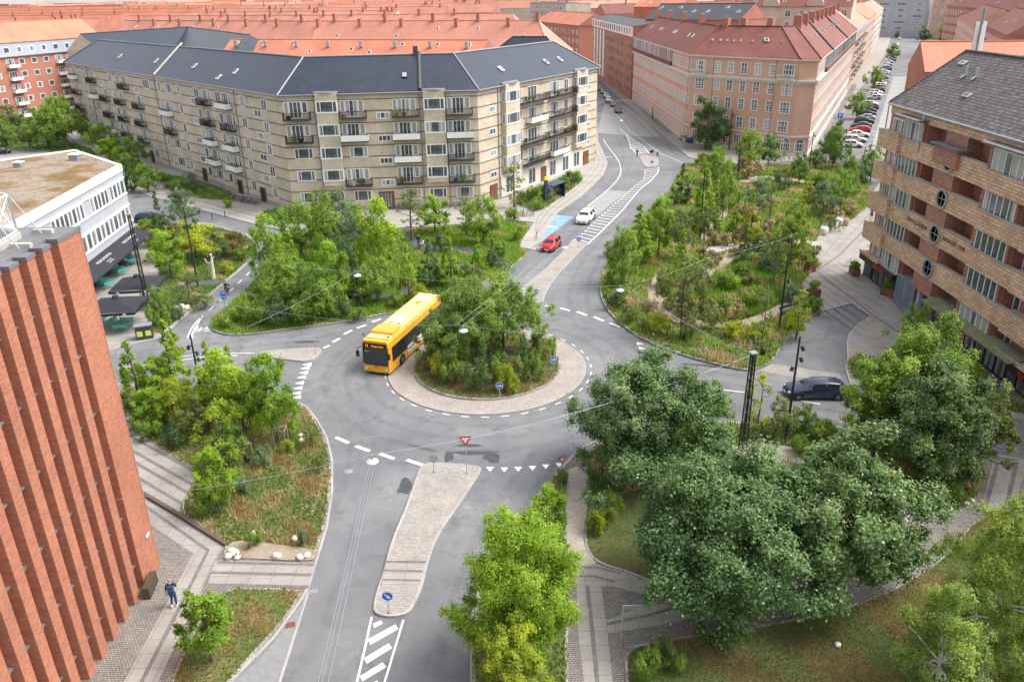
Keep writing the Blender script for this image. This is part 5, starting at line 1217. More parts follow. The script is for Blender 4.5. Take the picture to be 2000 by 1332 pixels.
for i in range(4):
 a,b=scr(*pts[i]),scr(*pts[i+1])
 for z in(.35,2.0):w.tube([(*a,z),(*b,z)],.035,6)
 w.tube([(*a,.35),(*b,2.0)],.02,5);w.tube([(*b,.35),(*a,2.0)],.02,5)
 n=16
 for j in range(n):x=a[0]+(b[0]-a[0])*j/n;yy=a[1]+(b[1]-a[1])*j/n;w.tube([(x,yy,.35),(x,yy,2.0)],.008,4)
w.build('lattice',m_white,t)
for i in range(5):w=MB();a=scr(*pts[i]);w.tube([(*a,.1),(*a,2.05)],.05,6);w.build('post',m_galv,t)
for i in(1,2,3):w=MB();a=scr(*pts[i]);w.tube([(*a,2.0),(a[0]+.9,a[1]+(.3 if i<3 else.5),.1)],.03,6);w.build('brace',m_galv,t)
for i in range(4):
 w=MB();a,b=scr(*pts[i]),scr(*pts[i+1]);c=((a[0]+b[0])/2,(a[1]+b[1])/2);L=sqrt((b[0]-a[0])**2+(b[1]-a[1])**2);w.box((c[0],c[1],.14),(L*.96,.28,.28),atan2(b[1]-a[1],b[0]-a[0]));w.build('kerb_block',m_lconcrete,t)
for x,y in((-21.5,34.0),(-21.75,36.3)):w=MB();a=scr(x,y);w.box((a[0],a[1],.1),(.9,.26,.2));w.build('foot_block',m_lconcrete,t)
w=WB();w.box((XT+.45,35.05,.45),(.35,1.5,.8),.12);tag(w.build('bench_box',plain('bronze_box',(.09,.08,.045),.5,.3),org=(XT+.45,35.05,0)),'low dark bronze box leaning at the foot of the brick tower corner','utility box')
w=WB();w.box((-20.56,36.7,2.6),(.03,.35,.2));tag(w.build('street_plate',m_white,org=(-20.56,36.7,2.6)),'small white street name plate on the brick tower corner','sign')
# ------------------------------------------------------------------ v
def leafmesh(name,C,N,S,mat,tint,wid=.62):
 """C centres, N leaf normals, S sizes: each leaf is a small pointed face (4 corners), random spin"""
 n=len(C);rg=np.random.default_rng(len(C)+7)
 N=N/np.maximum(1e-6,np.linalg.norm(N,axis=1))[:,None];r=rg.normal(size=(n,3));A=np.cross(N,r);A/=np.maximum(1e-6,np.linalg.norm(A,axis=1))[:,None];B=np.cross(N,A)
 S=S[:,None];V=np.empty((n,4,3));V[:,0]=C-A*S*.5;V[:,1]=C+B*S*.5*wid+A*S*.05+N*S*.10;V[:,2]=C+A*S*.5;V[:,3]=C-B*S*.5*wid+A*S*.05+N*S*.10
 return facemesh(name,V,mat,tint)
def facemesh(name,V,mats,tint,k=4,extra=None):
 n=len(V);me=bpy.data.meshes.new(name);co=V.reshape(-1,3);nv=len(co)
 me.vertices.add(nv);me.vertices.foreach_set('co',co.astype(np.float32).ravel());me.loops.add(nv);me.loops.foreach_set('vertex_index',np.arange(nv,dtype=np.int32))
 me.polygons.add(n);me.polygons.foreach_set('loop_start',np.arange(0,nv,k,dtype=np.int32))
 for m in(mats if isinstance(mats,list)else[mats]):me.materials.append(m)
 me.update(calc_edges=True);at=me.attributes.new('tint','FLOAT','FACE');at.data.foreach_set('value',np.clip(tint,0,1).astype(np.float32));return me
def sphere_pts(rg,n):v=rg.normal(size=(n,3));return v/np.linalg.norm(v,axis=1)[:,None]
def crown(seed,R,H,z0,shape='round',clumps=60,leaves=14000,ls=.16,cr=.26,tintspread=.22,droop=0.0,open_=0.0,hue=.04):
 """clump centres in an uneven crown volume; returns leaf arrays and clump centres. R radius, H crown height, z0 crown bottom"""
 rg=np.random.default_rng(seed);D=sphere_pts(rg,clumps);rad=rg.uniform(.25,1,clumps)**.5
 lob=1+.22*np.sin(3*np.arctan2(D[:,1],D[:,0])+seed)+.13*np.sin(5*np.arctan2(D[:,1],D[:,0])*1+2*seed+4*D[:,2])
 rad=rad*lob*rg.uniform(.82,1.12,clumps)
 X=D*rad[:,None];u=(X[:,2]+1)/2
 u=np.clip(u,0,1.05)
 if shape=='cone':k=np.clip(1.12-u,.10,1)*1.15;h=rg.uniform(0,1,clumps)**.9;ang=rg.uniform(0,2*pi,clumps);rr_=rg.uniform(.35,1,clumps)**.6;X=np.c_[np.cos(ang)*rr_*np.clip(1.05-h,.07,1),np.sin(ang)*rr_*np.clip(1.05-h,.07,1),h*2-1];cs=cr*np.clip(1.15-h,.35,1)
 elif shape=='column':h=rg.uniform(0,1,clumps);ang=rg.uniform(0,2*pi,clumps);rr_=rg.uniform(.2,1,clumps)**.6;w_=np.sin(np.clip(h*.9+.12,0,1)*pi)**.5;X=np.c_[np.cos(ang)*rr_*w_,np.sin(ang)*rr_*w_,h*2-1];cs=cr*np.ones(clumps)
 elif shape=='spread':X[:,2]=X[:,2]*.8;cs=cr*rg.uniform(.7,1.2,clumps)
 else:cs=cr*rg.uniform(.7,1.25,clumps)
 if shape in('round','spread'):wtop=1-.42*np.clip(X[:,2]+.1,0,1);X[:,0]*=wtop;X[:,1]*=wtop
 if shape in('round','spread')and z0<1.0:X[:,:2]*=(1+.45*np.clip(-X[:,2],0,1))[:,None]
 P=np.c_[X[:,0]*R,X[:,1]*R,z0+H*(X[:,2]+1)/2]
 per=rg.multinomial(leaves,(cs**2)/(cs**2).sum());idx=np.repeat(np.arange(clumps),per);n=len(idx)
 ns=7;sub=sphere_pts(rg,clumps*ns).reshape(clumps,ns,3)*rg.uniform(.45,1.05,(clumps,ns,1));si=rg.integers(0,ns,n);sc_=sub[idx,si];sc_[:,2]=sc_[:,2]*.8+.2
 d=sphere_pts(rg,n);c=cs[idx]*min(R,H);off=(sc_*.72+d*np.abs(rg.normal(0,.30,n))[:,None])*c[:,None]*np.array([1.05,1.05,1.15]);d=d*.6+sc_*.7
 C=P[idx]+off;C[:,2]-=droop*np.linalg.norm(off[:,:2],axis=1)
 out=np.c_[X[idx,0],X[idx,1],X[idx,2]*.6];N=d*.7+out*.4+np.array([0,0,.6])+rg.normal(size=(n,3))*.5
 ct=rg.normal(0,tintspread,clumps)+.35;hj=rg.random(n)<hue;T=ct[idx]+rg.normal(0,.12,n)+.12*(X[idx,2]);T=np.clip(T,0,.8);T[hj]=1.0
 S=ls*rg.uniform(.65,1.3,n);keep=rg.random(n)>open_;return C[keep],N[keep],S[keep],T[keep],P,cs
def treemesh(seed,R,H,trunk,mat,bark,**k):
 """crown mesh and trunk-with-limbs mesh for a tree of total height trunk+H"""
 C,N,S,T,P,cs=crown(seed,R,H,trunk,**k);cm=leafmesh('crown',C,N,S,mat,T)
 rg=random.Random(seed);mb=MB();top=trunk+H*(.88 if k.get('shape')in('cone','column')else.6);r0=.035*(trunk+H)**.9*.55+.03
 bend=[(0,0,-.05)];x=y=0
 for i in range(1,7):x+=rg.uniform(-.04,.04)*H*.3;y+=rg.uniform(-.04,.04)*H*.3;bend.append((x,y,top*i/6))
 mb.tube(bend,[r0*(1.25 if i==0 else 1-.8*i/6)for i in range(7)],7)
 for i in range(min(len(P),26)):
  p=P[i];t=max(.18,min(.92,(p[2]-.35*np.hypot(p[0],p[1]))/top));j=int(t*6);b=Vector(bend[j]).lerp(Vector(bend[min(j+1,6)]),t*6-j)
  q=Vector(p)*.9;m=b.lerp(q,.5)+Vector((rg.uniform(-.1,.1)*R,rg.uniform(-.1,.1)*R,rg.uniform(0,.12)*R));mb.tube([b,m,q],[r0*.42*(1-t*.5),r0*.24,r0*.07],5,cap=False)
 return cm,mb.data('trunk',bark)
TREES={}
def proto(key,*a,**k):TREES[key]=treemesh(*a,**k)+(a[1],a[2]+a[3])
proto('mid',1,2.6,5.26,0.54,L_mid,m_bark,clumps=46,leaves=18700,ls=0.152,cr=.30)
proto('mid2',2,2.6,5.89,0.41,L_mid,m_bark,clumps=54,leaves=20400,ls=0.152,cr=.27)
proto('bright',3,2.2,5.95,0.45,L_bright,m_bark,clumps=46,leaves=17000,ls=0.152,cr=.27,tintspread=.18)
proto('brightcone',4,1.7,6.73,0.27,L_bright,m_bark,shape='cone',clumps=56,leaves=15300,ls=0.144,cr=.34,tintspread=.15)
proto('yellowcone',5,1.2,5.27,0.23,L_yellow,m_bark,shape='cone',clumps=44,leaves=11900,ls=0.129,cr=.42,tintspread=.2)
proto('yellow',6,2.6,4.75,0.45,L_yellow,m_bark,shape='spread',clumps=40,leaves=13600,ls=0.144,cr=.28)
proto('olive',7,2.1,5.15,0.45,L_olive,m_bark,clumps=42,leaves=11900,ls=0.137,cr=.26,open_=.15)
proto('blue',8,2.3,5.24,0.36,L_blue,m_bark,clumps=48,leaves=16150,ls=0.129,cr=.28)
proto('bluecone',9,1.7,5.87,0.23,L_blue,m_bark,shape='cone',clumps=54,leaves=14450,ls=0.129,cr=.34)
proto('dark',10,3.2,6.9,0.9,L_dark,m_bark,clumps=60,leaves=22100,ls=0.182,cr=.25)
proto('sparse',11,1.3,5.95,0.45,L_olive,m_bark,shape='column',clumps=34,leaves=4420,ls=0.122,cr=.30,open_=.2)
proto('sparseyellow',12,1.3,5.04,0.36,L_yellow,m_bark,shape='column',clumps=34,leaves=4080,ls=0.129,cr=.32)
proto('darkcone',13,1.6,5.87,0.23,L_dark,m_bark,shape='cone',clumps=60,leaves=15300,ls=0.129,cr=.34,tintspread=.25)
proto('rust',14,1.9,3.27,0.23,L_rust,m_bark,shape='spread',clumps=30,leaves=7140,ls=0.122,cr=.30)
proto('shrub',15,1.3,1.7,0.1,L_mid,m_bark,shape='spread',clumps=20,leaves=5440,ls=0.114,cr=.40)
proto('shrubyellow',16,1.1,1.3,0.1,L_yellow,m_bark,shape='spread',clumps=18,leaves=4080,ls=0.106,cr=.42)
proto('shrubblue',17,1.2,1.5,0.1,L_blue,m_bark,shape='spread',clumps=18,leaves=4760,ls=0.099,cr=.42)
proto('shrubolive',18,1.3,1.8,0.1,L_olive,m_bark,shape='spread',clumps=20,leaves=4760,ls=0.106,cr=.38)
proto('shrubdark',19,1.3,1.6,0.1,L_dark,m_bark,shape='spread',clumps=20,leaves=5440,ls=0.106,cr=.40)
proto('grass',20,.6,0.8,0.05,L_straw,m_bark,shape='spread',clumps=10,leaves=1190,ls=0.122,cr=.5)
TCOUNT=[0]
def treecopy(kind,bx,by,ty,wpx,label,group=None,zb=.18,name='tree',rz=None,cat='tree',hscale=None,lean=0.0):
 """foot seen at (bx,by), top at row ty, crown wpx photo pixels wide"""
 TCOUNT[0]+=1;x,y=G(bx,by,zb);h=height_at(bx,by,ty,zb);cm,tm,R,Ht=TREES[kind]
 s=mpp(x,y,h*.6);sx=wpx*s/(2*R)*.93;sz=h/Ht*1.04
 t=thing(name,label,cat,(x,y,zb),(TCOUNT[0]*2.399)%6.28 if rz is None else rz,group);t.scale=(sx,sx,sz)
 put('crown',cm,t);put('trunk',tm,t)
 return t
GP='young trees planted in the park beds'
def T(kind,bx,by,ty,w,label,group=None,**k):return treecopy(kind,bx,by,ty,w,label,group,**k)
# ---- foreground individuals ----------------------------------------
def bigtree(name,label,bx,by,ty,wpx,seed,mat,bark,zb=.18,trunk=.28,leaves=60000,ls=.26,clumps=150,cr=.17,shape='round',shift=(0,0),hfac=1.0,**k):
 x,y=G(bx,by,zb);h=height_at(bx,by,ty,zb)*hfac;s=mpp(x,y,h*.55);R=wpx*s/2*.92
 cm,tm=treemesh(seed,R,h*(1-trunk),h*trunk,mat,bark,clumps=clumps,leaves=leaves,ls=ls,cr=cr,shape=shape,**k)
 t=thing(name,label,'tree',(x,y,zb));put('crown',cm,t);put('trunk',tm,t);return t
bigtree('maple_tree','largest dark green maple with whitish leaf undersides at the lower right',1400,1170,915,440,101,L_maple,m_bark,leaves=170000,ls=0.175,clumps=170,cr=0.189,trunk=.16,hue=.06)
bigtree('maple_tree','dark maple just right of the biggest maple, crown tips pale and orange',1632,1140,880,355,102,L_maple,m_bark,leaves=170000,ls=0.175,clumps=170,cr=0.189,trunk=.16,hue=.07)
bigtree('oak_tree','broad grey green tree overhanging the road right of the give way line',1255,945,712,330,103,L_maple,m_bark,leaves=130000,ls=0.16,clumps=140,cr=0.195,trunk=.15,hue=.03)
bigtree('ash_tree','feathery bright green tree beside the near right road edge',1012,1290,1008,262,104,L_bright,m_bark,leaves=150000,ls=0.104,clumps=120,cr=.25,shape='round',trunk=.12,tintspread=.12,hue=.02)
bigtree('ash_tree','lime yellow tree at the bottom edge in front of the feathery green tree',1010,1420,1225,170,105,L_yellow,m_bark,leaves=46500,ls=0.096,clumps=70,cr=0.207,trunk=.12)
bigtree('birch_tree','drooping birch with white limbs filling the bottom right corner',1905,1345,955,290,106,L_birch,m_birchbark,leaves=139500,ls=0.088,clumps=150,cr=0.195,trunk=.12,droop=.55,open_=.15)
bigtree('birch_tree','tall drooping birch cut by the right edge of the frame',2030,1270,960,250,107,L_birch,m_birchbark,leaves=93000,ls=0.088,clumps=110,cr=0.22,trunk=.15,droop=.55,open_=.15)
bigtree('birch_tree','low lime birch spray at the bottom beside the brown lawn',1800,1460,1165,240,108,L_birch,m_birchbark,leaves=62000,ls=0.088,clumps=80,cr=0.22,trunk=.12,droop=.5,open_=.2)
bigtree('elm_tree','big mixed green tree on the bed between the plaza and the right road',1768,880,640,240,109,L_mid,m_bark,leaves=93000,ls=0.152,clumps=130,cr=0.207,trunk=.12)
bigtree('elm_tree','dark green tree behind the maples by the right hand walkway',1800,945,700,230,110,L_dark,m_bark,leaves=77500,ls=0.16,clumps=120,cr=0.22,trunk=.12,tintspread=.3)
bigtree('elm_tree','lighter green tree left of the dark tree above the maples',1700,900,690,150,111,L_mid,m_bark,leaves=55800,ls=0.152,clumps=90,cr=0.22,trunk=.12)
bigtree('rowan_tree','open branched tree with yellowing leaves by the right hand road',1905,930,760,130,112,L_olive,m_bark,leaves=21700,ls=0.16,clumps=60,cr=0.183,trunk=.2,open_=.25)
bigtree('oak_tree','small round oak on the corner bed below the walking man',415,1290,1165,104,113,L_bright,m_bark,leaves=13950,ls=0.136,clumps=40,cr=0.317,trunk=.2,zb=.18)
# ---- roundabout island ---------------------------------------------
bigtree('willow_tree','broad tree in the middle of the roundabout, bright yellow green top',912,705,556,168,120,L_birch,m_bark,leaves=65100,ls=0.136,clumps=95,cr=0.232,trunk=.12,zb=.22)
bigtree('rowan_tree','green tree on the right half of the roundabout island',985,690,540,165,121,L_mid,m_bark,leaves=56000,ls=0.136,clumps=80,cr=0.232,trunk=.15,zb=.22)
bigtree('willow_tree','yellow green willow at the back of the roundabout island',935,652,548,130,122,L_birch,m_bark,leaves=24800,ls=0.12,clumps=60,cr=0.244,trunk=.1,zb=.22,open_=.1)
bigtree('hazel_bush','green bush at the left rim of the roundabout island',850,715,620,80,123,L_birch,m_bark,leaves=18600,ls=0.128,clumps=36,cr=0.305,trunk=.05,zb=.22)
for i,(x,y,ty,w_,k_)in enumerate([(905,752,706,52,'shrubolive'),(940,762,716,54,'shrubdark'),(985,765,716,50,'shrubyellow'),(1010,748,694,50,'shrubolive'),(1040,738,690,48,'shrub'),(1060,718,672,46,'shrubolive'),(1075,700,655,40,'shrub'),(880,748,704,44,'shrub'),(860,738,692,42,'shrubyellow'),(1020,728,676,46,'shrubdark'),(975,742,690,48,'shrub'),(940,735,680,50,'shrubdark'),(900,725,675,50,'shrub'),(1050,690,650,44,'shrub'),(1003,768,734,34,'shrubyellow'),(835,725,690,30,'shrubolive')]):
 T(k_,x,y,ty,w_,['olive shrub at the front rim of the roundabout island','dark shrub at the front of the roundabout island','bright yellow shrub next to the arrow sign on the roundabout','olive shrub right of the arrow sign on the roundabout','green shrub at the right front of the roundabout island','olive shrub by the right arrow sign of the roundabout','green shrub at the right rim of the roundabout island','green shrub at the left front of the roundabout island','yellowish shrub at the left rim of the roundabout island','dark shrub under the right roundabout tree','green shrub in front of the middle roundabout tree','dark shrub under the middle roundabout tree','green shrub left of the middle roundabout tree trunk','green shrub behind the right roundabout arrow sign','low yellow shrub right behind the front arrow sign','small olive shrub at the leftmost rim of the roundabout'][i],'shrubs on the roundabout island',name='shrub',cat='shrub',zb=.22)
# ---- left bed (west) -----------------------------------------------
W_='trees in the bed beside the brick tower'
for a in[('brightcone',272,792,672,70,'light green feathery tree nearest the brick tower'),('brightcone',352,798,632,74,'tall feathery tree left of the near left lamp post'),('bright',315,800,700,70,'bright green tree between the two feathery trees'),('yellow',360,825,742,110,'low spreading yellow tree in the bed by the tower'),('bright',305,830,760,70,'small green tree at the tower end of the left bed'),('bright',440,828,690,90,'green tree right of the near left lamp post'),('bright',478,850,722,96,'broad green tree in the middle of the left bed'),('brightcone',420,790,672,50,'narrow light tree behind the broad green tree'),('brightcone',462,790,680,44,'narrow pale tree against the west road'),('bright',545,862,696,86,'staked green tree at the right end of the left bed'),('mid',510,840,710,70,'mid green tree beside the staked tree'),('sparseyellow',437,920,806,80,'thin olive tree with curling branches in the left bed'),('bright',430,1000,878,82,'green tree leaning over the slab paving by the tower'),('mid2',450,905,830,70,'green tree behind the curling branched tree'),('olive',398,850,770,70,'olive tree under the near left lamp')]:
 T(a[0],a[1],a[2],a[3],a[4]*1.2,a[5],W_)
for a in[('shrub',400,1008,968,44,'green shrub at the paving edge under the leaning tree'),('shrub',300,858,820,50,'shrub behind the slab paving by the tower'),('shrubdark',345,872,830,54,'dark shrub under the spreading yellow tree'),('shrub',270,845,812,40,'shrub beside the boulders at the tower'),('shrubblue',520,905,872,50,'blue green shrub below the staked tree'),('shrubyellow',560,885,862,34,'pale shrub by the tree stakes'),('shrubolive',610,870,830,34,'dry olive shrub at the kerb of the left bed'),('shrubolive',622,920,885,30,'thin brown shrub along the left kerb'),('shrubblue',590,1065,1030,28,'grey green shrub at the sandy corner'),('shrub',500,1065,1035,40,'low shrub behind the pale boulders'),('shrubblue',470,960,925,46,'blue green shrub in the tall grass')]:
 T(*a,'shrubs in the bed beside the brick tower',name='shrub',cat='shrub')
# ---- north-west bed ------------------------------------------------
N_='trees in the north west bed'
for a in[('bright',528,560,425,78,'bright green tree beside the cycle path'),('brightcone',575,545,458,50,'yellow green narrow tree right of the cycle path tree'),('mid',590,500,398,110,'broad mid green tree near the corner of the yellow block'),('mid2',640,510,385,90,'green tree in front of the yellow block corner'),('blue',690,545,415,84,'grey blue willow like tree in the north west bed'),('bright',745,560,395,100,'large bright green tree in the middle of the north west bed'),('bright',655,600,478,90,'yellow green tree behind the suspended lamp'),('mid',560,610,500,110,'dense green tree at the left of the north west bed'),('mid2',620,620,520,110,'mid green tree in the dense left clump'),('blue',530,598,535,66,'blue green tree by the mouth of the cycle path'),('mid',740,590,505,90,'round tree over the black path'),('brightcone',800,585,480,54,'light conical tree right behind the bus'),('darkcone',840,560,470,60,'dark conical tree behind the bus roof'),('brightcone',880,560,468,60,'pale conical tree right of the dark one'),('bright',850,455,385,76,'bright tree before the yellow block door'),('mid',945,475,385,96,'broad tree before the right downpipe of the yellow block'),('brightcone',935,530,468,40,'small conical tree by the red car road'),('darkcone',962,520,470,34,'small dark conical tree by the red car road'),('sparse',1005,405,315,52,'slender yellowing tree by the bicycle racks'),('sparse',805,470,370,60,'thin leafless looking tree by the seated people'),('mid',700,470,400,60,'green tree in front of the brown door'),('blue',760,520,430,60,'blue green tree behind the large bright tree'),('blue',665,440,365,60,'blue green pine by the ground floor windows'),('olive',635,425,362,44,'yellowish tree against the yellow block'),('sparse',912,460,380,40,'thin tree between the two round trees'),('darkcone',700,585,500,60,'dark tree beneath the suspended lamp'),('olive',890,610,545,60,'olive tree between bus and roundabout'),('brightcone',640,480,410,50,'feathery tree amid the left clump')]:
 T(a[0],*a[1:5],a[5],N_)
for i,(x,y,ty,w_,k_)in enumerate([(470,625,590,50,'shrub'),(505,636,595,60,'shrub'),(545,636,585,64,'shrubdark'),(590,632,580,70,'shrub'),(635,625,575,66,'shrub'),(670,618,585,50,'shrubdark'),(440,640,618,34,'shrub'),(980,505,470,40,'shrub'),(1010,470,440,30,'shrub'),(905,545,510,40,'shrub'),(1000,430,405,34,'shrub'),(775,600,570,36,'shrub'),(820,590,555,40,'shrubyellow'),(700,625,600,34,'shrub'),(860,490,460,40,'shrubdark'),(985,540,505,40,'shrubblue'),(930,560,520,44,'shrubolive')]):
 T(k_,x,y,ty,w_,['green shrub at the tip of the north west bed','green shrub second from the tip along the west road','dark shrub in the front hedge of the north west bed','largest round shrub in the front hedge','green shrub right of the largest round shrub','dark shrub at the right end of the front hedge','smallest shrub at the kerb tip by the cycle symbol','green shrub beside the blue give way sign','low shrub near the pavement by the red car','green shrub between path and conical trees','round shrub by the staked slender tree','shrub at the kerb left of the bus','pale shrub just behind the bus roof','low shrub on the grass left of the bus','dark shrub beside the seated people','blue green shrub on the kerb curve below the red car','olive shrub near the suspended twin lamp cable'][i],'shrubs of the north west bed',name='shrub',cat='shrub')
# ---- cafe bed ------------------------------------------------------
for a in[('blue',362,445,366,76,'blue green pine by the dark parked car'),('darkcone',320,475,378,48,'dark spruce by the dark parked car'),('yellow',385,505,438,110,'yellow autumn tree by the white sculpture'),('bright',335,540,458,80,'green tree in the middle of the cafe bed'),('blue',425,500,445,60,'blue green tree behind the white sculpture'),('rust',462,500,448,66,'rust tinged small tree next to the cycle path'),('bright',318,510,450,50,'green tree next to the cafe terrace'),('olive',295,480,430,70,'olive tree behind the cafe awning corner'),('mid',318,635,560,50,'small tree beside the terrace bins'),('sparse',372,595,535,56,'thin shrubby tree beside the white boulder'),('yellowcone',345,700,612,36,'pale yellow feathery tree overlapping the west road')]:
 T(a[0],*a[1:5],a[5],'trees of the cafe bed')
for a in[('shrubblue',352,622,595,40,'grey green shrub by the bin store'),('shrubolive',400,600,575,50,'brownish shrub below the thin lamp post'),('shrub',300,455,425,50,'green shrub behind the awning'),('shrubyellow',440,535,515,40,'yellowish grasses beside the cycle path'),('shrub',470,510,485,30,'green shrub at the top of the cafe bed')]:
 T(*a,'shrubs of the cafe bed',name='shrub',cat='shrub')
# ---- big park on the right -----------------------------------------
for a in[('mid',1215,555,440,80,'green tree at the kerb left corner of the park'),('brightcone',1245,520,400,84,'tall green tree at the left edge of the park'),('bright',1285,500,385,76,'yellow green tree above the hatched lane'),('olive',1330,510,395,70,'pale olive tree left of the tall lamp'),('brightcone',1325,600,450,70,'light yellow green tree in the lower left of the park'),('olive',1330,660,480,120,'large olive tree above the front kerb of the park'),('darkcone',1330,400,320,56,'dark conical tree at the upper left of the park'),('brightcone',1372,450,330,76,'tall yellow green conifer by the tall lamp'),('mid2',1410,430,318,70,'green conical tree right of the tall yellow green conifer'),('yellowcone',1437,462,374,46,'left one of the two bright yellow columns'),('yellowcone',1464,472,376,50,'right one of the two bright yellow columns'),('yellowcone',1578,400,343,44,'bright yellow cone near the far plaza'),('mid',1400,360,285,80,'green tree before the pink block entrance'),('mid',1460,330,250,80,'round green tree before the pink block'),('mid2',1500,325,262,60,'green tree before the arched windows'),('blue',1480,410,345,80,'blue green tree in the centre of the park'),('mid2',1540,520,400,110,'broad dark tree right of the tall grasses'),('mid',1640,410,330,90,'green tree by the blue clothed person'),('blue',1605,420,350,80,'blue green tree left of the far plaza'),('mid',1625,330,245,64,'green tree at the mouth of the parking street'),('mid2',1700,355,285,70,'green tree beside the corner of the clinker building'),('mid',1650,380,300,60,'dark tree under the parking street corner'),('darkcone',1450,520,440,50,'small dark tree at the end of the pale path'),('sparse',1510,560,470,50,'thin tree in the dry grass near the planters'),('sparseyellow',1555,660,570,60,'thin yellowing tree beside the park bench'),('sparse',1486,690,560,50,'thin sapling with stakes near the front kerb'),('olive',1375,470,395,60,'olive tree beyond the pale concrete path'),('olive',1300,440,392,60,'olive tree at the hatched lane corner'),('mid2',1560,360,300,60,'green tree by the far bench'),('rust',1450,340,300,50,'rust coloured tree in front of the pink block'),('sparse',1500,450,350,50,'thin tall tree in the middle of the park'),('olive',1195,500,465,40,'low olive tree at the park kerb'),('mid',1590,330,290,40,'small tree by the far yellow bin')]:
 T(a[0],a[1],a[2],a[3]+(a[2]-a[3])*.04,a[4]*(.95 if a[1]<1400 else.80),a[5],GP)
PL=[(1195,560,530,40,'shrub','bright shrub at the leftmost kerb of the park'),(1205,600,570,50,'shrubdark','dark shrub on the kerb bend of the park'),(1230,630,595,50,'shrubolive','olive shrub inside the kerb bend'),(1290,650,615,54,'shrubyellow','yellow shrub near the front kerb of the park'),(1265,640,612,40,'shrubolive','dry olive shrub beside the yellow one'),(1435,660,630,60,'shrubyellow','yellow flowering shrub in the front middle of the park'),(1480,665,632,60,'shrubyellow','yellow flowering shrub near the sapling stakes'),(1400,610,575,60,'shrub','green clump in the tall grass meadow'),(1420,570,530,60,'shrub','green grassy clump in the meadow centre'),(1450,545,510,54,'shrub','green clump in the upper meadow'),(1470,600,560,50,'shrub','bright clump on the meadow right side'),(1390,640,600,50,'shrubolive','olive clump at the meadow front'),(1500,530,495,50,'shrubblue','blue green shrub near the square planters'),(1540,590,555,54,'shrubblue','blue green shrub above the park bench'),(1545,640,605,50,'shrubyellow','yellow shrub next to the park bench'),(1580,610,580,50,'shrub','green shrub at the park tip by the drive'),(1350,660,625,44,'shrubolive','olive shrub under the blue green tree'),(1360,570,530,56,'shrubdark','dark shrub beside the gravel path fork'),(1340,545,500,56,'shrub','green shrub along the gravel path'),(1480,495,465,40,'shrubdark','dark shrub by the pale path end'),(1300,560,520,50,'shrub','green shrub left of the dark path'),(1250,480,440,50,'shrub','green shrub beside the hatched road'),(1350,440,410,40,'shrubdark','dark shrub by the soil path'),(1560,430,400,40,'shrub','green shrub in the back of the park'),(1620,450,420,44,'shrubolive','olive shrub behind the bulk bags'),(1430,400,370,44,'shrubdark','dark shrub by the upper soil path'),(1490,380,345,50,'shrub','green shrub in the upper park'),(1400,330,300,40,'shrubyellow','lime shrub near the bench by the pink block'),(1370,325,300,36,'shrubyellow','lime shrub at the park tip by the crossing'),(1520,370,340,44,'shrubdark','dark shrub close to the pink block'),(1600,370,335,44,'shrub','green shrub at the far right of the park'),(1540,355,325,40,'shrubolive','olive shrub by the pink block corner'),(1670,360,325,44,'shrubdark','dark shrub by the clinker building')]
for x,y,ty,w_,k_,lb in PL:T(k_,x,y,ty,w_,lb,'shrubs of the park',name='shrub',cat='shrub')
gi=0
for x,y in((1395,478),(1420,480),(1440,500),(1395,515),(1375,505),(1470,430),(1450,420),(1500,455),(1520,500),(1540,480),(1560,500),(1490,520),(1465,560),(1430,600),(1445,618),(1330,618),(1348,625),(1395,618),(1445,470),(1410,410),(1460,350),(1480,340),(1575,520),(1590,505),(1270,610),(1285,630),(1360,612),(1428,625),(1310,605),(1500,478),(1630,430),(1660,420)):
 T('grass',x,y,y-26,34,'straw coloured clump of ornamental grass in the park','straw coloured grass clumps',name='ornamental_grass',cat='grass clump');gi+=1
# ---- south-east beds and near strip --------------------------------
for a in[('mid2',1378,885,760,120,'bright green tree in front of the lattice pole'),('sparseyellow',1478,850,740,60,'small yellow tree beside the lattice pole'),('olive',1530,850,775,70,'open olive shrub tree below the black car'),('mid',1570,845,790,50,'green bush tree right of the lower lamp post'),('bright',1072,1040,955,90,'leafy bright tree on the strip beside the gravel path'),('mid',1185,1025,960,60,'bush at the edge of the lawn under the oak'),('mid2',1780,700,600,80,'upright open tree on the plaza bed'),('mid',1740,760,680,80,'green tree at the left of the plaza bed')]:
 T(a[0],*a[1:5],a[5],'trees of the south east beds')
for a in[('shrub',1090,1010,960,44,'green shrub beside the gravel path'),('shrub',1065,1075,1030,60,'green shrub under the feathery tree'),('shrubyellow',1160,1040,1000,50,'yellow green bush at the lawn edge'),('shrubolive',1500,860,820,60,'olive shrub by the pale boulders'),('shrub',1560,885,850,50,'green shrub by the lower lamp foot'),('shrub',1260,1330,1270,60,'green shrub on the brown lawn corner'),('shrubolive',1300,1290,1245,70,'reddish brown shrub at the brown lawn corner'),('shrub',1320,1310,1275,40,'small green shrub by the cobbles'),('shrub',1860,720,690,60,'green shrub on the plaza bed'),('shrubyellow',1900,740,712,50,'yellowing shrub at the plaza bed end'),('shrub',1850,980,945,50,'shrub by the black bags'),('shrub',1100,945,915,26,'small shrub behind the small give way sign'),('shrub',1430,930,885,60,'green shrub between the oak and the maple'),('shrub',1600,860,820,60,'green shrub by the south road edge')]:
 T(*a,'shrubs of the south east beds',name='shrub',cat='shrub')
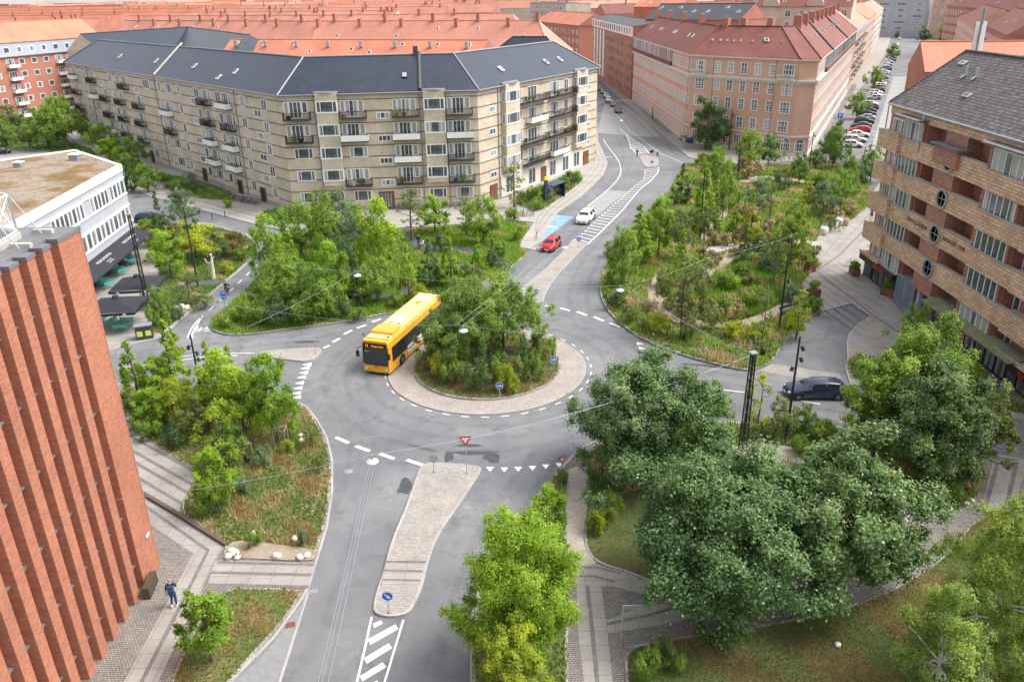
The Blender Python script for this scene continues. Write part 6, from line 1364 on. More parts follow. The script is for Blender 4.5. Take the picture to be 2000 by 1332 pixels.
# ---- along the yellow block, bus stop bed --------------------------
for i,(x,y,ty,w_,k_)in enumerate([(1020,398,372,30,'shrubolive'),(1042,395,362,36,'shrub'),(1062,390,360,34,'shrub'),(1080,382,352,34,'shrubolive'),(1098,375,345,30,'shrub'),(1112,362,336,30,'shrubdark'),(1126,355,333,26,'shrub'),(1048,410,385,30,'shrub')]):
 T(k_,x,y,ty,w_,['olive shrub nearest the bicycle racks','green shrub behind the bus shelter left side','green shrub in the bus stop bed','olive shrub in the middle of the bus stop bed','green shrub right of the bus shelter','dark shrub near the right end of the bus stop bed','rightmost shrub of the bus stop bed','green shrub in front of the bus stop totem'][i],'shrubs of the bus stop bed',name='shrub',cat='shrub')
for a in[('mid',265,330,268,60,'lime tree at the corner of the white cafe building'),('bright',222,318,272,60,'bright lime tree over the flat roof'),('darkcone',258,372,305,36,'dark conifer by the yellow block bicycle stands'),('mid',290,375,322,60,'green tree by the yellow block verge'),('blue',375,372,335,40,'small blue green tree on the verge'),('bright',300,300,266,50,'small bright tree at the yellow block foot'),('mid',200,300,240,66,'green tree behind the flat roof'),('mid',130,290,190,90,'green tree in the left background'),('mid2',95,290,215,80,'darker tree beside the left background tree'),('olive',40,270,198,100,'large grey green tree at the far left'),('mid',15,285,235,60,'tree at the left frame edge'),('mid',165,275,215,60,'tree near the left end of the yellow block'),('olive',60,290,240,60,'olive tree by the far left parked car'),('mid',112,240,190,60,'tree in front of the lilac topped house'),('mid',252,345,300,50,'green shrub tree by the flat roof corner')]:
 T(a[0],*a[1:5],a[5],'background trees on the left')
for a in[('shrub',445,405,388,26,'shrub by the yellow block bicycle row'),('shrub',560,420,400,40,'shrub at the yellow block corner'),('shrubolive',590,425,405,40,'olive shrub at the yellow block corner'),('shrub',320,355,335,30,'shrub on the yellow block verge'),('shrub',350,372,350,34,'second shrub on the yellow block verge')]:
 T(*a,'shrubs along the yellow block',name='shrub',cat='shrub')
# ---- street trees --------------------------------------------------
T('dark',1378,290,198,104,'dark round tree on the pavement before the pink block',zb=.12)
for a in[('dark',1625,318,240,60,'street tree nearest the park in the parking street'),('mid',1672,232,180,44,'second street tree along the parked cars'),('mid',1706,175,130,34,'third street tree along the parked cars'),('mid',1741,118,85,26,'fourth street tree along the parked cars'),('dark',1790,170,90,0,'x'),('dark',1803,82,55,34,'round tree in the middle of the far parking street'),('dark',1776,48,22,24,'far tree at the street end'),('mid',1812,112,80,22,'tree on the right verge of the parking street'),('mid',1790,172,142,24,'low tree on the right verge'),('dark',1752,75,62,14,'small dark far street tree')]:
 if a[5]!='x':T(a[0],*a[1:5],a[5],'street trees of the parking street',zb=.12)
for i,(x,y)in enumerate(((1800,196),(1812,176),(1822,150),(1830,128),(1838,100),(1844,78))):
 T('mid2',x,y,y-34,26,['hedge tree nearest the clinker building along the far verge','second hedge tree of the far verge','third hedge tree of the far verge','fourth hedge tree of the far verge','fifth hedge tree of the far verge','last hedge tree of the far verge'][i],'hedge of the far verge')
T('bright',1500,60,40,120,'green roof garden tree behind the office block ridge')
# ---- ground cover (uncountable): blades and low leaves over each bed
def cover(key,dens,hgt,mat_mix,seed,size=.20,mask=None,z=.17,patch=.25):
 P=BEDS[key];rg=np.random.default_rng(seed);xs=[p[0]for p in P];ys=[p[1]for p in P];A=abs(area(P))
 n=int(min(90000,A*dens));x=rg.uniform(min(xs),max(xs),n*3);y=rg.uniform(min(ys),max(ys),n*3)
 poly=np.array(P);ins=np.zeros(len(x),bool);j=len(P)-1
 for i in range(len(P)):
  xi,yi,xj,yj=poly[i,0],poly[i,1],poly[j,0],poly[j,1];c=((yi>y)!=(yj>y))&(x<(xj-xi)*(y-yi)/(yj-yi+1e-12)+xi);ins^=c;j=i
 x,y=x[ins][:n],y[ins][:n]
 for Q_ in NOCOV:
  c_=np.zeros(len(x),bool);j=len(Q_)-1
  for i in range(len(Q_)):(xi,yi),(xj,yj)=Q_[i],Q_[j];c_^=((yi>y)!=(yj>y))&(x<(xj-xi)*(y-yi)/(yj-yi+1e-12)+xi);j=i
  x,y=x[~c_],y[~c_]
 n=len(x);f1=np.sin(x*.9*patch*4+seed)*np.sin(y*1.1*patch*4+seed*2)+.6*np.sin(x*2.3*patch*4+y*1.7*patch*4+seed)
 hh=hgt*(1+.5*f1/1.6)*rg.uniform(.5,1.3,n);ang=rg.uniform(0,2*pi,n);lean=rg.uniform(.1,.7,n)*hh;w_=size*rg.uniform(.25,.6,n)
 V=np.empty((n,3,3));V[:,0]=np.c_[x-np.sin(ang)*w_,y+np.cos(ang)*w_,np.full(n,z)];V[:,1]=np.c_[x+np.sin(ang)*w_,y-np.cos(ang)*w_,np.full(n,z)];V[:,2]=np.c_[x+np.cos(ang)*lean,y+np.sin(ang)*lean,z+hh]
 for k_,(mat,lo,hi)in enumerate(mat_mix):
  m=f1+rg.normal(0,.35,n);sel=(m>=lo)&(m<hi)
  if sel.sum()<5:continue
  me=facemesh('ground_cover',V[sel],mat,.4+.25*f1[sel]+rg.normal(0,.15,int(sel.sum())),k=3)
  tag(put('ground_cover',me),kind='stuff',label='low '+('dry' if mat is L_straw else 'green')+' planting covering the bed',cat='planting')
I9=99
cover('west',130,.26,[(L_grass,-I9,-.1),(L_straw,-.1,.7),(L_rust,.7,I9)],1,.10)
cover('southwest',200,.14,[(L_grass,-I9,.0),(L_rust,.0,I9)],2,.08)
cover('northwest',80,.24,[(L_bright,-I9,.1),(L_mid,.1,.9),(L_straw,.9,I9)],3,.16)
cover('cafe',90,.22,[(L_grass,-I9,.7),(L_straw,.7,I9)],4,.14)
cover('park',60,.38,[(L_bright,-I9,-.3),(L_grass,-.3,.45),(L_straw,.45,I9)],5,.20,patch=.15)
cover('meadow',120,.75,[(L_bright,-I9,.2),(L_grass,.2,.75),(L_straw,.75,I9)],31,.16,patch=.2)
cover('island',90,.25,[(L_olive,-I9,.6),(L_rust,.6,I9)],6,.10,z=.2)
cover('plaza',70,.35,[(L_grass,-I9,.6),(L_straw,.6,I9)],7,.14)
cover('busstop',60,.45,[(L_grass,-I9,.5),(L_straw,.5,I9)],8,.18)
cover('southstrip',130,.2,[(L_grass,-I9,.4),(L_olive,.4,I9)],9,.10)
cover('southeast',80,.40,[(L_grass,-I9,.5),(L_straw,.5,I9)],10,.12)
cover('lawnsouth',240,.10,[(L_grass,-I9,.0),(L_rust,.0,I9)],11,.07,patch=.12)
cover('lawn',100,.07,[(L_grass,-I9,I9)],12,.06)
cover('verge',25,.3,[(L_grass,-I9,I9)],13,.2);cover('vergefar',15,.3,[(L_grass,-I9,I9)],14,.25);cover('farwest',12,.3,[(L_grass,-I9,I9)],15,.3);cover('verge2',30,.3,[(L_mid,-I9,I9)],16,.2)
cover('streethedge',10,.6,[(L_mid,-I9,I9)],17,.4)
# ------------------------------------------------------------------ v
def wheel_meshes(r,w=.2):
 mb=MB();n=20;prof=[(r*.62,-w/2),(r*.95,-w/2),(r,-w/3),(r,w/3),(r*.95,w/2),(r*.62,w/2)]
 for i in range(len(prof)-1):
  for k in range(n):
   t0,t1=2*pi*k/n,2*pi*(k+1)/n;(a,ya),(b,yb)=prof[i],prof[i+1]
   mb.mesh([(a*cos(t0),ya,a*sin(t0)),(a*cos(t1),ya,a*sin(t1)),(b*cos(t1),yb,b*sin(t1)),(b*cos(t0),yb,b*sin(t0))],[(0,1,2,3)],0,True)
 rb=MB()
 for y in(-w*.40,w*.40):
  rb.face([(r*.64*cos(2*pi*k/n),y-.012*(1 if y>0 else-1)*4,r*.64*sin(2*pi*k/n))for k in range(n)],1)
  for k in range(5):
   t=2*pi*k/5;rb.hexa([(r*.1*cos(t-.6),y-.03,r*.1*sin(t-.6)),(r*.1*cos(t+.6),y-.03,r*.1*sin(t+.6)),(r*.6*cos(t+.16),y-.03,r*.6*sin(t+.16)),(r*.6*cos(t-.16),y-.03,r*.6*sin(t-.16)),(r*.1*cos(t-.6),y+.03,r*.1*sin(t-.6)),(r*.1*cos(t+.6),y+.03,r*.1*sin(t+.6)),(r*.6*cos(t+.16),y+.03,r*.6*sin(t+.16)),(r*.6*cos(t-.16),y+.03,r*.6*sin(t-.16))])
 return mb.data('tyre',m_rubber),rb.data('rim',[m_rim,m_black])
WT_,WR_=wheel_meshes(.33)
m_headl=plain('headlight_glass',(.75,.78,.80),.1);m_taill=plain('taillight_red',(.45,.01,.01),.2)
def carparts(kind):
 """profiles: x forward, (x, ztop). returns dict of meshes"""
 if kind=='hatch':L,Wd,prof,gi=3.9,.84,[(-1.95,.55),(-1.93,.92),(-1.72,1.28),(-1.45,1.43),(-.6,1.48),(.25,1.44),(.55,1.33),(1.15,.98),(1.55,.90),(1.85,.76),(1.95,.52)],(1.50,.88)
 elif kind=='suv':L,Wd,prof,gi=4.45,.92,[(-2.22,.62),(-2.20,1.02),(-1.95,1.34),(-1.55,1.55),(-.6,1.62),(.25,1.58),(.55,1.45),(1.15,1.10),(1.7,1.02),(2.10,.84),(2.22,.55)],(1.62,.98)
 elif kind=='wagon':L,Wd,prof,gi=4.65,.89,[(-2.32,.58),(-2.30,.98),(-2.05,1.22),(-1.65,1.40),(-.6,1.46),(.2,1.42),(.5,1.30),(1.15,.96),(1.75,.88),(2.20,.72),(2.32,.50)],(1.46,.9)
 else:L,Wd,prof,gi=4.5,.88,[(-2.25,.58),(-2.22,.98),(-1.75,1.06),(-1.25,1.34),(-.6,1.44),(.1,1.42),(.45,1.30),(1.15,.95),(1.75,.86),(2.12,.72),(2.25,.50)],(1.44,.9)
 belt=gi[1];S=[]
 for x,z in prof:
  e=abs(x)/(L/2);w0=Wd*(1-.13*max(0,e-.62)/.38)**1.0;zb=min(belt,z-.03);wt=w0-.02 if z<=belt+.05 else w0-.05-(z-belt)*.33
  S.append([(x,w0*.93,.24),(x,w0,.42),(x,w0*.995,zb),(x,wt*.97,z-.035),(x,wt*.86,z),(x,0,z+.02)])
 mb=MB();V=[];F=[];m=6
 for s in S:V+=s+[(p[0],-p[1],p[2])for p in s[-2::-1]]
 k=11
 for i in range(len(S)-1):
  for j in range(k-1):F.append((i*k+j,(i+1)*k+j,(i+1)*k+j+1,i*k+j+1))
 mb.mesh(V,F,0,True);mb.face([V[j]for j in range(k)],0);mb.face([V[(len(S)-1)*k+j]for j in range(k)][::-1],0)
 r=.33 if kind!='suv' else.36
 for x in(-L/2+.78,L/2-.82):
  for s_ in(-1,1):
   n=14;mb.face([(x+(r+.06)*cos(2*pi*q/n),s_*(Wd+.004),r+.0+(r+.06)*sin(2*pi*q/n))for q in range(n)][::(1 if s_<0 else-1)],1)
 mb.box((0,0,.22),(L*.96,Wd*1.86,.12),m=1);mb.box((L/2+.005,0,.40),(.04,Wd*1.1,.16),m=1);mb.box((-L/2-.0,0,.34),(.05,Wd*1.5,.14),m=1)
 for s_ in(-1,1):mb.box((.62,s_*(Wd+.07),belt+.08),(.16,.16,.12))
 body=mb.data('car_body',[m_paint,m_black]);out={'body':body}
 def lerp(a,b,t):return tuple(a[i]+(b[i]-a[i])*t for i in range(3))
 g=[i for i in range(len(S))if prof[i][1]>belt+.12];lo,hi=g[0],g[-1]
 def strip(i0,i1,name,pad=.0):
  for s_ in(1,-1):
   w=MB();q=[]
   for t in(.10,.93):
    row=[]
    for i in range(i0,i1+1):
     p=lerp(S[i][2],S[i][3],t)
     if i==i0:p=lerp(p,lerp(S[i+1][2],S[i+1][3],t),.12+pad)
     if i==i1:p=lerp(p,lerp(S[i-1][2],S[i-1][3],t),.12)
     row.append((p[0],s_*(p[1]+.012),p[2]))
    q.append(row)
   for i in range(len(q[0])-1):w.face([q[0][i],q[0][i+1],q[1][i+1],q[1][i]][::(1 if s_<0 else-1)])
   out.setdefault('side_window',[]).append(w.data('side_window',m_carglass))
 mid=4;strip(lo,mid,'r',.1);strip(mid,hi,'f')
 def screen(i0,i1,nm,sgn):
  w=MB();a,b=S[i0],S[i1];P=[]
  for s,t in((a,.08),(b,.10)):
   o=b if s is a else a
   pL,pR=lerp(s[4],o[4],t),lerp((s[4][0],-s[4][1],s[4][2]),(o[4][0],-o[4][1],o[4][2]),t);P.append((pL,pR))
  c=lerp(a[5],b[5],.08);d=lerp(b[5],a[5],.10)
  up=Vector((sgn*.5,0,.8)).normalized()*.016
  V4=[tuple(Vector(p)+up)for p in(P[0][0],c,P[0][1],P[1][1],d,P[1][0])];w.face([V4[0],V4[1],V4[4],V4[5]]);w.face([V4[1],V4[2],V4[3],V4[4]]);out[nm]=w.data(nm,m_carglass)
 screen(6,7,'windscreen',1);screen(1 if kind!='sedan' else 2,3 if kind!='sedan' else 3,'rear_window',-1)
 for nm,x,y,z,mt,d3 in(('headlight',L/2-.13,Wd-.24,.66 if kind!='suv' else.76,m_headl,(.24,.30,.14)),('taillight',-L/2+.05,Wd-.16,.84,m_taill,(.14,.24,.18))):
  w=MB();w.ball((0,0,0),(d3[0]/2,d3[1]/2,d3[2]/2),8,5);out[nm]=(w.data(nm,mt),x,y,z)
 w=MB();w.box((0,0,0),(.02,.5,.11));out['number_plate']=(w.data('number_plate',m_white),L/2+.03,0,.42,-L/2-.03);out['L']=L;out['W']=Wd;out['r']=r
 return out
_cars={}
CARCOL={'white':(.80,.80,.80,1),'red':(.52,.012,.02,1),'black':(.012,.014,.022,1),'silver':(.42,.44,.46,1),'grey':(.13,.14,.155,1),'blue':(.025,.07,.22,1),'darkblue':(.012,.022,.06,1),'green':(.06,.09,.08,1),'brown':(.14,.09,.06,1),'pale':(.55,.56,.52,1)}
def car(kind,col,x,y,rz,label,z=0.0,group=None,cat='car',nm='car'):
 if kind not in _cars:_cars[kind]=carparts(kind)
 P=_cars[kind];t=thing(nm,label,cat,(x,y,z),rz,group);c=CARCOL[col]
 put('body',P['body'],t,color=c)
 for w in P['side_window']:put('side_window',w,t)
 put('windscreen',P['windscreen'],t);put('rear_window',P['rear_window'],t)
 for s_ in(-1,1):
  for nm_ in('headlight','taillight'):m,a,b,d=P[nm_];put(nm_,m,t,(a,s_*b,d))
  for wx in(-P['L']/2+.78,P['L']/2-.82):
   o=put('wheel',WT_,t,(wx,s_*(P['W']-.08),.33));q=put('rim',WR_,o)
 m,a,b,d,e=P['number_plate'];put('number_plate',m,t,(a,0,d));put('number_plate',m,t,(e,0,d+.15))
 return t
def head(a,b):p,q=G(*a),G(*b);return atan2(q[1]-p[1],q[0]-p[0])
x,y=G(1077,487);car('hatch','red',x,y+.3,head((1110,455),(1060,497)),'small red hatchback driving past the blue painted cycle lane')
x,y=G(1144,433);car('suv','white',x,y+.2,head((1185,395),(1135,442)),'white sport utility car driving behind the red hatchback')
x,y=G(1593,777);car('wagon','darkblue',x,y+.35,pi-.05,'black estate car on the right hand road under the tall lamp post')
x,y=G(291,436);car('hatch','darkblue',x,y+.4,.02,'dark hatchback partly hidden by the spruce near the cafe awning')
x,y=G(2,301);car('hatch','black',x,y,.6,'black car with red lights at the far left edge of the photo')
sg='cars parked nose to tail in the left street'
for i,(px,py,c,k,lb)in enumerate([(1217,220,'black','wagon','front black car of the row parked in the left street'),(1208,208,'grey','hatch','dark grey car second in the row of the left street'),(1198,199,'silver','wagon','silver car third in the row of the left street'),(1193,191,'silver','hatch','pale car fourth in the row of the left street'),(1187,183,'grey','sedan','grey car fifth in the row of the left street'),(1182,178,'darkblue','hatch','dark blue car at the back of the row in the left street')]):
 x,y=G(px,py);car(k,c,x-1.4,y,-pi/2-.05,lb,group=sg)
rowc=['white','pale','white','red','green','black','silver','darkblue','black','grey','white','silver','white','white','brown','grey','white','white','black','pale','silver','grey','white','black','black','white','silver','white','white','blue','white']
A_,B_=Vector(G(1666,288)),Vector(G(1744,104));nR=38;ordn=['first','second','third','fourth','fifth','sixth','seventh','eighth','ninth','tenth','eleventh','twelfth','thirteenth','fourteenth','fifteenth','sixteenth','seventeenth','eighteenth','nineteenth','twentieth'];ordn=ordn+['twenty '+q for q in ordn[:9]]+['thirtieth']+['thirty '+q for q in ordn[:9]];rowc=rowc+rowc[3:20]
rc=random.Random(4)
for i in range(nR):
 d=(B_-A_);p=A_+d*((i*1.0+(1.2 if i>10 else 0)+(1.2 if i>18 else 0)+(1.2 if i>27 else 0))/(nR+2.6))+Vector((rc.uniform(-.2,.2),0));c=rowc[i];k=['hatch','suv','wagon','hatch','sedan'][(i*7+i//3)%5]
 car(k,c,p.x,p.y,-.30+rc.uniform(-.04,.04)+(pi if rc.random()<.35 else 0),f"{ {'pale':'pale beige','green':'dark green','darkblue':'dark blue'}.get(c, c)} car, {ordn[i]} from the park end of the angled parking row",group='cars parked at an angle along the right hand street')
for i,(px,py,c)in enumerate([(1752,90,'white'),(1757,78,'silver'),(1762,66,'white'),(1766,56,'pale'),(1772,46,'blue'),(1784,44,'white'),(1800,94,'red'),(1796,118,'silver'),(1795,112,'grey'),(1813,52,'white'),(1814,44,'silver'),(1812,60,'grey'),(1790,36,'black'),(1800,33,'white'),(1745,100,'white'),(1740,110,'silver')]):
 x,y=G(px,py);car(['hatch','wagon','suv'][i%3],c,x,y,1.13+(0 if i>5 else pi),['white car just beyond the zebra crossing on the left kerb','silver car second beyond the crossing on the left kerb','white car third beyond the crossing on the left kerb','pale car fourth beyond the crossing on the left kerb','blue car at the far left kerb by the round tree','white car crossing near the far end of the parking street','red car under the big round street tree on the right','front silver car of the pair parked beside the right verge','grey car behind the silver one beside the right verge','white car on the right at the distant street end','silver van like car at the distant street end','grey car on the right before the distant street end','black car parked in front of the white slab building','white car parked in front of the white slab building','white car just before the zebra crossing','silver car at the far end of the angled parking row'][i],group='cars in the far part of the parking street')
# ---- the yellow bus ------------------------------------------------
m_busy=plain('bus_yellow',(.85,.40,.018),.3,coat=.5);m_busr=plain('bus_roof',(.84,.55,.24),.5,var=.08,scale=.6);m_bust=plain('bus_tyre_arch',(.02,.02,.02),.8)
fl,fr_=Vector(G(708,730)),Vector(G(765,735));bl=Vector(G(818,575,3.0));br_=Vector(G(863,578,3.0));fc=(fl+fr_)/2;bc=(bl+br_)/2;dv=(fc-bc);LBUS=12.0;WB2=2.55;rzb=atan2(dv.y,dv.x);cen=fc-dv.normalized()*LBUS/2
bus=thing('city_bus','yellow single deck city bus entering the roundabout','bus',(cen.x,cen.y,0),rzb)
HB=3.12;hl,hw=LBUS/2,WB2/2
def busloft():
 mb=MB();st=[(-hl,.04),(-hl+.1,0),(hl-.3,0),(hl-.06,.02),(hl,.06)];V=[];F=[]
 for x,ins in st:
  w_=hw-ins;top=HB-(.05 if ins>.1 else 0);xx=lambda z:x+(-.10*max(0,z-1.1)/1.9 if x>hl-.2 else 0)
  pr=[(w_,.30),(w_,1.0),(w_,2.4),(w_-.03,top-.12),(w_-.12,top),(0,top+.03)]
  row=[(xx(z),y,z)for y,z in pr];V+=row+[(p[0],-p[1],p[2])for p in row[-2::-1]]
 k=11
 for i in range(len(st)-1):
  for j in range(k-1):F.append((i*k+j,(i+1)*k+j,(i+1)*k+j+1,i*k+j+1))
 mb.mesh(V,F,0,False);mb.face([V[j]for j in range(k)]);mb.face([V[(len(st)-1)*k+j]for j in range(k)][::-1])
 mb.box((0,0,.3),(LBUS*.97,WB2*.9,.14),m=1)
 return mb
busloft().build('body',[m_busy,m_black],bus)
w=MB();w.box((-.3,0,HB+.055),(LBUS-.7,WB2-.40,.05));w.build('roof',m_busr,bus)
w=MB();w.box((3.7,0,HB+.17),(1.5,WB2-.5,.26));w.box((3.0,0,HB+.14),(.9,WB2-.6,.18));w.build('air_conditioner',m_busy,bus)
for x,l in((1.2,1.0),(-4.4,1.0)):w=MB();w.box((x,0,HB+.13),(l,.95,.10));o=w.build('roof_hatch',m_white,bus)
w=MB();w.lathe([(.30,0),(.30,.08),(.1,.12),(0,.12)],(-3.4,.0,HB+.08),14);w.build('roof_vent',m_busy,bus)
for y in(-.42,.42):w=MB();w.box((2.3,y,HB+.09),(1.5,.06,.03));w.build('roof_rail',m_black,bus)
for s_ in(-1,1):
 xs=[-5.85,-4.4,-2.9,-1.5,-.1,1.3,2.7,4.1,5.35]
 for i in range(8):
  w=MB();z0=1.12 if not(s_<0 and i==7)else.45;w.box(((xs[i]+xs[i+1])/2,s_*(hw+.006),(z0+2.45)/2),(xs[i+1]-xs[i]-.03,.02,2.45-z0));w.build('side_window',m_carglass,bus)
 for x in(-3.3,3.5):
  w=MB();n=16;w.face([(x+.60*cos(2*pi*q/n),s_*(hw+.012),.50+.58*sin(2*pi*q/n))for q in range(n)][::(1 if s_<0 else-1)]);w.build('wheel_arch',m_black,bus)
  o=put('wheel',WT_,bus,(x,s_*(hw-.10),.48));o.scale=(1.45,1.6,1.45);put('rim',WR_,o)
w=MB();w.mesh([(hl-.02,-.95*hw,1.05),(hl-.02,.95*hw,1.05),(hl-.10,.90*hw,2.50),(hl-.10,-.90*hw,2.50),(hl+.03,0,1.05),(hl-.05,0,2.50)],[(0,4,5,3),(4,1,2,5)])
o=w.build('windscreen',m_carglass,bus);o.location=(.05,0,0)
w=MB();w.mesh([(hl-.09,-.88*hw,2.52),(hl-.09,.88*hw,2.52),(hl-.11,.86*hw,2.94),(hl-.11,-.86*hw,2.94)],[(0,1,2,3)]);o=w.build('destination_display',m_black,bus);o.location=(.07,0,0)
m_led=plain('orange_led',(1,.35,.02),.5);m_led.node_tree.nodes['Principled BSDF'].inputs['Emission Color'].default_value=(1,.25,.01,1);m_led.node_tree.nodes['Principled BSDF'].inputs['Emission Strength'].default_value=.8
def bustext(s,size,mat,loc,rx,rz,nm='lettering',par=None):o=text3d(s,size,mat,None,0,0,0,.004,parent=par or bus,name=nm,al='CENTER');o.location=loc;o.rotation_euler=(rx,0,rz);return o
bustext('12',.30,m_led,(hl+.0,-.75,2.60),pi/2-.1,pi/2);bustext('Dragørs Havn',.20,m_led,(hl+.0,.25,2.63),pi/2-.1,pi/2)
w=MB();w.box((hl+.0,0,.98),(.05,WB2*.84,.10));w.build('grille',m_black,bus)
bustext('VDL',.20,m_black,(hl+.02,0,.72),pi/2,pi/2)
for s_ in(-1,1):
 w=MB();w.ball((hl-.10,s_*.92,.58),(.14,.24,.13),10,6);w.build('headlight',m_headl,bus)
 w=MB();w.tube([(hl-.1,s_*hw*.95,2.6),(hl+.35,s_*(hw+.12),2.5),(hl+.38,s_*(hw+.16),2.35)],.03,6);w.box((hl+.38,s_*(hw+.17),2.05),(.14,.26,.52));w.build('mirror',m_black,bus)
w=MB();w.box((hl+.03,.1,.36),(.02,.5,.12));w.build('number_plate',m_yellow,bus)
w=MB();w.box((hl+.0,-.75,1.22),(.02,.26,.26));w.build('ticket_sign',m_yellow,bus)
w=MB();w.box((.6,hw+.014,.98),(3.4,.02,.66));w.box((-2.4,hw+.014,.98),(1.4,.02,.66));a_=w.build('advert',m_white,bus)
bustext('MALTE',.38,m_navy,(1.6,hw+.03,.82),pi/2,pi,par=a_);bustext('KØBENHAVN',.26,m_redp,(-.2,hw+.03,.84),pi/2,pi,par=a_)
w=MB();w.ball((-1.15,hw+.02,1.02),(.38,.02,.30),12,6,0);w.build('advert_picture',plain('advert_purple',(.28,.04,.12),.6),bus)
for s_ in(-1,1):w=MB();w.tube([(hl-.25,s_*(hw-.12),HB),(hl-.25,s_*(hw-.12),HB+.55)],.012,5);w.box((hl-.25,s_*(hw-.12)+.09,HB+.47),(.01,.2,.16),m=1);w.build('flag',[m_grey,m_redp],bus)
# ------------------------------------------------------------------ p
def skinmesh(J,E,name,mat,add=0.0):
 """J: name -> (x, y, z, r); E: list of joint pairs; grows one smooth skin"""
 keys=[]
 for a,b in E:
  for k in(a,b):
   if k not in keys:keys.append(k)
 me=bpy.data.meshes.new(name);me.from_pydata([J[k][:3]for k in keys],[(keys.index(a),keys.index(b))for a,b in E],[])
 ob=bpy.data.objects.new(name,me);COL.objects.link(ob);sm=ob.modifiers.new('skin','SKIN');sm.use_smooth_shade=True
 for i,k in enumerate(keys):r=J[k][3]+add;me.skin_vertices[0].data[i].radius=(r,r*(J[k][4]if len(J[k])>4 else 1))
 me.skin_vertices[0].data[0].use_root=True
 ss=ob.modifiers.new('sub','SUBSURF');ss.levels=1;ss.render_levels=1
 bpy.context.view_layer.update();out=bpy.data.meshes.new_from_object(ob.evaluated_get(bpy.context.evaluated_depsgraph_get()));out.name=name
 bpy.data.objects.remove(ob);out.materials.clear();out.materials.append(mat)
 out.polygons.foreach_set('use_smooth',[True]*len(out.polygons));return out
def joints(pose='walk',s=1.0):
 J={'pel':(0,0,.95,.115,.8),'wa':(0,0,1.10,.105,.75),'ch':(0,0,1.30,.135,.72),'nb':(0,0,1.46,.065),'ne':(0,.01,1.53,.052),'he':(0,.03,1.62,.082),'ht':(0,.02,1.71,.080),'top':(0,.01,1.765,.04)}
 def arm(sd,el,wr):J[sd+'sh']=(.175*(1 if sd=='r' else-1),0,1.42,.062);J[sd+'el']=(*el,.042);J[sd+'wr']=(*wr,.030);v=Vector(wr)-Vector(el);v.normalize();J[sd+'ha']=(*(Vector(wr)+v*.085),.034,.55)
 def leg(sd,kn,an,toe=None):sx=1 if sd=='r' else-1;J[sd+'hi']=(.095*sx,0,.88,.092);J[sd+'kn']=(*kn,.062);J[sd+'an']=(*an,.042);t=toe or(an[0]+.02*sx,an[1]+.15,max(.04,an[2]-.06));J[sd+'to']=(*t,.038)
 if pose=='walk':arm('r',(.25,.10,1.16),(.27,.28,1.02));arm('l',(-.25,-.12,1.16),(-.28,-.06,.92));leg('r',(.10,-.02,.50),(.10,-.02,.09));leg('l',(-.10,.14,.52),(-.10,-.16,.22),(-.11,-.05,.10))
 elif pose=='push':arm('r',(.22,.16,1.18),(.20,.40,1.06));arm('l',(-.22,.16,1.18),(-.20,.40,1.06));leg('r',(.10,.12,.50),(.10,.22,.09));leg('l',(-.10,-.05,.50),(-.10,-.30,.13))
 elif pose=='ride':
  for k,(dy,dz)in{'pel':(0,.02),'wa':(.06,0),'ch':(.18,-.04),'nb':(.26,-.06),'ne':(.29,-.06),'he':(.33,-.06),'ht':(.33,-.06),'top':(.32,-.06)}.items():v=J[k];J[k]=(v[0],v[1]+dy,v[2]+dz)+v[3:]
  arm('r',(.25,.34,1.14),(.24,.52,1.02));arm('l',(-.25,.34,1.14),(-.24,.52,1.02));J['rsh']=(.17,.22,1.36,.062);J['lsh']=(-.17,.22,1.36,.062);leg('r',(.12,.36,.78),(.12,.22,.38));leg('l',(-.12,.28,.62),(-.12,.16,.18))
 elif pose=='sit':
  for k in('pel','wa','ch','nb','ne','he','ht','top'):v=J[k];J[k]=(v[0],v[1],v[2]-.45)+v[3:]
  arm('r',(.24,.08,.74),(.16,.30,.66));arm('l',(-.24,.08,.74),(-.16,.30,.66));J['rsh']=(.17,0,.97,.062);J['lsh']=(-.17,0,.97,.062);leg('r',(.12,.42,.50),(.12,.46,.09));leg('l',(-.12,.42,.50),(-.13,.50,.09));J['rhi']=(.095,0,.46,.092);J['lhi']=(-.095,0,.46,.092)
 else:arm('r',(.23,.02,1.16),(.22,.16,.95));arm('l',(-.23,.0,1.16),(-.24,.06,.92));leg('r',(.10,.01,.50),(.11,.0,.09));leg('l',(-.10,.01,.50),(-.12,.02,.09))
 return J
BODY=[('pel','wa'),('wa','ch'),('ch','nb'),('nb','ne'),('ne','he'),('he','ht'),('ht','top'),('nb','rsh'),('rsh','rel'),('rel','rwr'),('rwr','rha'),('nb','lsh'),('lsh','lel'),('lel','lwr'),('lwr','lha'),('pel','rhi'),('rhi','rkn'),('rkn','ran'),('ran','rto'),('pel','lhi'),('lhi','lkn'),('lkn','lan'),('lan','lto')]
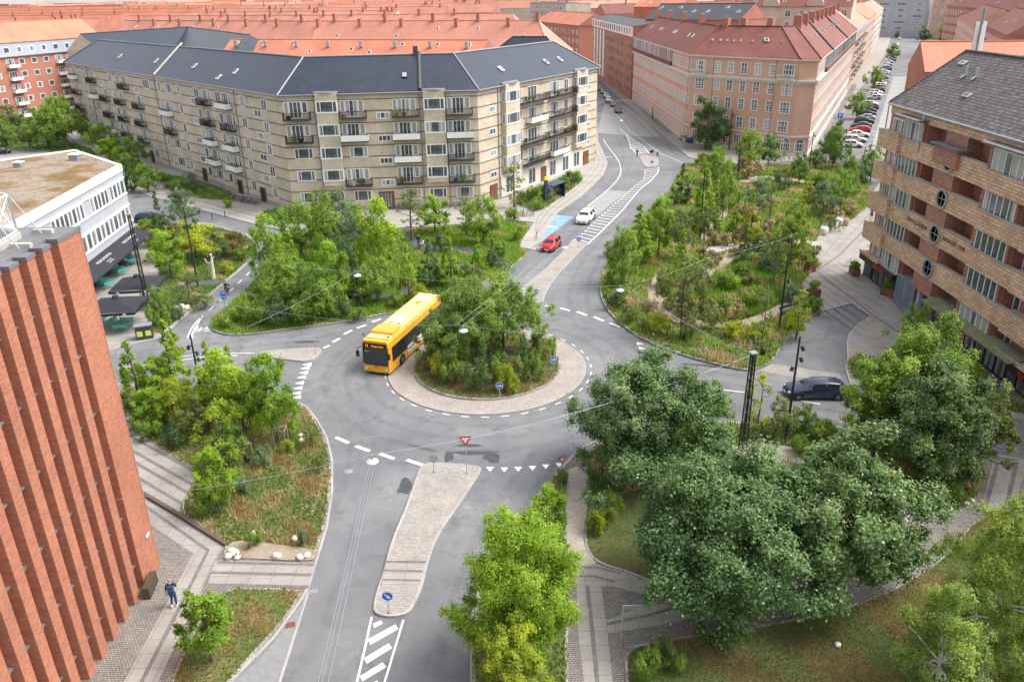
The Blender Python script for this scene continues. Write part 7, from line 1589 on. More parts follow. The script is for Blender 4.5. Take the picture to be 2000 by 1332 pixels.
def person(pose,x,y,rz,label,shirt,legs,hair=(.08,.05,.03),sleeves=True,z=0.0,extra=None,group=None,scale=1.0,shorts=False,bald=False):
 J=joints(pose);t=thing('person',label,'person',(x,y,z),rz,group,scale)
 bm_=skinmesh(J,BODY,'person_body',m_skin);mb=MB();mb.mesh([v.co[:]for v in bm_.vertices],[tuple(p.vertices)for p in bm_.polygons],0,True)
 for sd in('r','l'):
  w0,h0=Vector(J[sd+'wr'][:3]),Vector(J[sd+'ha'][:3]);d=(h0-w0).normalized();sx=d.cross(Vector((1,0,0))).normalized();inn=sx.cross(d)
  for k,L in enumerate((.062,.072,.068,.052)):b=h0+sx*(.022-.0145*k);mb.tube([b,b+d*L*.6,b+d*L+inn*.018],[.009,.008,.006],5)
  b=w0+d*.035+sx*.028;mb.tube([b,b+d*.03+sx*.02,b+d*.06+sx*.022],[.010,.009,.007],5)
 hx,hy,hz=J['he'][:3]
 mb.tube([(hx,hy+.072,hz+.05),(hx,hy+.10,hz+.015)],[.010,.015],5)
 for s_ in(-1,1):mb.ball((hx+.082*s_,hy-.005,hz+.03),(.012,.022,.032),6,4)
 for s_ in(-1,1):mb.ball((hx+.03*s_,hy+.072,hz+.045),(.012,.008,.007),6,4,1)
 mb.box((hx,hy+.078,hz-.03),(.045,.008,.008),m=2)
 mb.build('body',[m_skin,m_dark,m_redp],t)
 o=put('shirt',skinmesh(J,[('pel','wa'),('wa','ch'),('ch','nb'),('nb','rsh'),('rsh','rel'),('nb','lsh'),('lsh','lel')]+([('rel','rwr'),('lel','lwr')]if sleeves else[]),'shirt',m_cloth,.018),t,color=(*shirt,1))
 o=put('trousers',skinmesh(J,[('wa','pel'),('pel','rhi'),('rhi','rkn'),('pel','lhi'),('lhi','lkn')]+([]if shorts else[('rkn','ran'),('lkn','lan')]),'trousers',m_cloth,.016),t,color=(*legs,1))
 for sd in('r','l'):w=MB();a,b=J[sd+'an'],J[sd+'to'];w.tube([(a[0],a[1]-.05,a[2]-.035),(b[0],b[1],b[2]-.0),(b[0],b[1]+.05,b[2]-.005)],[.045,.047,.03],7);w.build('shoe',m_white if pose=='walk' else m_dark,t)
 if not bald:w=MB();w.ball((hx,hy-.022,hz+.085),(.095,.105,.088),12,7);w.build('hair',plain('hair',hair,.7),t)
 return t
x,y=G(342,1183,.12);man=person('walk',x,y,.25,'bald man in navy shirt and jeans with blue backpack walking past the tower',(.012,.028,.07),(.02,.06,.16),z=.124,sleeves=False,bald=True,scale=1.03)
w=MB();w.hexa([(-.15,-.30,1.02),(.15,-.30,1.02),(.16,-.12,1.02),(-.16,-.12,1.02),(-.13,-.27,1.46),(.13,-.27,1.46),(.14,-.10,1.46),(-.14,-.10,1.46)]);w.box((0,-.32,1.17),(.22,.06,.20));bp=w.build('backpack',plain('backpack_blue',(.01,.06,.14),.8),None)
bp.location=man.location;bp.rotation_euler=man.rotation_euler;tag(bp,'blue backpack worn by the bald man beside the tower','backpack')
def bikemesh():
 fr=MB();A,B,C,D,E_=(-.50,0,.34),(.52,0,.34),(-.08,0,.30),(-.20,0,.82),(.36,0,.82)
 for p,q in((A,C),(C,D),(A,D),(D,E_),(C,E_),(E_,B)):fr.tube([p,q],.018,6)
 fr.tube([E_,(.33,0,.98)],.014,6);wl_=MB();n=20
 for k in range(n):
  t0,t1=2*pi*k/n,2*pi*(k+1)/n;wl_.tube([(.33*cos(t0),0,.33*sin(t0)),(.33*cos(t1),0,.33*sin(t1))],.018,5,cap=False)
  if k%2==0:wl_.tube([(0,0,0),(.32*cos(t0),0,.32*sin(t0))],.004,3,cap=False)
 sd=MB();sd.ball((-.22,0,.90),(.14,.07,.04),10,5);hb=MB();hb.tube([(.28,-.26,.98),(.36,-.12,1.0),(.34,0,.99),(.36,.12,1.0),(.28,.26,.98)],.014,6)
 return fr.data('bike_frame',m_cloth),wl_.data('bike_wheel',m_black),sd.data('saddle',m_black),hb.data('handlebar',m_galv)
BK=bikemesh();BKC=[(.02,.02,.02,1),(.25,.26,.27,1),(.03,.08,.2,1),(.3,.03,.03,1),(.5,.5,.48,1),(.05,.2,.2,1)]
def bike(x,y,rz,label,z=0.0,group=None,col=0,lean=0.0):
 t=thing('bicycle',label,'bicycle',(x,y,z),rz,group);t.rotation_euler=(lean,0,rz)
 put('frame',BK[0],t,color=BKC[col%6]);put('wheel',BK[1],t,(-.50,0,.34));put('wheel',BK[1],t,(.52,0,.34));put('saddle',BK[2],t);put('handlebar',BK[3],t);return t
x,y=G(444,578);rb0=head((437,577),(480,540));bike(x,y,rb0,'bicycle ridden by the cyclist in dark clothes on the cycle path')
person('ride',x-.12*cos(rb0),y-.12*sin(rb0),rb0-pi/2,'cyclist in dark jacket riding away along the cycle path',(.012,.016,.035),(.015,.018,.03),hair=(.25,.2,.16))
x,y=G(1244,309);person('walk',x,y,-pi/2+.5,'person in dark coat crossing the road by the hatched nose',(.012,.02,.04),(.01,.012,.02))
x,y=G(1284,307);person('push',x,y,pi/2-.1,'person in white top and black trousers pushing the pram',(.75,.72,.68),(.012,.012,.014),hair=(.3,.18,.08))
x,y=G(1272,305)
t=thing('pram','black pram pushed across the traffic island','pram',(x,y,.12),pi-.1)
w=MB();w.ball((0,0,.68),(.42,.24,.22),12,6);w.build('bassinet',m_canvas,t);w=MB();w.ball((-.16,0,.86),(.26,.25,.24),12,6);w.build('hood',m_canvas,t);w=MB();w.tube([(-.3,.2,.6),(-.85,.2,1.0),(-.85,-.2,1.0),(-.3,-.2,.6)],.016,6);w.tube([(.3,.2,.5),(-.3,.2,.15)],.016,6);w.tube([(-.3,-.2,.5),(.3,-.2,.15)],.016,6);w.build('chassis',m_grey,t)
for a in(-.32,.32):
 for b in(-.24,.24):o=put('wheel',BK[1],t,(a,b,.16));o.scale=(.48,1.2,.48)
x,y=G(1701,430,.12);person('stand',x,y,2.6,'person in bright blue shirt and dark shorts by the clinker building corner',(.01,.06,.55),(.01,.015,.03),shorts=True,sleeves=False,z=.13)
x,y=G(1274,228,.12);person('stand',x,y,2.0,'worker in yellow vest on the pavement beside the pink block',(.70,.72,.03),(.35,.38,.02),z=.13)
x,y=G(826,486,.18);person('sit',x,y,2.2,'seated person in white by the black path in the north west bed',(.7,.7,.72),(.05,.08,.16),z=.2,hair=(.05,.03,.02))
x,y=G(818,484,.18);person('stand',x,y,2.8,'person in dark top and jeans standing beside the seated one',(.015,.03,.05),(.05,.13,.32),z=.2)
rbk=random.Random(9)
BKN=['black','grey','blue','red','white','teal']
ORD=['first','second','third','fourth','fifth','sixth','seventh','eighth','ninth','tenth','eleventh','twelfth','thirteenth','fourteenth','fifteenth','sixteenth','seventeenth','eighteenth','nineteenth','twentieth']
def ordw(i):return ORD[i]if i<20 else 'twenty '+ORD[i-20]if i<29 else 'thirtieth' if i==29 else 'thirty '+ORD[i-30]if i<39 else 'fortieth'
def bikerow(a,b,n,z,lab,grp,dz=0.0,end='left'):
 p,q=Vector(G(*a,z)),Vector(G(*b,z));d=(q-p)
 for i in range(n):
  c=p+d*(i/(max(1,n-1)))+Vector((rbk.uniform(-.15,.15),rbk.uniform(-.15,.15)));k_=rbk.randrange(6);bike(c.x,c.y,atan2(d.y,d.x)+pi/2+rbk.uniform(-.35,.35)+dz,f'{BKN[k_]} {lab}, {ordw(i)} from the {end}',z+.01,grp,k_,rbk.uniform(-.12,.12))
bikerow((452,391),(506,400),16,.12,'bicycle in the yellow block verge rack','bicycles at the yellow block verge')
bikerow((300,366),(345,374),8,.12,'bicycle in the far left yellow block rack','bicycles in the far left rack')
bikerow((782,407),(815,409),6,.12,'bicycle beside the brown entrance door','bicycles beside the entrance door')
bikerow((880,408),(925,408),6,.12,'bicycle under the ground floor windows','bicycles under the ground floor windows')
bikerow((990,420),(1042,422),11,.12,'bicycle by the slender yellowing tree','bicycles in the bus stop rack')
bikerow((1600,292),(1668,170),40,.12,'bicycle along the pink block in the parking street','bicycles along the pink block',0.0,'near end')
bikerow((1305,262),(1230,190),22,.12,'bicycle along the pink block in the left street','bicycles along the left street',0.0,'near end')
bikerow((1495,316),(1560,314),8,.12,'bicycle before the arched windows','bicycles before the arched windows')
x,y=G(1662,520,.12);bike(x,y,.3,'white bicycle parked behind the corten planter',.13,col=4)
x,y=G(1985,735,.12);bike(x,y,-.6,'bicycle in front of the shop at the right edge',.13,col=0)
t=thing('cargo_bike','cargo bicycle with wooden box at the right frame edge','bicycle',(*G(1978,722,.12),.13),2.2)
put('frame',BK[0],t,color=BKC[0]);put('wheel',BK[1],t,(-.50,0,.34));put('wheel',BK[1],t,(1.0,.35,.30));put('wheel',BK[1],t,(1.0,-.35,.30));w=MB();w.box((.85,0,.62),(.85,.62,.5));w.build('box',m_wood,t)
# ------------------------------------------------------------------ s
def at(px,py,z=0.0):x,y=G(px,py,z);return(x,y,z)
def spotpole(bx,by,ty,label,heads,zb=.15,rz=0.0):
 """tall black tapered mast with clamp-on spotlights; heads: rows of photo y and side (-1/1)"""
 x,y,_=at(bx,by,zb);h=height_at(bx,by,ty,zb);t=thing('lamp_post',label,'lamp post',(x,y,zb),rz,'black masts with clamped spotlights')
 w=MB();w.tube([(0,0,0),(0,0,h*.5),(0,0,h)],[.105,.085,.06],10);w.lathe([(.17,0),(.17,.04),(.12,.06),(.12,1.1),(.1,1.12)],n=10);w.build('pole',m_black,t)
 for(hy,sd)in heads:
  z=height_at(bx,by,hy,zb);w=MB();w.tube([(0,0,z),(.22*sd,0,z)],.025,6);w.tube([(.22*sd,0,z+.06),(.34*sd,-.10,z-.22)],[.12,.14],10);w.build('spotlight',m_black,t)
 return t
spotpole(404,822,655,'tall black mast with spotlights standing in the bed beside the brick tower',[(676,-1),(688,1),(700,1)])
spotpole(389,573,405,'slim black mast rising from the cafe bed by the white sculpture',[(443,-1)])
spotpole(1366,470,332,'black mast standing between the conifers at the left of the park',[(352,1),(366,1),(410,-1)])
spotpole(1522,640,495,'black mast beside the park bench',[(512,1),(530,-1),(548,1)])
spotpole(1535,858,657,'tallest black mast, in front of the black estate car',[(678,1),(700,1),(718,-1)])
spotpole(1440,352,278,'black mast in the back of the park before the pink block',[(288,1),(300,1)])
spotpole(1424,290,215,'black mast before the left windows of the pink block',[(225,1)])
spotpole(1580,330,255,'black mast at the corner of the pink block and the parking street',[(265,1)])
spotpole(1683,335,287,'black mast beside the clinker building corner',[(295,1),(305,-1)])
spotpole(15,300,235,'black mast at the far left beside the black car',[(245,1)])
def lattice(bx,by,ty,label,w0,w1,zb=.15):
 x,y,_=at(bx,by,zb);h=height_at(bx,by,ty,zb);t=thing('lattice_mast',label,'mast',(x,y,zb),.3)
 w=MB();q=lambda k,z:((w0+(w1-w0)*z/h)*(1 if k in(0,3)else-1),(w0+(w1-w0)*z/h)*(1 if k<2 else-1),z)
 for k in range(4):w.tube([q(k,0),q(k,h)],.045,5)
 w.build('corner_posts',m_black,t);w=MB();n=int(h/.42)
 for i in range(n):
  z0,z1=h*i/n,h*(i+1)/n
  for k in range(4):
   j=(k+1)%4;a,b=(q(k,z0),q(j,z1))if i%2 else(q(j,z0),q(k,z1));w.tube([a,b],.026,4,cap=False);w.tube([q(k,z1),q(j,z1)],.018,4,cap=False)
 w.build('lacing',m_black,t);w=MB();w.box((0,0,h+.04),(w1*2+.25,w1*2+.25,.10));w.build('cap',m_grey,t);return(x,y,zb+h)
LM=lattice(1450,880,690,'old black steel lattice mast carrying the wires right of the roundabout',.20,.12)
lattice(291,606,420,'old black steel lattice mast beside the cafe parasols',.19,.11)
m_lampw=plain('lamp_white',(.75,.76,.78),.35)
LAMPS={}
def hung(px,py,z,label,s=1.0):
 x,y=G(px,py,z);t=thing('suspended_lamp',label,'street lamp',(x,y,z),0,'round white lamps hung over the streets')
 w=MB();w.lathe([(0,.16),(.10,.15),(.16,.08),(.33,.02),(.34,-.02),(.30,-.05)],n=20);w.build('shade',m_lampw,t)
 w=MB();w.lathe([(.29,-.04),(.22,-.12),(0,-.15)],n=18);w.build('diffuser',plain('lamp_diffuser',(.6,.6,.62),.3),t);w=MB();w.lathe([(.06,.15),(.07,.30),(.04,.42),(0,.43)],n=10);w.box((.1,0,.38),(.28,.05,.05));w.build('hanger',m_grey,t)
 LAMPS[label]=(x,y,z+.42);return(x,y,z+.42)
lA=hung(905,646,7.2,'white lamp hung in front of the roundabout trees');lB=hung(727,901,7.0,'white lamp hung over the near approach road');lC=hung(1211,567,7.2,'white lamp hung over the kerb of the park');lD=hung(698,538,7.2,'white lamp hung before the trees of the north west bed');lE=hung(1103,484,7.5,'small white lamp hung by the red car');lF=hung(1213,236,7.5,'small white lamp hung over the left street')
def cable(pts,label,r=.009,sag=.26):
 P=[]
 for a,b in zip(pts,pts[1:]):
  a,b=Vector(a),Vector(b);n=10
  for i in range(n):t=i/n;p=a.lerp(b,t);p.z-=sag*4*t*(1-t);P.append(p)
 P.append(Vector(pts[-1]));c=P[0];w=MB();w.tube([p-c for p in P],r,5);tag(w.build('cable',m_galv,None,loc=tuple(c)),label,'cable','overhead cables')
top=(LM[0],LM[1],LM[2]-.1)
def pt(px,py,z):return(*G(px,py,z),z)
cable([top,lC],'cable from the lattice mast to the lamp over the park kerb');cable([(top[0],top[1],top[2]-.3),pt(1222,556,7.9)],'second cable running above it towards the park kerb lamp')
cable([lC,pt(955,552,8.2),lD,pt(480,505,8.6)],'span wire across the north road past the twin lamps')
cable([pt(1222,556,7.9),pt(1380,505,8.3),pt(1560,455,9.2)],'thin wire over the park trees towards the plaza',.006)
cable([top,pt(1100,812,7.8),lB],'long cable from the lattice mast over the south island to the near lamp',sag=.2)
cable([lB,(XT,34.6,6.4)],'cable from the near lamp to the brick tower')
cable([lB,pt(600,1420,8.2)],'left of three wires running down the near road',sag=.1);cable([(lB[0]+.1,lB[1],lB[2]-.1),pt(608,1420,8.2)],'middle of three wires running down the near road',sag=.1);cable([(lB[0]+.25,lB[1],lB[2]),pt(622,1420,8.2)],'right of three wires running down the near road',sag=.1)
cable([lA,lE],'right wire from the island lamp to the red car lamp',sag=.15);cable([(lA[0]-.6,lA[1],lA[2]),(lE[0]-.3,lE[1],lE[2]+.5)],'left wire from the island lamp to the red car lamp',sag=.15)
cable([lA,pt(560,612,8.0),pt(300,560,8.5)],'wire from the island lamp to the west',sag=.3);cable([lA,pt(1240,655,7.8),top],'wire from the island lamp towards the lattice mast',sag=.3)
cable([lF,(PB[3][0],PB[3][1],9)],'wire from the far lamp to the yellow block corner');cable([lF,(37.4,190,9)],'wire from the far lamp to the pink block')
cable([lD,pt(480,640,7.8)],'wire falling left over the dense shrub hedge',sag=.2)
# ---- signs ---------------------------------------------------------
def disc(w,r,y,m=0,n=24,z=0.0):w.face([(r*cos(2*pi*k/n),y,z+r*sin(2*pi*k/n))for k in range(n)],m)
def arrowsign(bx,by,cy,label,rz,ang,r=.30,kind='arrow',zb=.13):
 x,y,_=at(bx,by,zb);h=height_at(bx,by,cy,zb);t=thing('traffic_sign',label,'road sign',(x,y,zb),rz)
 w=MB();w.tube([(0,0,0),(0,0,h+r*.6)],.03,8);w.build('post',m_galv,t);w=MB();w.lathe([(.10,0),(.10,.05),(.04,.07)],n=8);w.build('base',m_grey,t)
 w=MB()
 if kind=='arrow' or kind=='cycle' or kind=='back':
  n=28
  for k in range(n):
   t0,t1=2*pi*k/n,2*pi*(k+1)/n;w.mesh([(r*cos(t0),-.05,h+r*sin(t0)),(r*cos(t1),-.05,h+r*sin(t1)),(r*cos(t1),-.03,h+r*sin(t1)),(r*cos(t0),-.03,h+r*sin(t0))],[(0,1,2,3)])
  disc(w,r,-.05,0,28,h);w.mesh([(r*cos(2*pi*k/n),-.03,h+r*sin(2*pi*k/n))for k in range(n)][::-1],[tuple(range(n))],1)
  o=w.build('disc',[m_blue if kind!='back' else m_zinc,m_zinc],t)
  w=MB();q=lambda a,b:(a*cos(ang)-b*sin(ang),-.056,h+a*sin(ang)+b*cos(ang))
  if kind=='arrow':w.face([q(-.20,-.035),q(.04,-.035),q(.04,.035),q(-.20,.035)]);w.face([q(.0,-.13),q(.22,0),q(.0,.13),q(.06,0)]);w.build('arrow',m_white,o)
  if kind=='cycle':
   for cx in(-.12,.12):
    for k in range(14):t0,t1=2*pi*k/14,2*pi*(k+1)/14;w.mesh([(cx+a*cos(tt),-.056,h+.03+a*sin(tt))for a,tt in((.065,t0),(.09,t0),(.09,t1),(.065,t1))],[(0,1,2,3)])
   for a,b in(((-.12,.03),(-.02,.03)),((-.02,.03),(.06,.13)),((.06,.13),(-.06,.13)),((-.06,.13),(-.12,.03)),((.12,.03),(.05,.17)),((-.02,.03),(-.08,.16))):w.tube([(a[0],-.058,h+a[1]),(b[0],-.058,h+b[1])],.010,4)
   w.build('cycle_symbol',m_white,o);w=MB();w.box((0,-.045,h-.52),(.5,.02,.32));p=w.build('sub_plate',m_blue,t)
   w=MB()
   for sx in(-.12,.12):w.box((sx,-.06,h-.52),(.05,.012,.20));w.mesh([(sx-.07,-.06,h-.46),(sx+.07,-.06,h-.46),(sx,-.06,h-.38)],[(0,1,2)])
   w.build('arrows',m_white,p)
  w=MB()
  if kind!='back':
   for k in range(28):t0,t1=2*pi*k/28,2*pi*(k+1)/28;w.mesh([(a*cos(tt),-.0545,h+a*sin(tt))for a,tt in((r*.90,t0),(r*.985,t0),(r*.985,t1),(r*.90,t1))],[(0,1,2,3)])
   w.build('rim',m_white,o)
 else:
  s=r*1.25;V=[(-s,-.05,h+s*.58),(s,-.05,h+s*.58),(0,-.05,h-s*1.15)];w.mesh(V+[(a,-.03,c)for a,b,c in V],[(0,2,1),(3,4,5),(0,1,4,3),(1,2,5,4),(2,0,3,5)],0)
  o=w.build('triangle',m_redp if kind=='give' else m_zinc,t)
  if kind=='give':w=MB();k=.60;cz=h;w.face([(-s*k,-.056,cz+s*.58*k),(0,-.056,cz-s*1.15*k),(s*k,-.056,cz+s*.58*k)]);w.build('inner_triangle',m_white,o)
 return t
arrowsign(760,1196,1163,'blue round keep right arrow sign on the tip of the south island',0,-pi/4)
arrowsign(976,776,753,'blue round arrow sign at the front of the roundabout island',0,0,zb=.2)
arrowsign(1081,726,702,'blue round arrow sign at the right rim of the roundabout island',.3,.2,zb=.2)
arrowsign(1047,594,570,'blue round arrow sign at the near end of the north island',.1,pi/2*.2)
arrowsign(1130,483,467,'blue round arrow sign at the hatched end of the north island',0,-pi/4)
arrowsign(1273,326,317,'blue round arrow sign on the small refuge island',0,-pi/4)
arrowsign(442,612,573,'blue cycle lane sign with two arrows below, by the shrub hedge',.1,0,kind='cycle',zb=.18,r=.36)
arrowsign(912,924,858,'red and white give way triangle on the south island',0,0,kind='give',r=.34)
arrowsign(1097,947,896,'give way triangle half hidden by the oak at the road edge',.5,0,kind='give',zb=.15,r=.27)
arrowsign(848,922,895,'grey back of a round sign on the south island',0,0,kind='back',r=.32)
arrowsign(897,559,521,'blue triangular sign back at the edge of the north west bed',.2,0,kind='tri',zb=.18,r=.36)
arrowsign(1003,575,527,'pale triangle sign back behind the roundabout trees',.2,0,kind='tri',zb=.13,r=.34)
arrowsign(1378+81,728,665,'grey sign post with angled arms at the park kerb',-.6,0,kind='back',zb=.16,r=.12)
arrowsign(511,692,667,'thin post with narrow sign on the west island left end',1.4,0,kind='back',r=.2)
arrowsign(617,690,660,'thin post with narrow sign on the west island right end',1.4,0,kind='back',r=.2)
x,y,_=at(1212,1262,.13);h=height_at(1212,1262,1183,.13);t=thing('street_name_sign','grey street name sign on a leaning post beside the dark maple','road sign',(x,y,.13));w=MB();w.tube([(0,0,0),(.05,0,h)],.045,8);w.build('post',m_galv,t);w=MB();w.box((.52,0,h-.08),(1.0,.03,.24));w.build('plate',m_zinc,t)
x,y,_=at(1348,280,.12);t=thing('street_cabinet','blue round topped bin against the pink block','bin',(x,y,.12));w=MB();w.lathe([(.5,0),(.55,.8),(.5,1.1),(.2,1.25),(0,1.27)],n=14);w.build('body',m_blue,t)
x,y,_=at(1638,246,.12);t=thing('information_sign','blue parking sign board by the parking street pavement','road sign',(x,y,.12));w=MB();w.tube([(0,0,0),(0,0,2.6)],.05,6);w.build('post',m_galv,t);w=MB();w.box((0,-.07,2.3),(1.2,.05,1.1));b_=w.build('board',m_blue,t);o=text3d('P',1.0,m_white,None,0,0,0,.01,parent=b_,al='CENTER');o.location=(0,-.11,1.95);o.rotation_euler=(pi/2,0,0)
def busstop(px,py,ty,label,zb=.12,shelter=True,rz=0.9):
 x,y,_=at(px,py,zb);h=height_at(px,py,ty,zb);t=thing('bus_stop_totem',label,'bus stop',(x,y,zb),rz);w=MB();w.box((0,0,h/2),(.75,.18,h));w.build('column',m_navy,t);w=MB();w.box((0,0,h+.25),(.8,.22,.5));w.build('yellow_head',m_yellow,t);w=MB();w.box((0,0,-.0),(.9,.4,.3));w.build('foot',m_lconcrete,t)
busstop(1066,396,352,'navy bus stop column with yellow head by the yellow block');busstop(1274,235,210,'navy bus stop column with yellow head in the left street',rz=1.4)
x,y,_=at(1084,389,.12);t=thing('bus_shelter','bus shelter with thin dark roof beside the navy column','bus shelter',(x,y,.12),.95)
w=MB();w.box((0,0,2.5),(4.0,1.7,.12));w.build('roof',plain('shelter_roof',(.08,.11,.16),.25),t)
for a in(-1.85,1.85):w=MB();w.box((a,.7,1.25),(.10,.10,2.5));w.build('post',m_navy,t)
w=MB();w.box((1.9,0,1.25),(.12,1.3,2.3));w.build('end_panel',m_navy,t);w=MB();w.box((0,.74,1.35),(3.6,.02,1.9));w.build('pane',plain('shelter_glass',(.30,.36,.38),.08),t);w=MB();w.box((-.2,.35,.48),(2.4,.4,.06));w.build('bench',m_brown,t)
for px,py,w_,l_ in((1581,531,1.3,'square rusty steel planter at the park edge, left of the paving joint'),(1588,580,1.2,'tallest rusty steel planter standing alone near the park tip'),(1668,536,1.6,'rusty steel planter next to the white bicycle'),(1737,578,1.7,'rusty steel planter in front of the steel gate')):
 x,y,_=at(px,py,.13);t=thing('planter',l_,'planter',(x,y,.13),.5+px*.01,'rusty planters with clipped hedge');tall='tallest' in l_
 w=MB();w.box((0,0,.42),(w_,.8 if not tall else 1.0,.84));w.build('box',m_corten,t);rg=np.random.default_rng(px);n=2600;hz=.55 if not tall else.85
 C=np.c_[rg.uniform(-w_/2+.05,w_/2-.05,n),rg.uniform(-.38,.38,n),.84+rg.uniform(0,1,n)**.5*hz];me=leafmesh('hedge',C,rg.normal(size=(n,3))+np.array([0,0,.5]),np.full(n,.09),L_mid,rg.uniform(.2,.7,n));put('hedge',me,t)
m_bag=plain('woven_bag',(.62,.62,.64),.8,var=.12)
for i,(px,py,l_)in enumerate(((1608,458,'front left white bulk bag of the heap by the park'),(1618,450,'second white bulk bag of the heap by the park'),(1628,446,'blue banded bulk bag in the middle of the heap'),(1638,440,'white bulk bag in the back of the heap'),(1648,440,'half empty brownish bag at the right end of the heap'))):
 x,y,_=at(px,py,.13);w=MB();rd=random.Random(i);w.lathe([(.50,0),(.64,.25),(.62,.75),(.50,.98),(.22,.90),(0,.96)],n=6)
 for a in range(4):w.tube([(.45*cos(a*pi/2+.7),.45*sin(a*pi/2+.7),.9),(.3*cos(a*pi/2+.7),.3*sin(a*pi/2+.7),1.3),(.3*cos(a*pi/2+1.5),.3*sin(a*pi/2+1.5),.95)],.03,5)
 tag(w.build('bulk_bag',m_bag if i!=4 else m_wood,loc=(x,y,.13)),l_,'bag','bulk bags heaped beside the park')
m_r=[m_rock,m_rockg];rdb=random.Random(21)
BL=[(447,1088,11,'bottom left stone of the heap at the paving corner'),(459,1082,12,'largest white stone of the heap at the paving corner'),(452,1076,9,'back stone of the heap at the paving corner'),(464,1090,8,'small right stone of the heap at the paving corner'),(496,1050,15,'long pale boulder above the sandy strip'),(576,1054,10,'pale boulder left of the pair at the foot of the trodden path'),(584,1046,8,'pale boulder right of the pair at the foot of the trodden path'),(541,1088,12,'flat round stone in the middle of the sandy strip'),(586,1090,11,'left stone of the pair at the right end of the sandy strip'),(600,1086,10,'right stone of the pair at the right end of the sandy strip'),(590,862,9,'lower pale stone of the pile near the tree stakes'),(598,854,9,'middle pale stone of the pile near the tree stakes'),(602,846,8,'top pale stone of the pile near the tree stakes'),(588,852,7,'smallest pale stone of the pile near the tree stakes'),(252,790,13,'large rounded boulder nearest the brick tower edge'),(255,820,9,'flat grey boulder below the large rounded one'),(254,838,8,'reddish boulder lowest at the tower edge'),(352,607,15,'long white boulder in the cafe bed'),(366,604,10,'right hand white boulder in the cafe bed'),(1476,852,11,'pale boulder right of the lattice mast foot'),(1488,862,10,'second pale boulder by the lattice mast'),(1888,984,7,'small pale stone by the black bags at the right'),(1898,978,7,'second small stone by the right hand walkway')]
for i,(px,py,r,l_)in enumerate(BL):
 x,y,_=at(px,py,.17);s=mpp(x,y)*r*.85;rd=random.Random(i*3+1);w=MB();w.ball((0,0,s*.4),(s*1.0,s*.75,s*.62),12,8,0,True,.16,rd)
 tag(w.build('boulder',m_r[1]if i in(14,15,16)else m_r[0],loc=(x,y,.15),rz=rd.uniform(0,3)),l_,'boulder')
for px,py,l_,s in((553,872,'triangular timber stake frame round the right tree of the left bed',1.0),(478,900,'triangular timber stake frame behind the leaning tree',1.0),(1325,660,'timber tree stakes under the large olive park tree',.9),(1480,690,'timber tree stakes at the front kerb of the park',.9),(922,745,'timber stakes in the middle of the roundabout island',.9),(702,598,'timber stakes under the suspended lamp tree',.9),(1000,428,'timber stakes of the slender yellowing tree',.9)):
 x,y,_=at(px,py,.17);t=thing('tree_stakes',l_,'tree stakes',(x,y,.17),px*.1,'timber tree stakes',s);P3=[(.62*cos(a),.62*sin(a))for a in(0.3,2.4,4.5)]
 for p in P3:w=MB();w.tube([(*p,-.1),(*p,1.5)],.045,6);w.build('stake',m_wood,t)
 for i in range(3):a,b=P3[i],P3[(i+1)%3];w=MB();c=((a[0]+b[0])/2,(a[1]+b[1])/2);w.box((c[0],c[1],1.45),(1.15,.05,.12),atan2(b[1]-a[1],b[0]-a[0]));w.build('rail',m_wood,t)
 w=MB();w.ball((.35,-.35,.3),(.22,.22,.34),10,7,0,True,.08,random.Random(px));b_=w.build('watering_bag',m_black,None,loc=(x,y,.17));tag(b_,'black watering bag beside the '+' '.join(l_.split()[-6:]),'bag')
pw=Gs([(280,966),(340,1002),(443,1066)],.12);w=MB()
for i in range(2):
 a,b=Vector(pw[i]),Vector(pw[i+1]);c=(a+b)/2-Vector(pw[0]);w.box((c.x,c.y,.11),((b-a).length+.05,.24,.22),atan2((b-a).y,(b-a).x))
tag(w.build('retaining_wall',plain('dark_steel_edge',(.12,.085,.065),.8,var=.2),loc=(*pw[0],.12)),'low dark steel retaining edge between the two levels of paving','low wall')
x,y,_=at(417,545,.18);h=height_at(417,545,495,.18);w=MB();w.tube([(0,0,0),(.05,0,h*.25),(.12,0,h*.45),(.10,0,h*.62),(.2,0,h*.78),(.14,0,h)],[.26,.23,.17,.2,.12,.04],9);w.tube([(.1,0,h*.6),(-.5,0,h*.66),(-.62,0,h*.8)],[.1,.07,.04],6);w.tube([(.15,0,h*.75),(.5,.1,h*.85)],[.08,.05],6);w.ball((.16,0,h*.93),.16,8,6)
tag(w.build('sculpture',m_rock,loc=(x,y,.18)),'white carved tree trunk sculpture in the cafe bed','sculpture')
for px,py,l_,sx in((266.5,538.6,'black square parasol behind, next to the lattice mast',4.6),(225,579.6,'black square parasol in front, nearest the brick tower',4.7)):
 z=3.35;x,y=G(px,py,z);t=thing('parasol',l_,'parasol',(x,y,.12),.10,'black cafe parasols');w=MB();q=sx/2;C4=[(-q,-q,2.35),(q,-q,2.35),(q,q,2.35),(-q,q,2.35)];ap=(0,0,3.2)
 for i in range(4):
  a,b=C4[i],C4[(i+1)%4];m_=tuple((a[k]+b[k])/2 for k in range(3));m_=(m_[0]*1.0,m_[1]*1.0,2.40);w.face([a,m_,ap]);w.face([m_,b,ap]);w.face([(a[0],a[1],2.08),(b[0],b[1],2.08),b,a])
 w.build('canopy',m_canvas,t);w=MB();w.lathe([(.35,3.16),(.30,3.34),(0,3.40)],n=8);w.build('vent_cap',m_canvas,t);w=MB();w.tube([(0,0,0),(0,0,3.2)],.045,8);w.build('pole',m_grey,t);w=MB();w.box((0,0,.06),(.8,.8,.12));w.build('base',m_concrete,t)
 for a in(-.5,.5):w=MB();w.box((a*sx*.6,-q-.01,2.2),(.25,.01,.14));w.build('print',m_white,t)
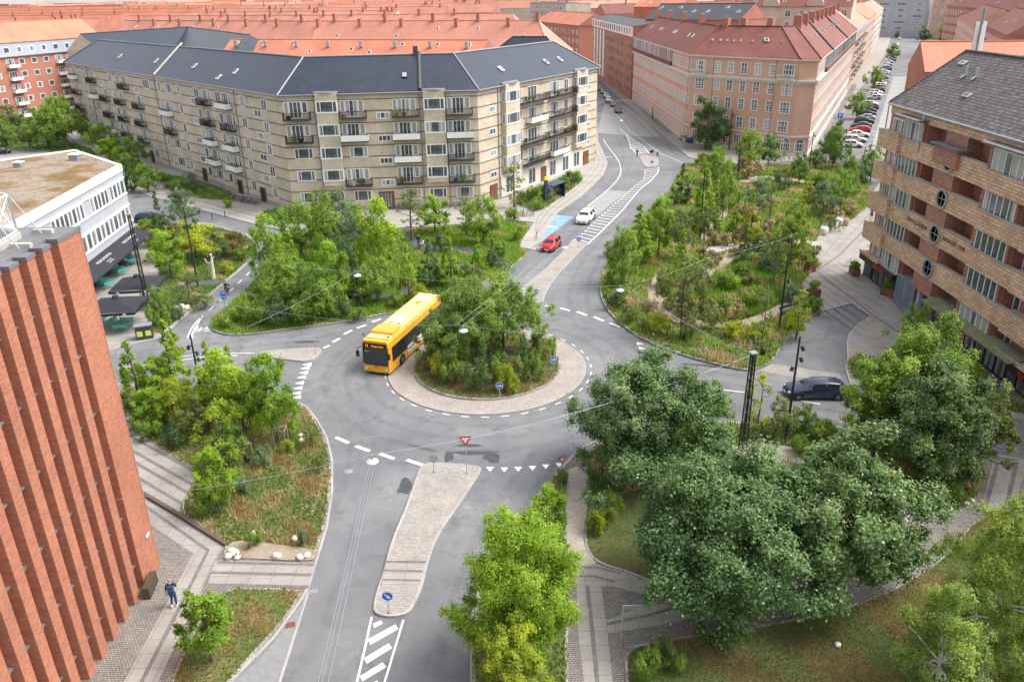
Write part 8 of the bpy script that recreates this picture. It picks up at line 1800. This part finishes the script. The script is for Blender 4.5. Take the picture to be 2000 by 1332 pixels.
def slats(w,x0,x1,y0,y1,z,n):
 for i in range(n):w.box((x0+(x1-x0)*(i+.5)/n,(y0+y1)/2,z),((x1-x0)/n*.8,y1-y0,.03))
tabm,benm=None,None
def tableset(px,py,rz,l_):
 x,y,_=at(px,py,.124);t=thing('cafe_table','turquoise cafe table '+l_,'table',(x,y,.124),rz,'turquoise cafe tables');w=MB();slats(w,-.65,.65,-.4,.4,.74,5);w.build('tabletop',m_turq,t)
 for a in(-.5,.5):
  for b in(-.3,.3):w=MB();w.tube([(a,b,0),(a*.9,b*.9,.73)],.018,5);w.build('leg',m_turq,t)
 for k,dy in enumerate((-.85,.85)):
  c,s_=cos(rz),sin(rz);t2=thing('cafe_bench',('front' if k==0 else 'back')+' turquoise bench of the table '+l_,'bench',(x-dy*s_,y+dy*c,.124),rz+(pi if k else 0),'turquoise cafe benches');w=MB();w.box((0,.02,.45),(1.25,.4,.04));w.build('seat',m_turq,t2);w=MB();w.box((0,-.2,.72),(1.25,.03,.16));w.box((0,-.2,.56),(1.25,.03,.05));w.build('backrest',m_turq,t2)
  for a in(-.58,.58):
   for b in(-.19,.19):w=MB();w.tube([(a,b,0),(a,b,.45 if b>0 else.8)],.016,5);w.build('leg',m_turq,t2)
tableset(243,642,.05,'beside the bin store');tableset(206,632,1.3,'against the brick tower edge');tableset(256,600,.05,'behind the front parasol');tableset(300,592,.1,'under the rear parasol by the lattice mast');tableset(208,560,.9,'in front of the cafe window nearest the tower');tableset(233,535,.9,'in the middle of the cafe window front');tableset(252,515,.9,'at the far end of the awning')
x,y,_=at(246,519,.12);person('sit',x,y,-1.0,'person in white reclining on a chair at the cafe window',(.75,.75,.74),(.03,.09,.3),z=.13)
x,y,_=at(312,580,.12);person('sit',x,y,2.2,'person in dark blue sitting at the edge of the rear parasol',(.02,.04,.12),(.02,.02,.03),z=.13)
x,y,_=at(283,596,.12);person('sit',x,y,1.2,'person in pale shirt sitting under the front parasol',(.55,.6,.65),(.03,.04,.06),z=.13)
t=thing('bin_store','dark twin waste bin with lime green doors by the terrace','bin',at(284,660,.124),.35);w=MB();w.box((0,0,.65),(1.5,.8,1.3));w.build('body',plain('dark_bin',(.05,.055,.06),.5),t)
w=MB();w.box((0,0,1.36),(1.6,.9,.1));w.build('lid',m_grey,t)
for a in(-.38,.38):w=MB();w.box((a,-.41,.6),(.5,.02,.5));w.build('door',plain('lime_panel',(.55,.72,.12),.5),t)
for px,py,rz,l_ in((1543,612,.55,'long dark slatted park bench at the plaza end of the gravel path'),(1380,318,.1,'pinkish wooden bench by the pink block crossing'),(1525,345,0,'dark bench in the back of the park')):
 x,y,_=at(px,py,.19);t=thing('park_bench',l_,'bench',(x,y,.19),rz);mt=m_brown if 'pink' in l_ else plain('green_bench',(.03,.07,.06),.6);w=MB();w.box((0,0,.46),(2.8,.45,.06));w.build('seat',mt,t);w=MB();w.box((0,.24,.75),(2.8,.05,.30));w.build('backrest',mt,t)
 for a in(-1.1,0,1.1):w=MB();w.box((a,0,.22),(.07,.42,.44));w.build('leg',m_black,t)
for k,(px,py,c)in enumerate(((1909,702,m_redp),(1918,706,m_white),(1930,708,m_redp))):
 x,y,_=at(px,py,.13);w=MB();w.mesh([(-.6,0,0),(.6,0,0),(.6,0,.35),(.1,0,.75),(-.3,0,.7),(-.6,.0,.3),(-.6,.06,0),(.6,.06,0),(.6,.06,.35),(.1,.06,.75),(-.3,.06,.7),(-.6,.06,.3)],[(0,1,2,3,4,5),(11,10,9,8,7,6),(0,6,7,1),(1,7,8,2),(2,8,9,3),(3,9,10,4),(4,10,11,5),(5,11,6,0)]);tag(w.build('sign_panel',c,loc=(x,y,.13),rz=-1.1),['left red','middle white','right red'][k]+' curved advertising panel before the shop','advertising board')
for px,py,l_ in((567,1220,'rusty square drain grate in the left gutter'),(612,1155,'dark drain grate at the kerb below the crossing slabs'),(680,920,'round manhole cover left of the hanging lamp'),(1210,232,'dark manhole slab in the left street'),(912,992,'pale utility cover right of the south island')):
 x,y,_=at(px,py,.013);w=MB()
 if 'round' in l_:w.lathe([(.33,0),(.31,.012),(0,.012)],n=18)
 else:
  w.box((0,0,.005),(.5,.38,.01));[w.box((-.2+.08*i,0,.014),(.03,.3,.008))for i in range(6)]
 tag(w.build('drain_cover',m_corten if 'rusty' in l_ else m_grey,loc=(x,y,.013),rz=.3),l_,'drain cover')
for px,py,l_ in((1598,1168+90,'white bucket lid lying on the brown lawn'),):x,y,_=at(1636,1260,.19);w=MB();w.lathe([(.14,0),(.15,.12),(0,.13)],n=14);tag(w.build('bucket',m_white,loc=(x,y,.19)),l_,'bucket')
for px,py,l_ in((415,430,'left black bollard on the bump out of the pavement'),(440,425,'right black bollard on the bump out of the pavement')):x,y,_=at(px,py,.12);w=MB();w.lathe([(.07,0),(.06,1.0),(0,1.05)],n=10);tag(w.build('bollard',m_black,loc=(x,y,.12)),l_,'bollard')
x,y,_=at(505,432,.12);w=MB();w.lathe([(.09,0),(.08,1.0),(0,1.05)],n=10);tag(w.build('bollard',m_redp,loc=(x,y,.12)),'red hydrant post at the corner of the yellow block','post')
_clutn=0
rcl=random.Random(77);chm_,chl=MB(),None
chm_.box((0,0,.42),(.42,.42,.04));chm_.box((0,.2,.68),(.42,.04,.46));[chm_.tube([(a,b,0),(a,b,.42)],.015,4)for a in(-.18,.18)for b in(-.18,.18)];CHM=chm_.data('balcony_chair',m_cloth)
BX=MB();BX.box((0,0,.3),(.6,.35,.6));BXM=BX.data('balcony_box',m_cloth)
rg=np.random.default_rng(5);n=260;PLM=leafmesh('balcony_plant',rg.normal(size=(n,3))*np.array([.22,.22,.28])+np.array([0,0,.62]),rg.normal(size=(n,3))+np.array([0,0,.5]),np.full(n,.14),L_mid,rg.uniform(0,.9,n))
PT=MB();PT.lathe([(.12,0),(.16,.32),(0,.30)],n=10);PTM=PT.data('pot',m_corten)
FLN={0:'top',1:'fourth',2:'third',3:'second'}
rowc_={}
for F,a,z,wd,dep in _clut:
 k=int(round((ZE-.92-2.4-z)/FH));wing={id(FL):'left wing',id(FC):'middle',id(FR):'right wing'}[id(F)];rowc_[(wing,k)]=rowc_.get((wing,k),0)+1;where=f"on {ORD[rowc_[(wing, k)]-1]} {FLN.get(k, 'low')} floor balcony of the {wing}"
 for i,ty in enumerate(rcl.sample(('chair','box','plant'),rcl.choice((1,2,2,3)))):
  u=a+.5+(wd-1)*(i+rcl.uniform(.2,.8))/3;p=F.P(u,z,rcl.uniform(.4,.85));grp='things standing on the balconies'
  tone=rcl.choice((('black',(.02,.02,.02,1)),('brown',(.22,.10,.05,1)),('white',(.6,.6,.58,1)),('blue',(.03,.08,.18,1))))
  if ty=='plant':t=thing('potted_plant',f'leafy plant {where}','plant',p,rcl.uniform(0,6),grp);put('pot',PTM,t);put('foliage',PLM,t)
  else:o=put('balcony_chair' if ty=='chair' else 'storage_box',CHM if ty=='chair' else BXM,None,p,F.rz+rcl.uniform(-1.5,1.5),tone[1]);tag(o,f'{tone[0]} {ty} {where}','chair' if ty=='chair' else 'box',grp)
for i in range(8):
 x=-66+i*8.2;y=206-(x+70)*.406;t=thing('roof_vent',['first','second','third','fourth','fifth','sixth','seventh','eighth'][i]+' grey vent box from the left on the nearest orange roof','roof vent',(x,y+3.4,19.2),-.38,'grey vents on the orange roof',.62);w=MB();w.box((0,0,.8),(1.1,.9,1.9));w.build('duct',m_zinc,t);w=MB();w.box((0,0,1.85),(1.3,1.1,.2));w.build('cap',m_galv,t)
w=MB();rdd=random.Random(99)
for i in range(420):
 dd=rdd.uniform(900,4200);x=rdd.uniform(-.75,.75)*dd;L=rdd.uniform(40,160);a=rdd.choice((-.35,-.3,1.1,1.15,.1));c,s_=cos(a),sin(a);q=lambda u,v:(x+u*c-v*s_,dd+u*s_+v*c);zt=rdd.uniform(19,24);m_=rdd.randrange(3)
 E=[q(-L/2,-7),q(L/2,-7),q(L/2,7),q(-L/2,7)];w.prism(E,0,16,3);r0,r1=q(-L/2,0),q(L/2,0)
 w.face([(*E[0],16),(*E[1],16),(*r1,zt),(*r0,zt)],m_);w.face([(*E[2],16),(*E[3],16),(*r0,zt),(*r1,zt)],m_);w.face([(*E[1],16),(*E[2],16),(*r1,zt)],3);w.face([(*E[3],16),(*E[0],16),(*r0,zt)],3)
tag(w.build('distant_roofs',[m_tile_pink,m_tile_orange,m_tile_red,m_brick_pink]),'mass of far red roofs reaching the skyline','roofs',kind='stuff')
w=MB();n=60;V=[]
for i in range(n+1):a=radians(40+100*i/n);h_=52+26*noise.noise(Vector((i*.37,0,0)))+8*noise.noise(Vector((i*2.1,3,0)));V+=[(6200*cos(a),6200*sin(a),-2),(6400*cos(a),6400*sin(a),h_),(7600*cos(a),7600*sin(a),-2)]
w.mesh(V,[(i*3+k,i*3+3+k,i*3+4+k,i*3+1+k)for i in range(n)for k in(0,1)]);struct('added_horizon_band',w,plain('horizon_band_haze_grey',(.30,.29,.30),.95,var=.15,scale=.004))  # added band, coloured pale like haze, hides the dark sky strip at the horizon
bpy.context.view_layer.update()
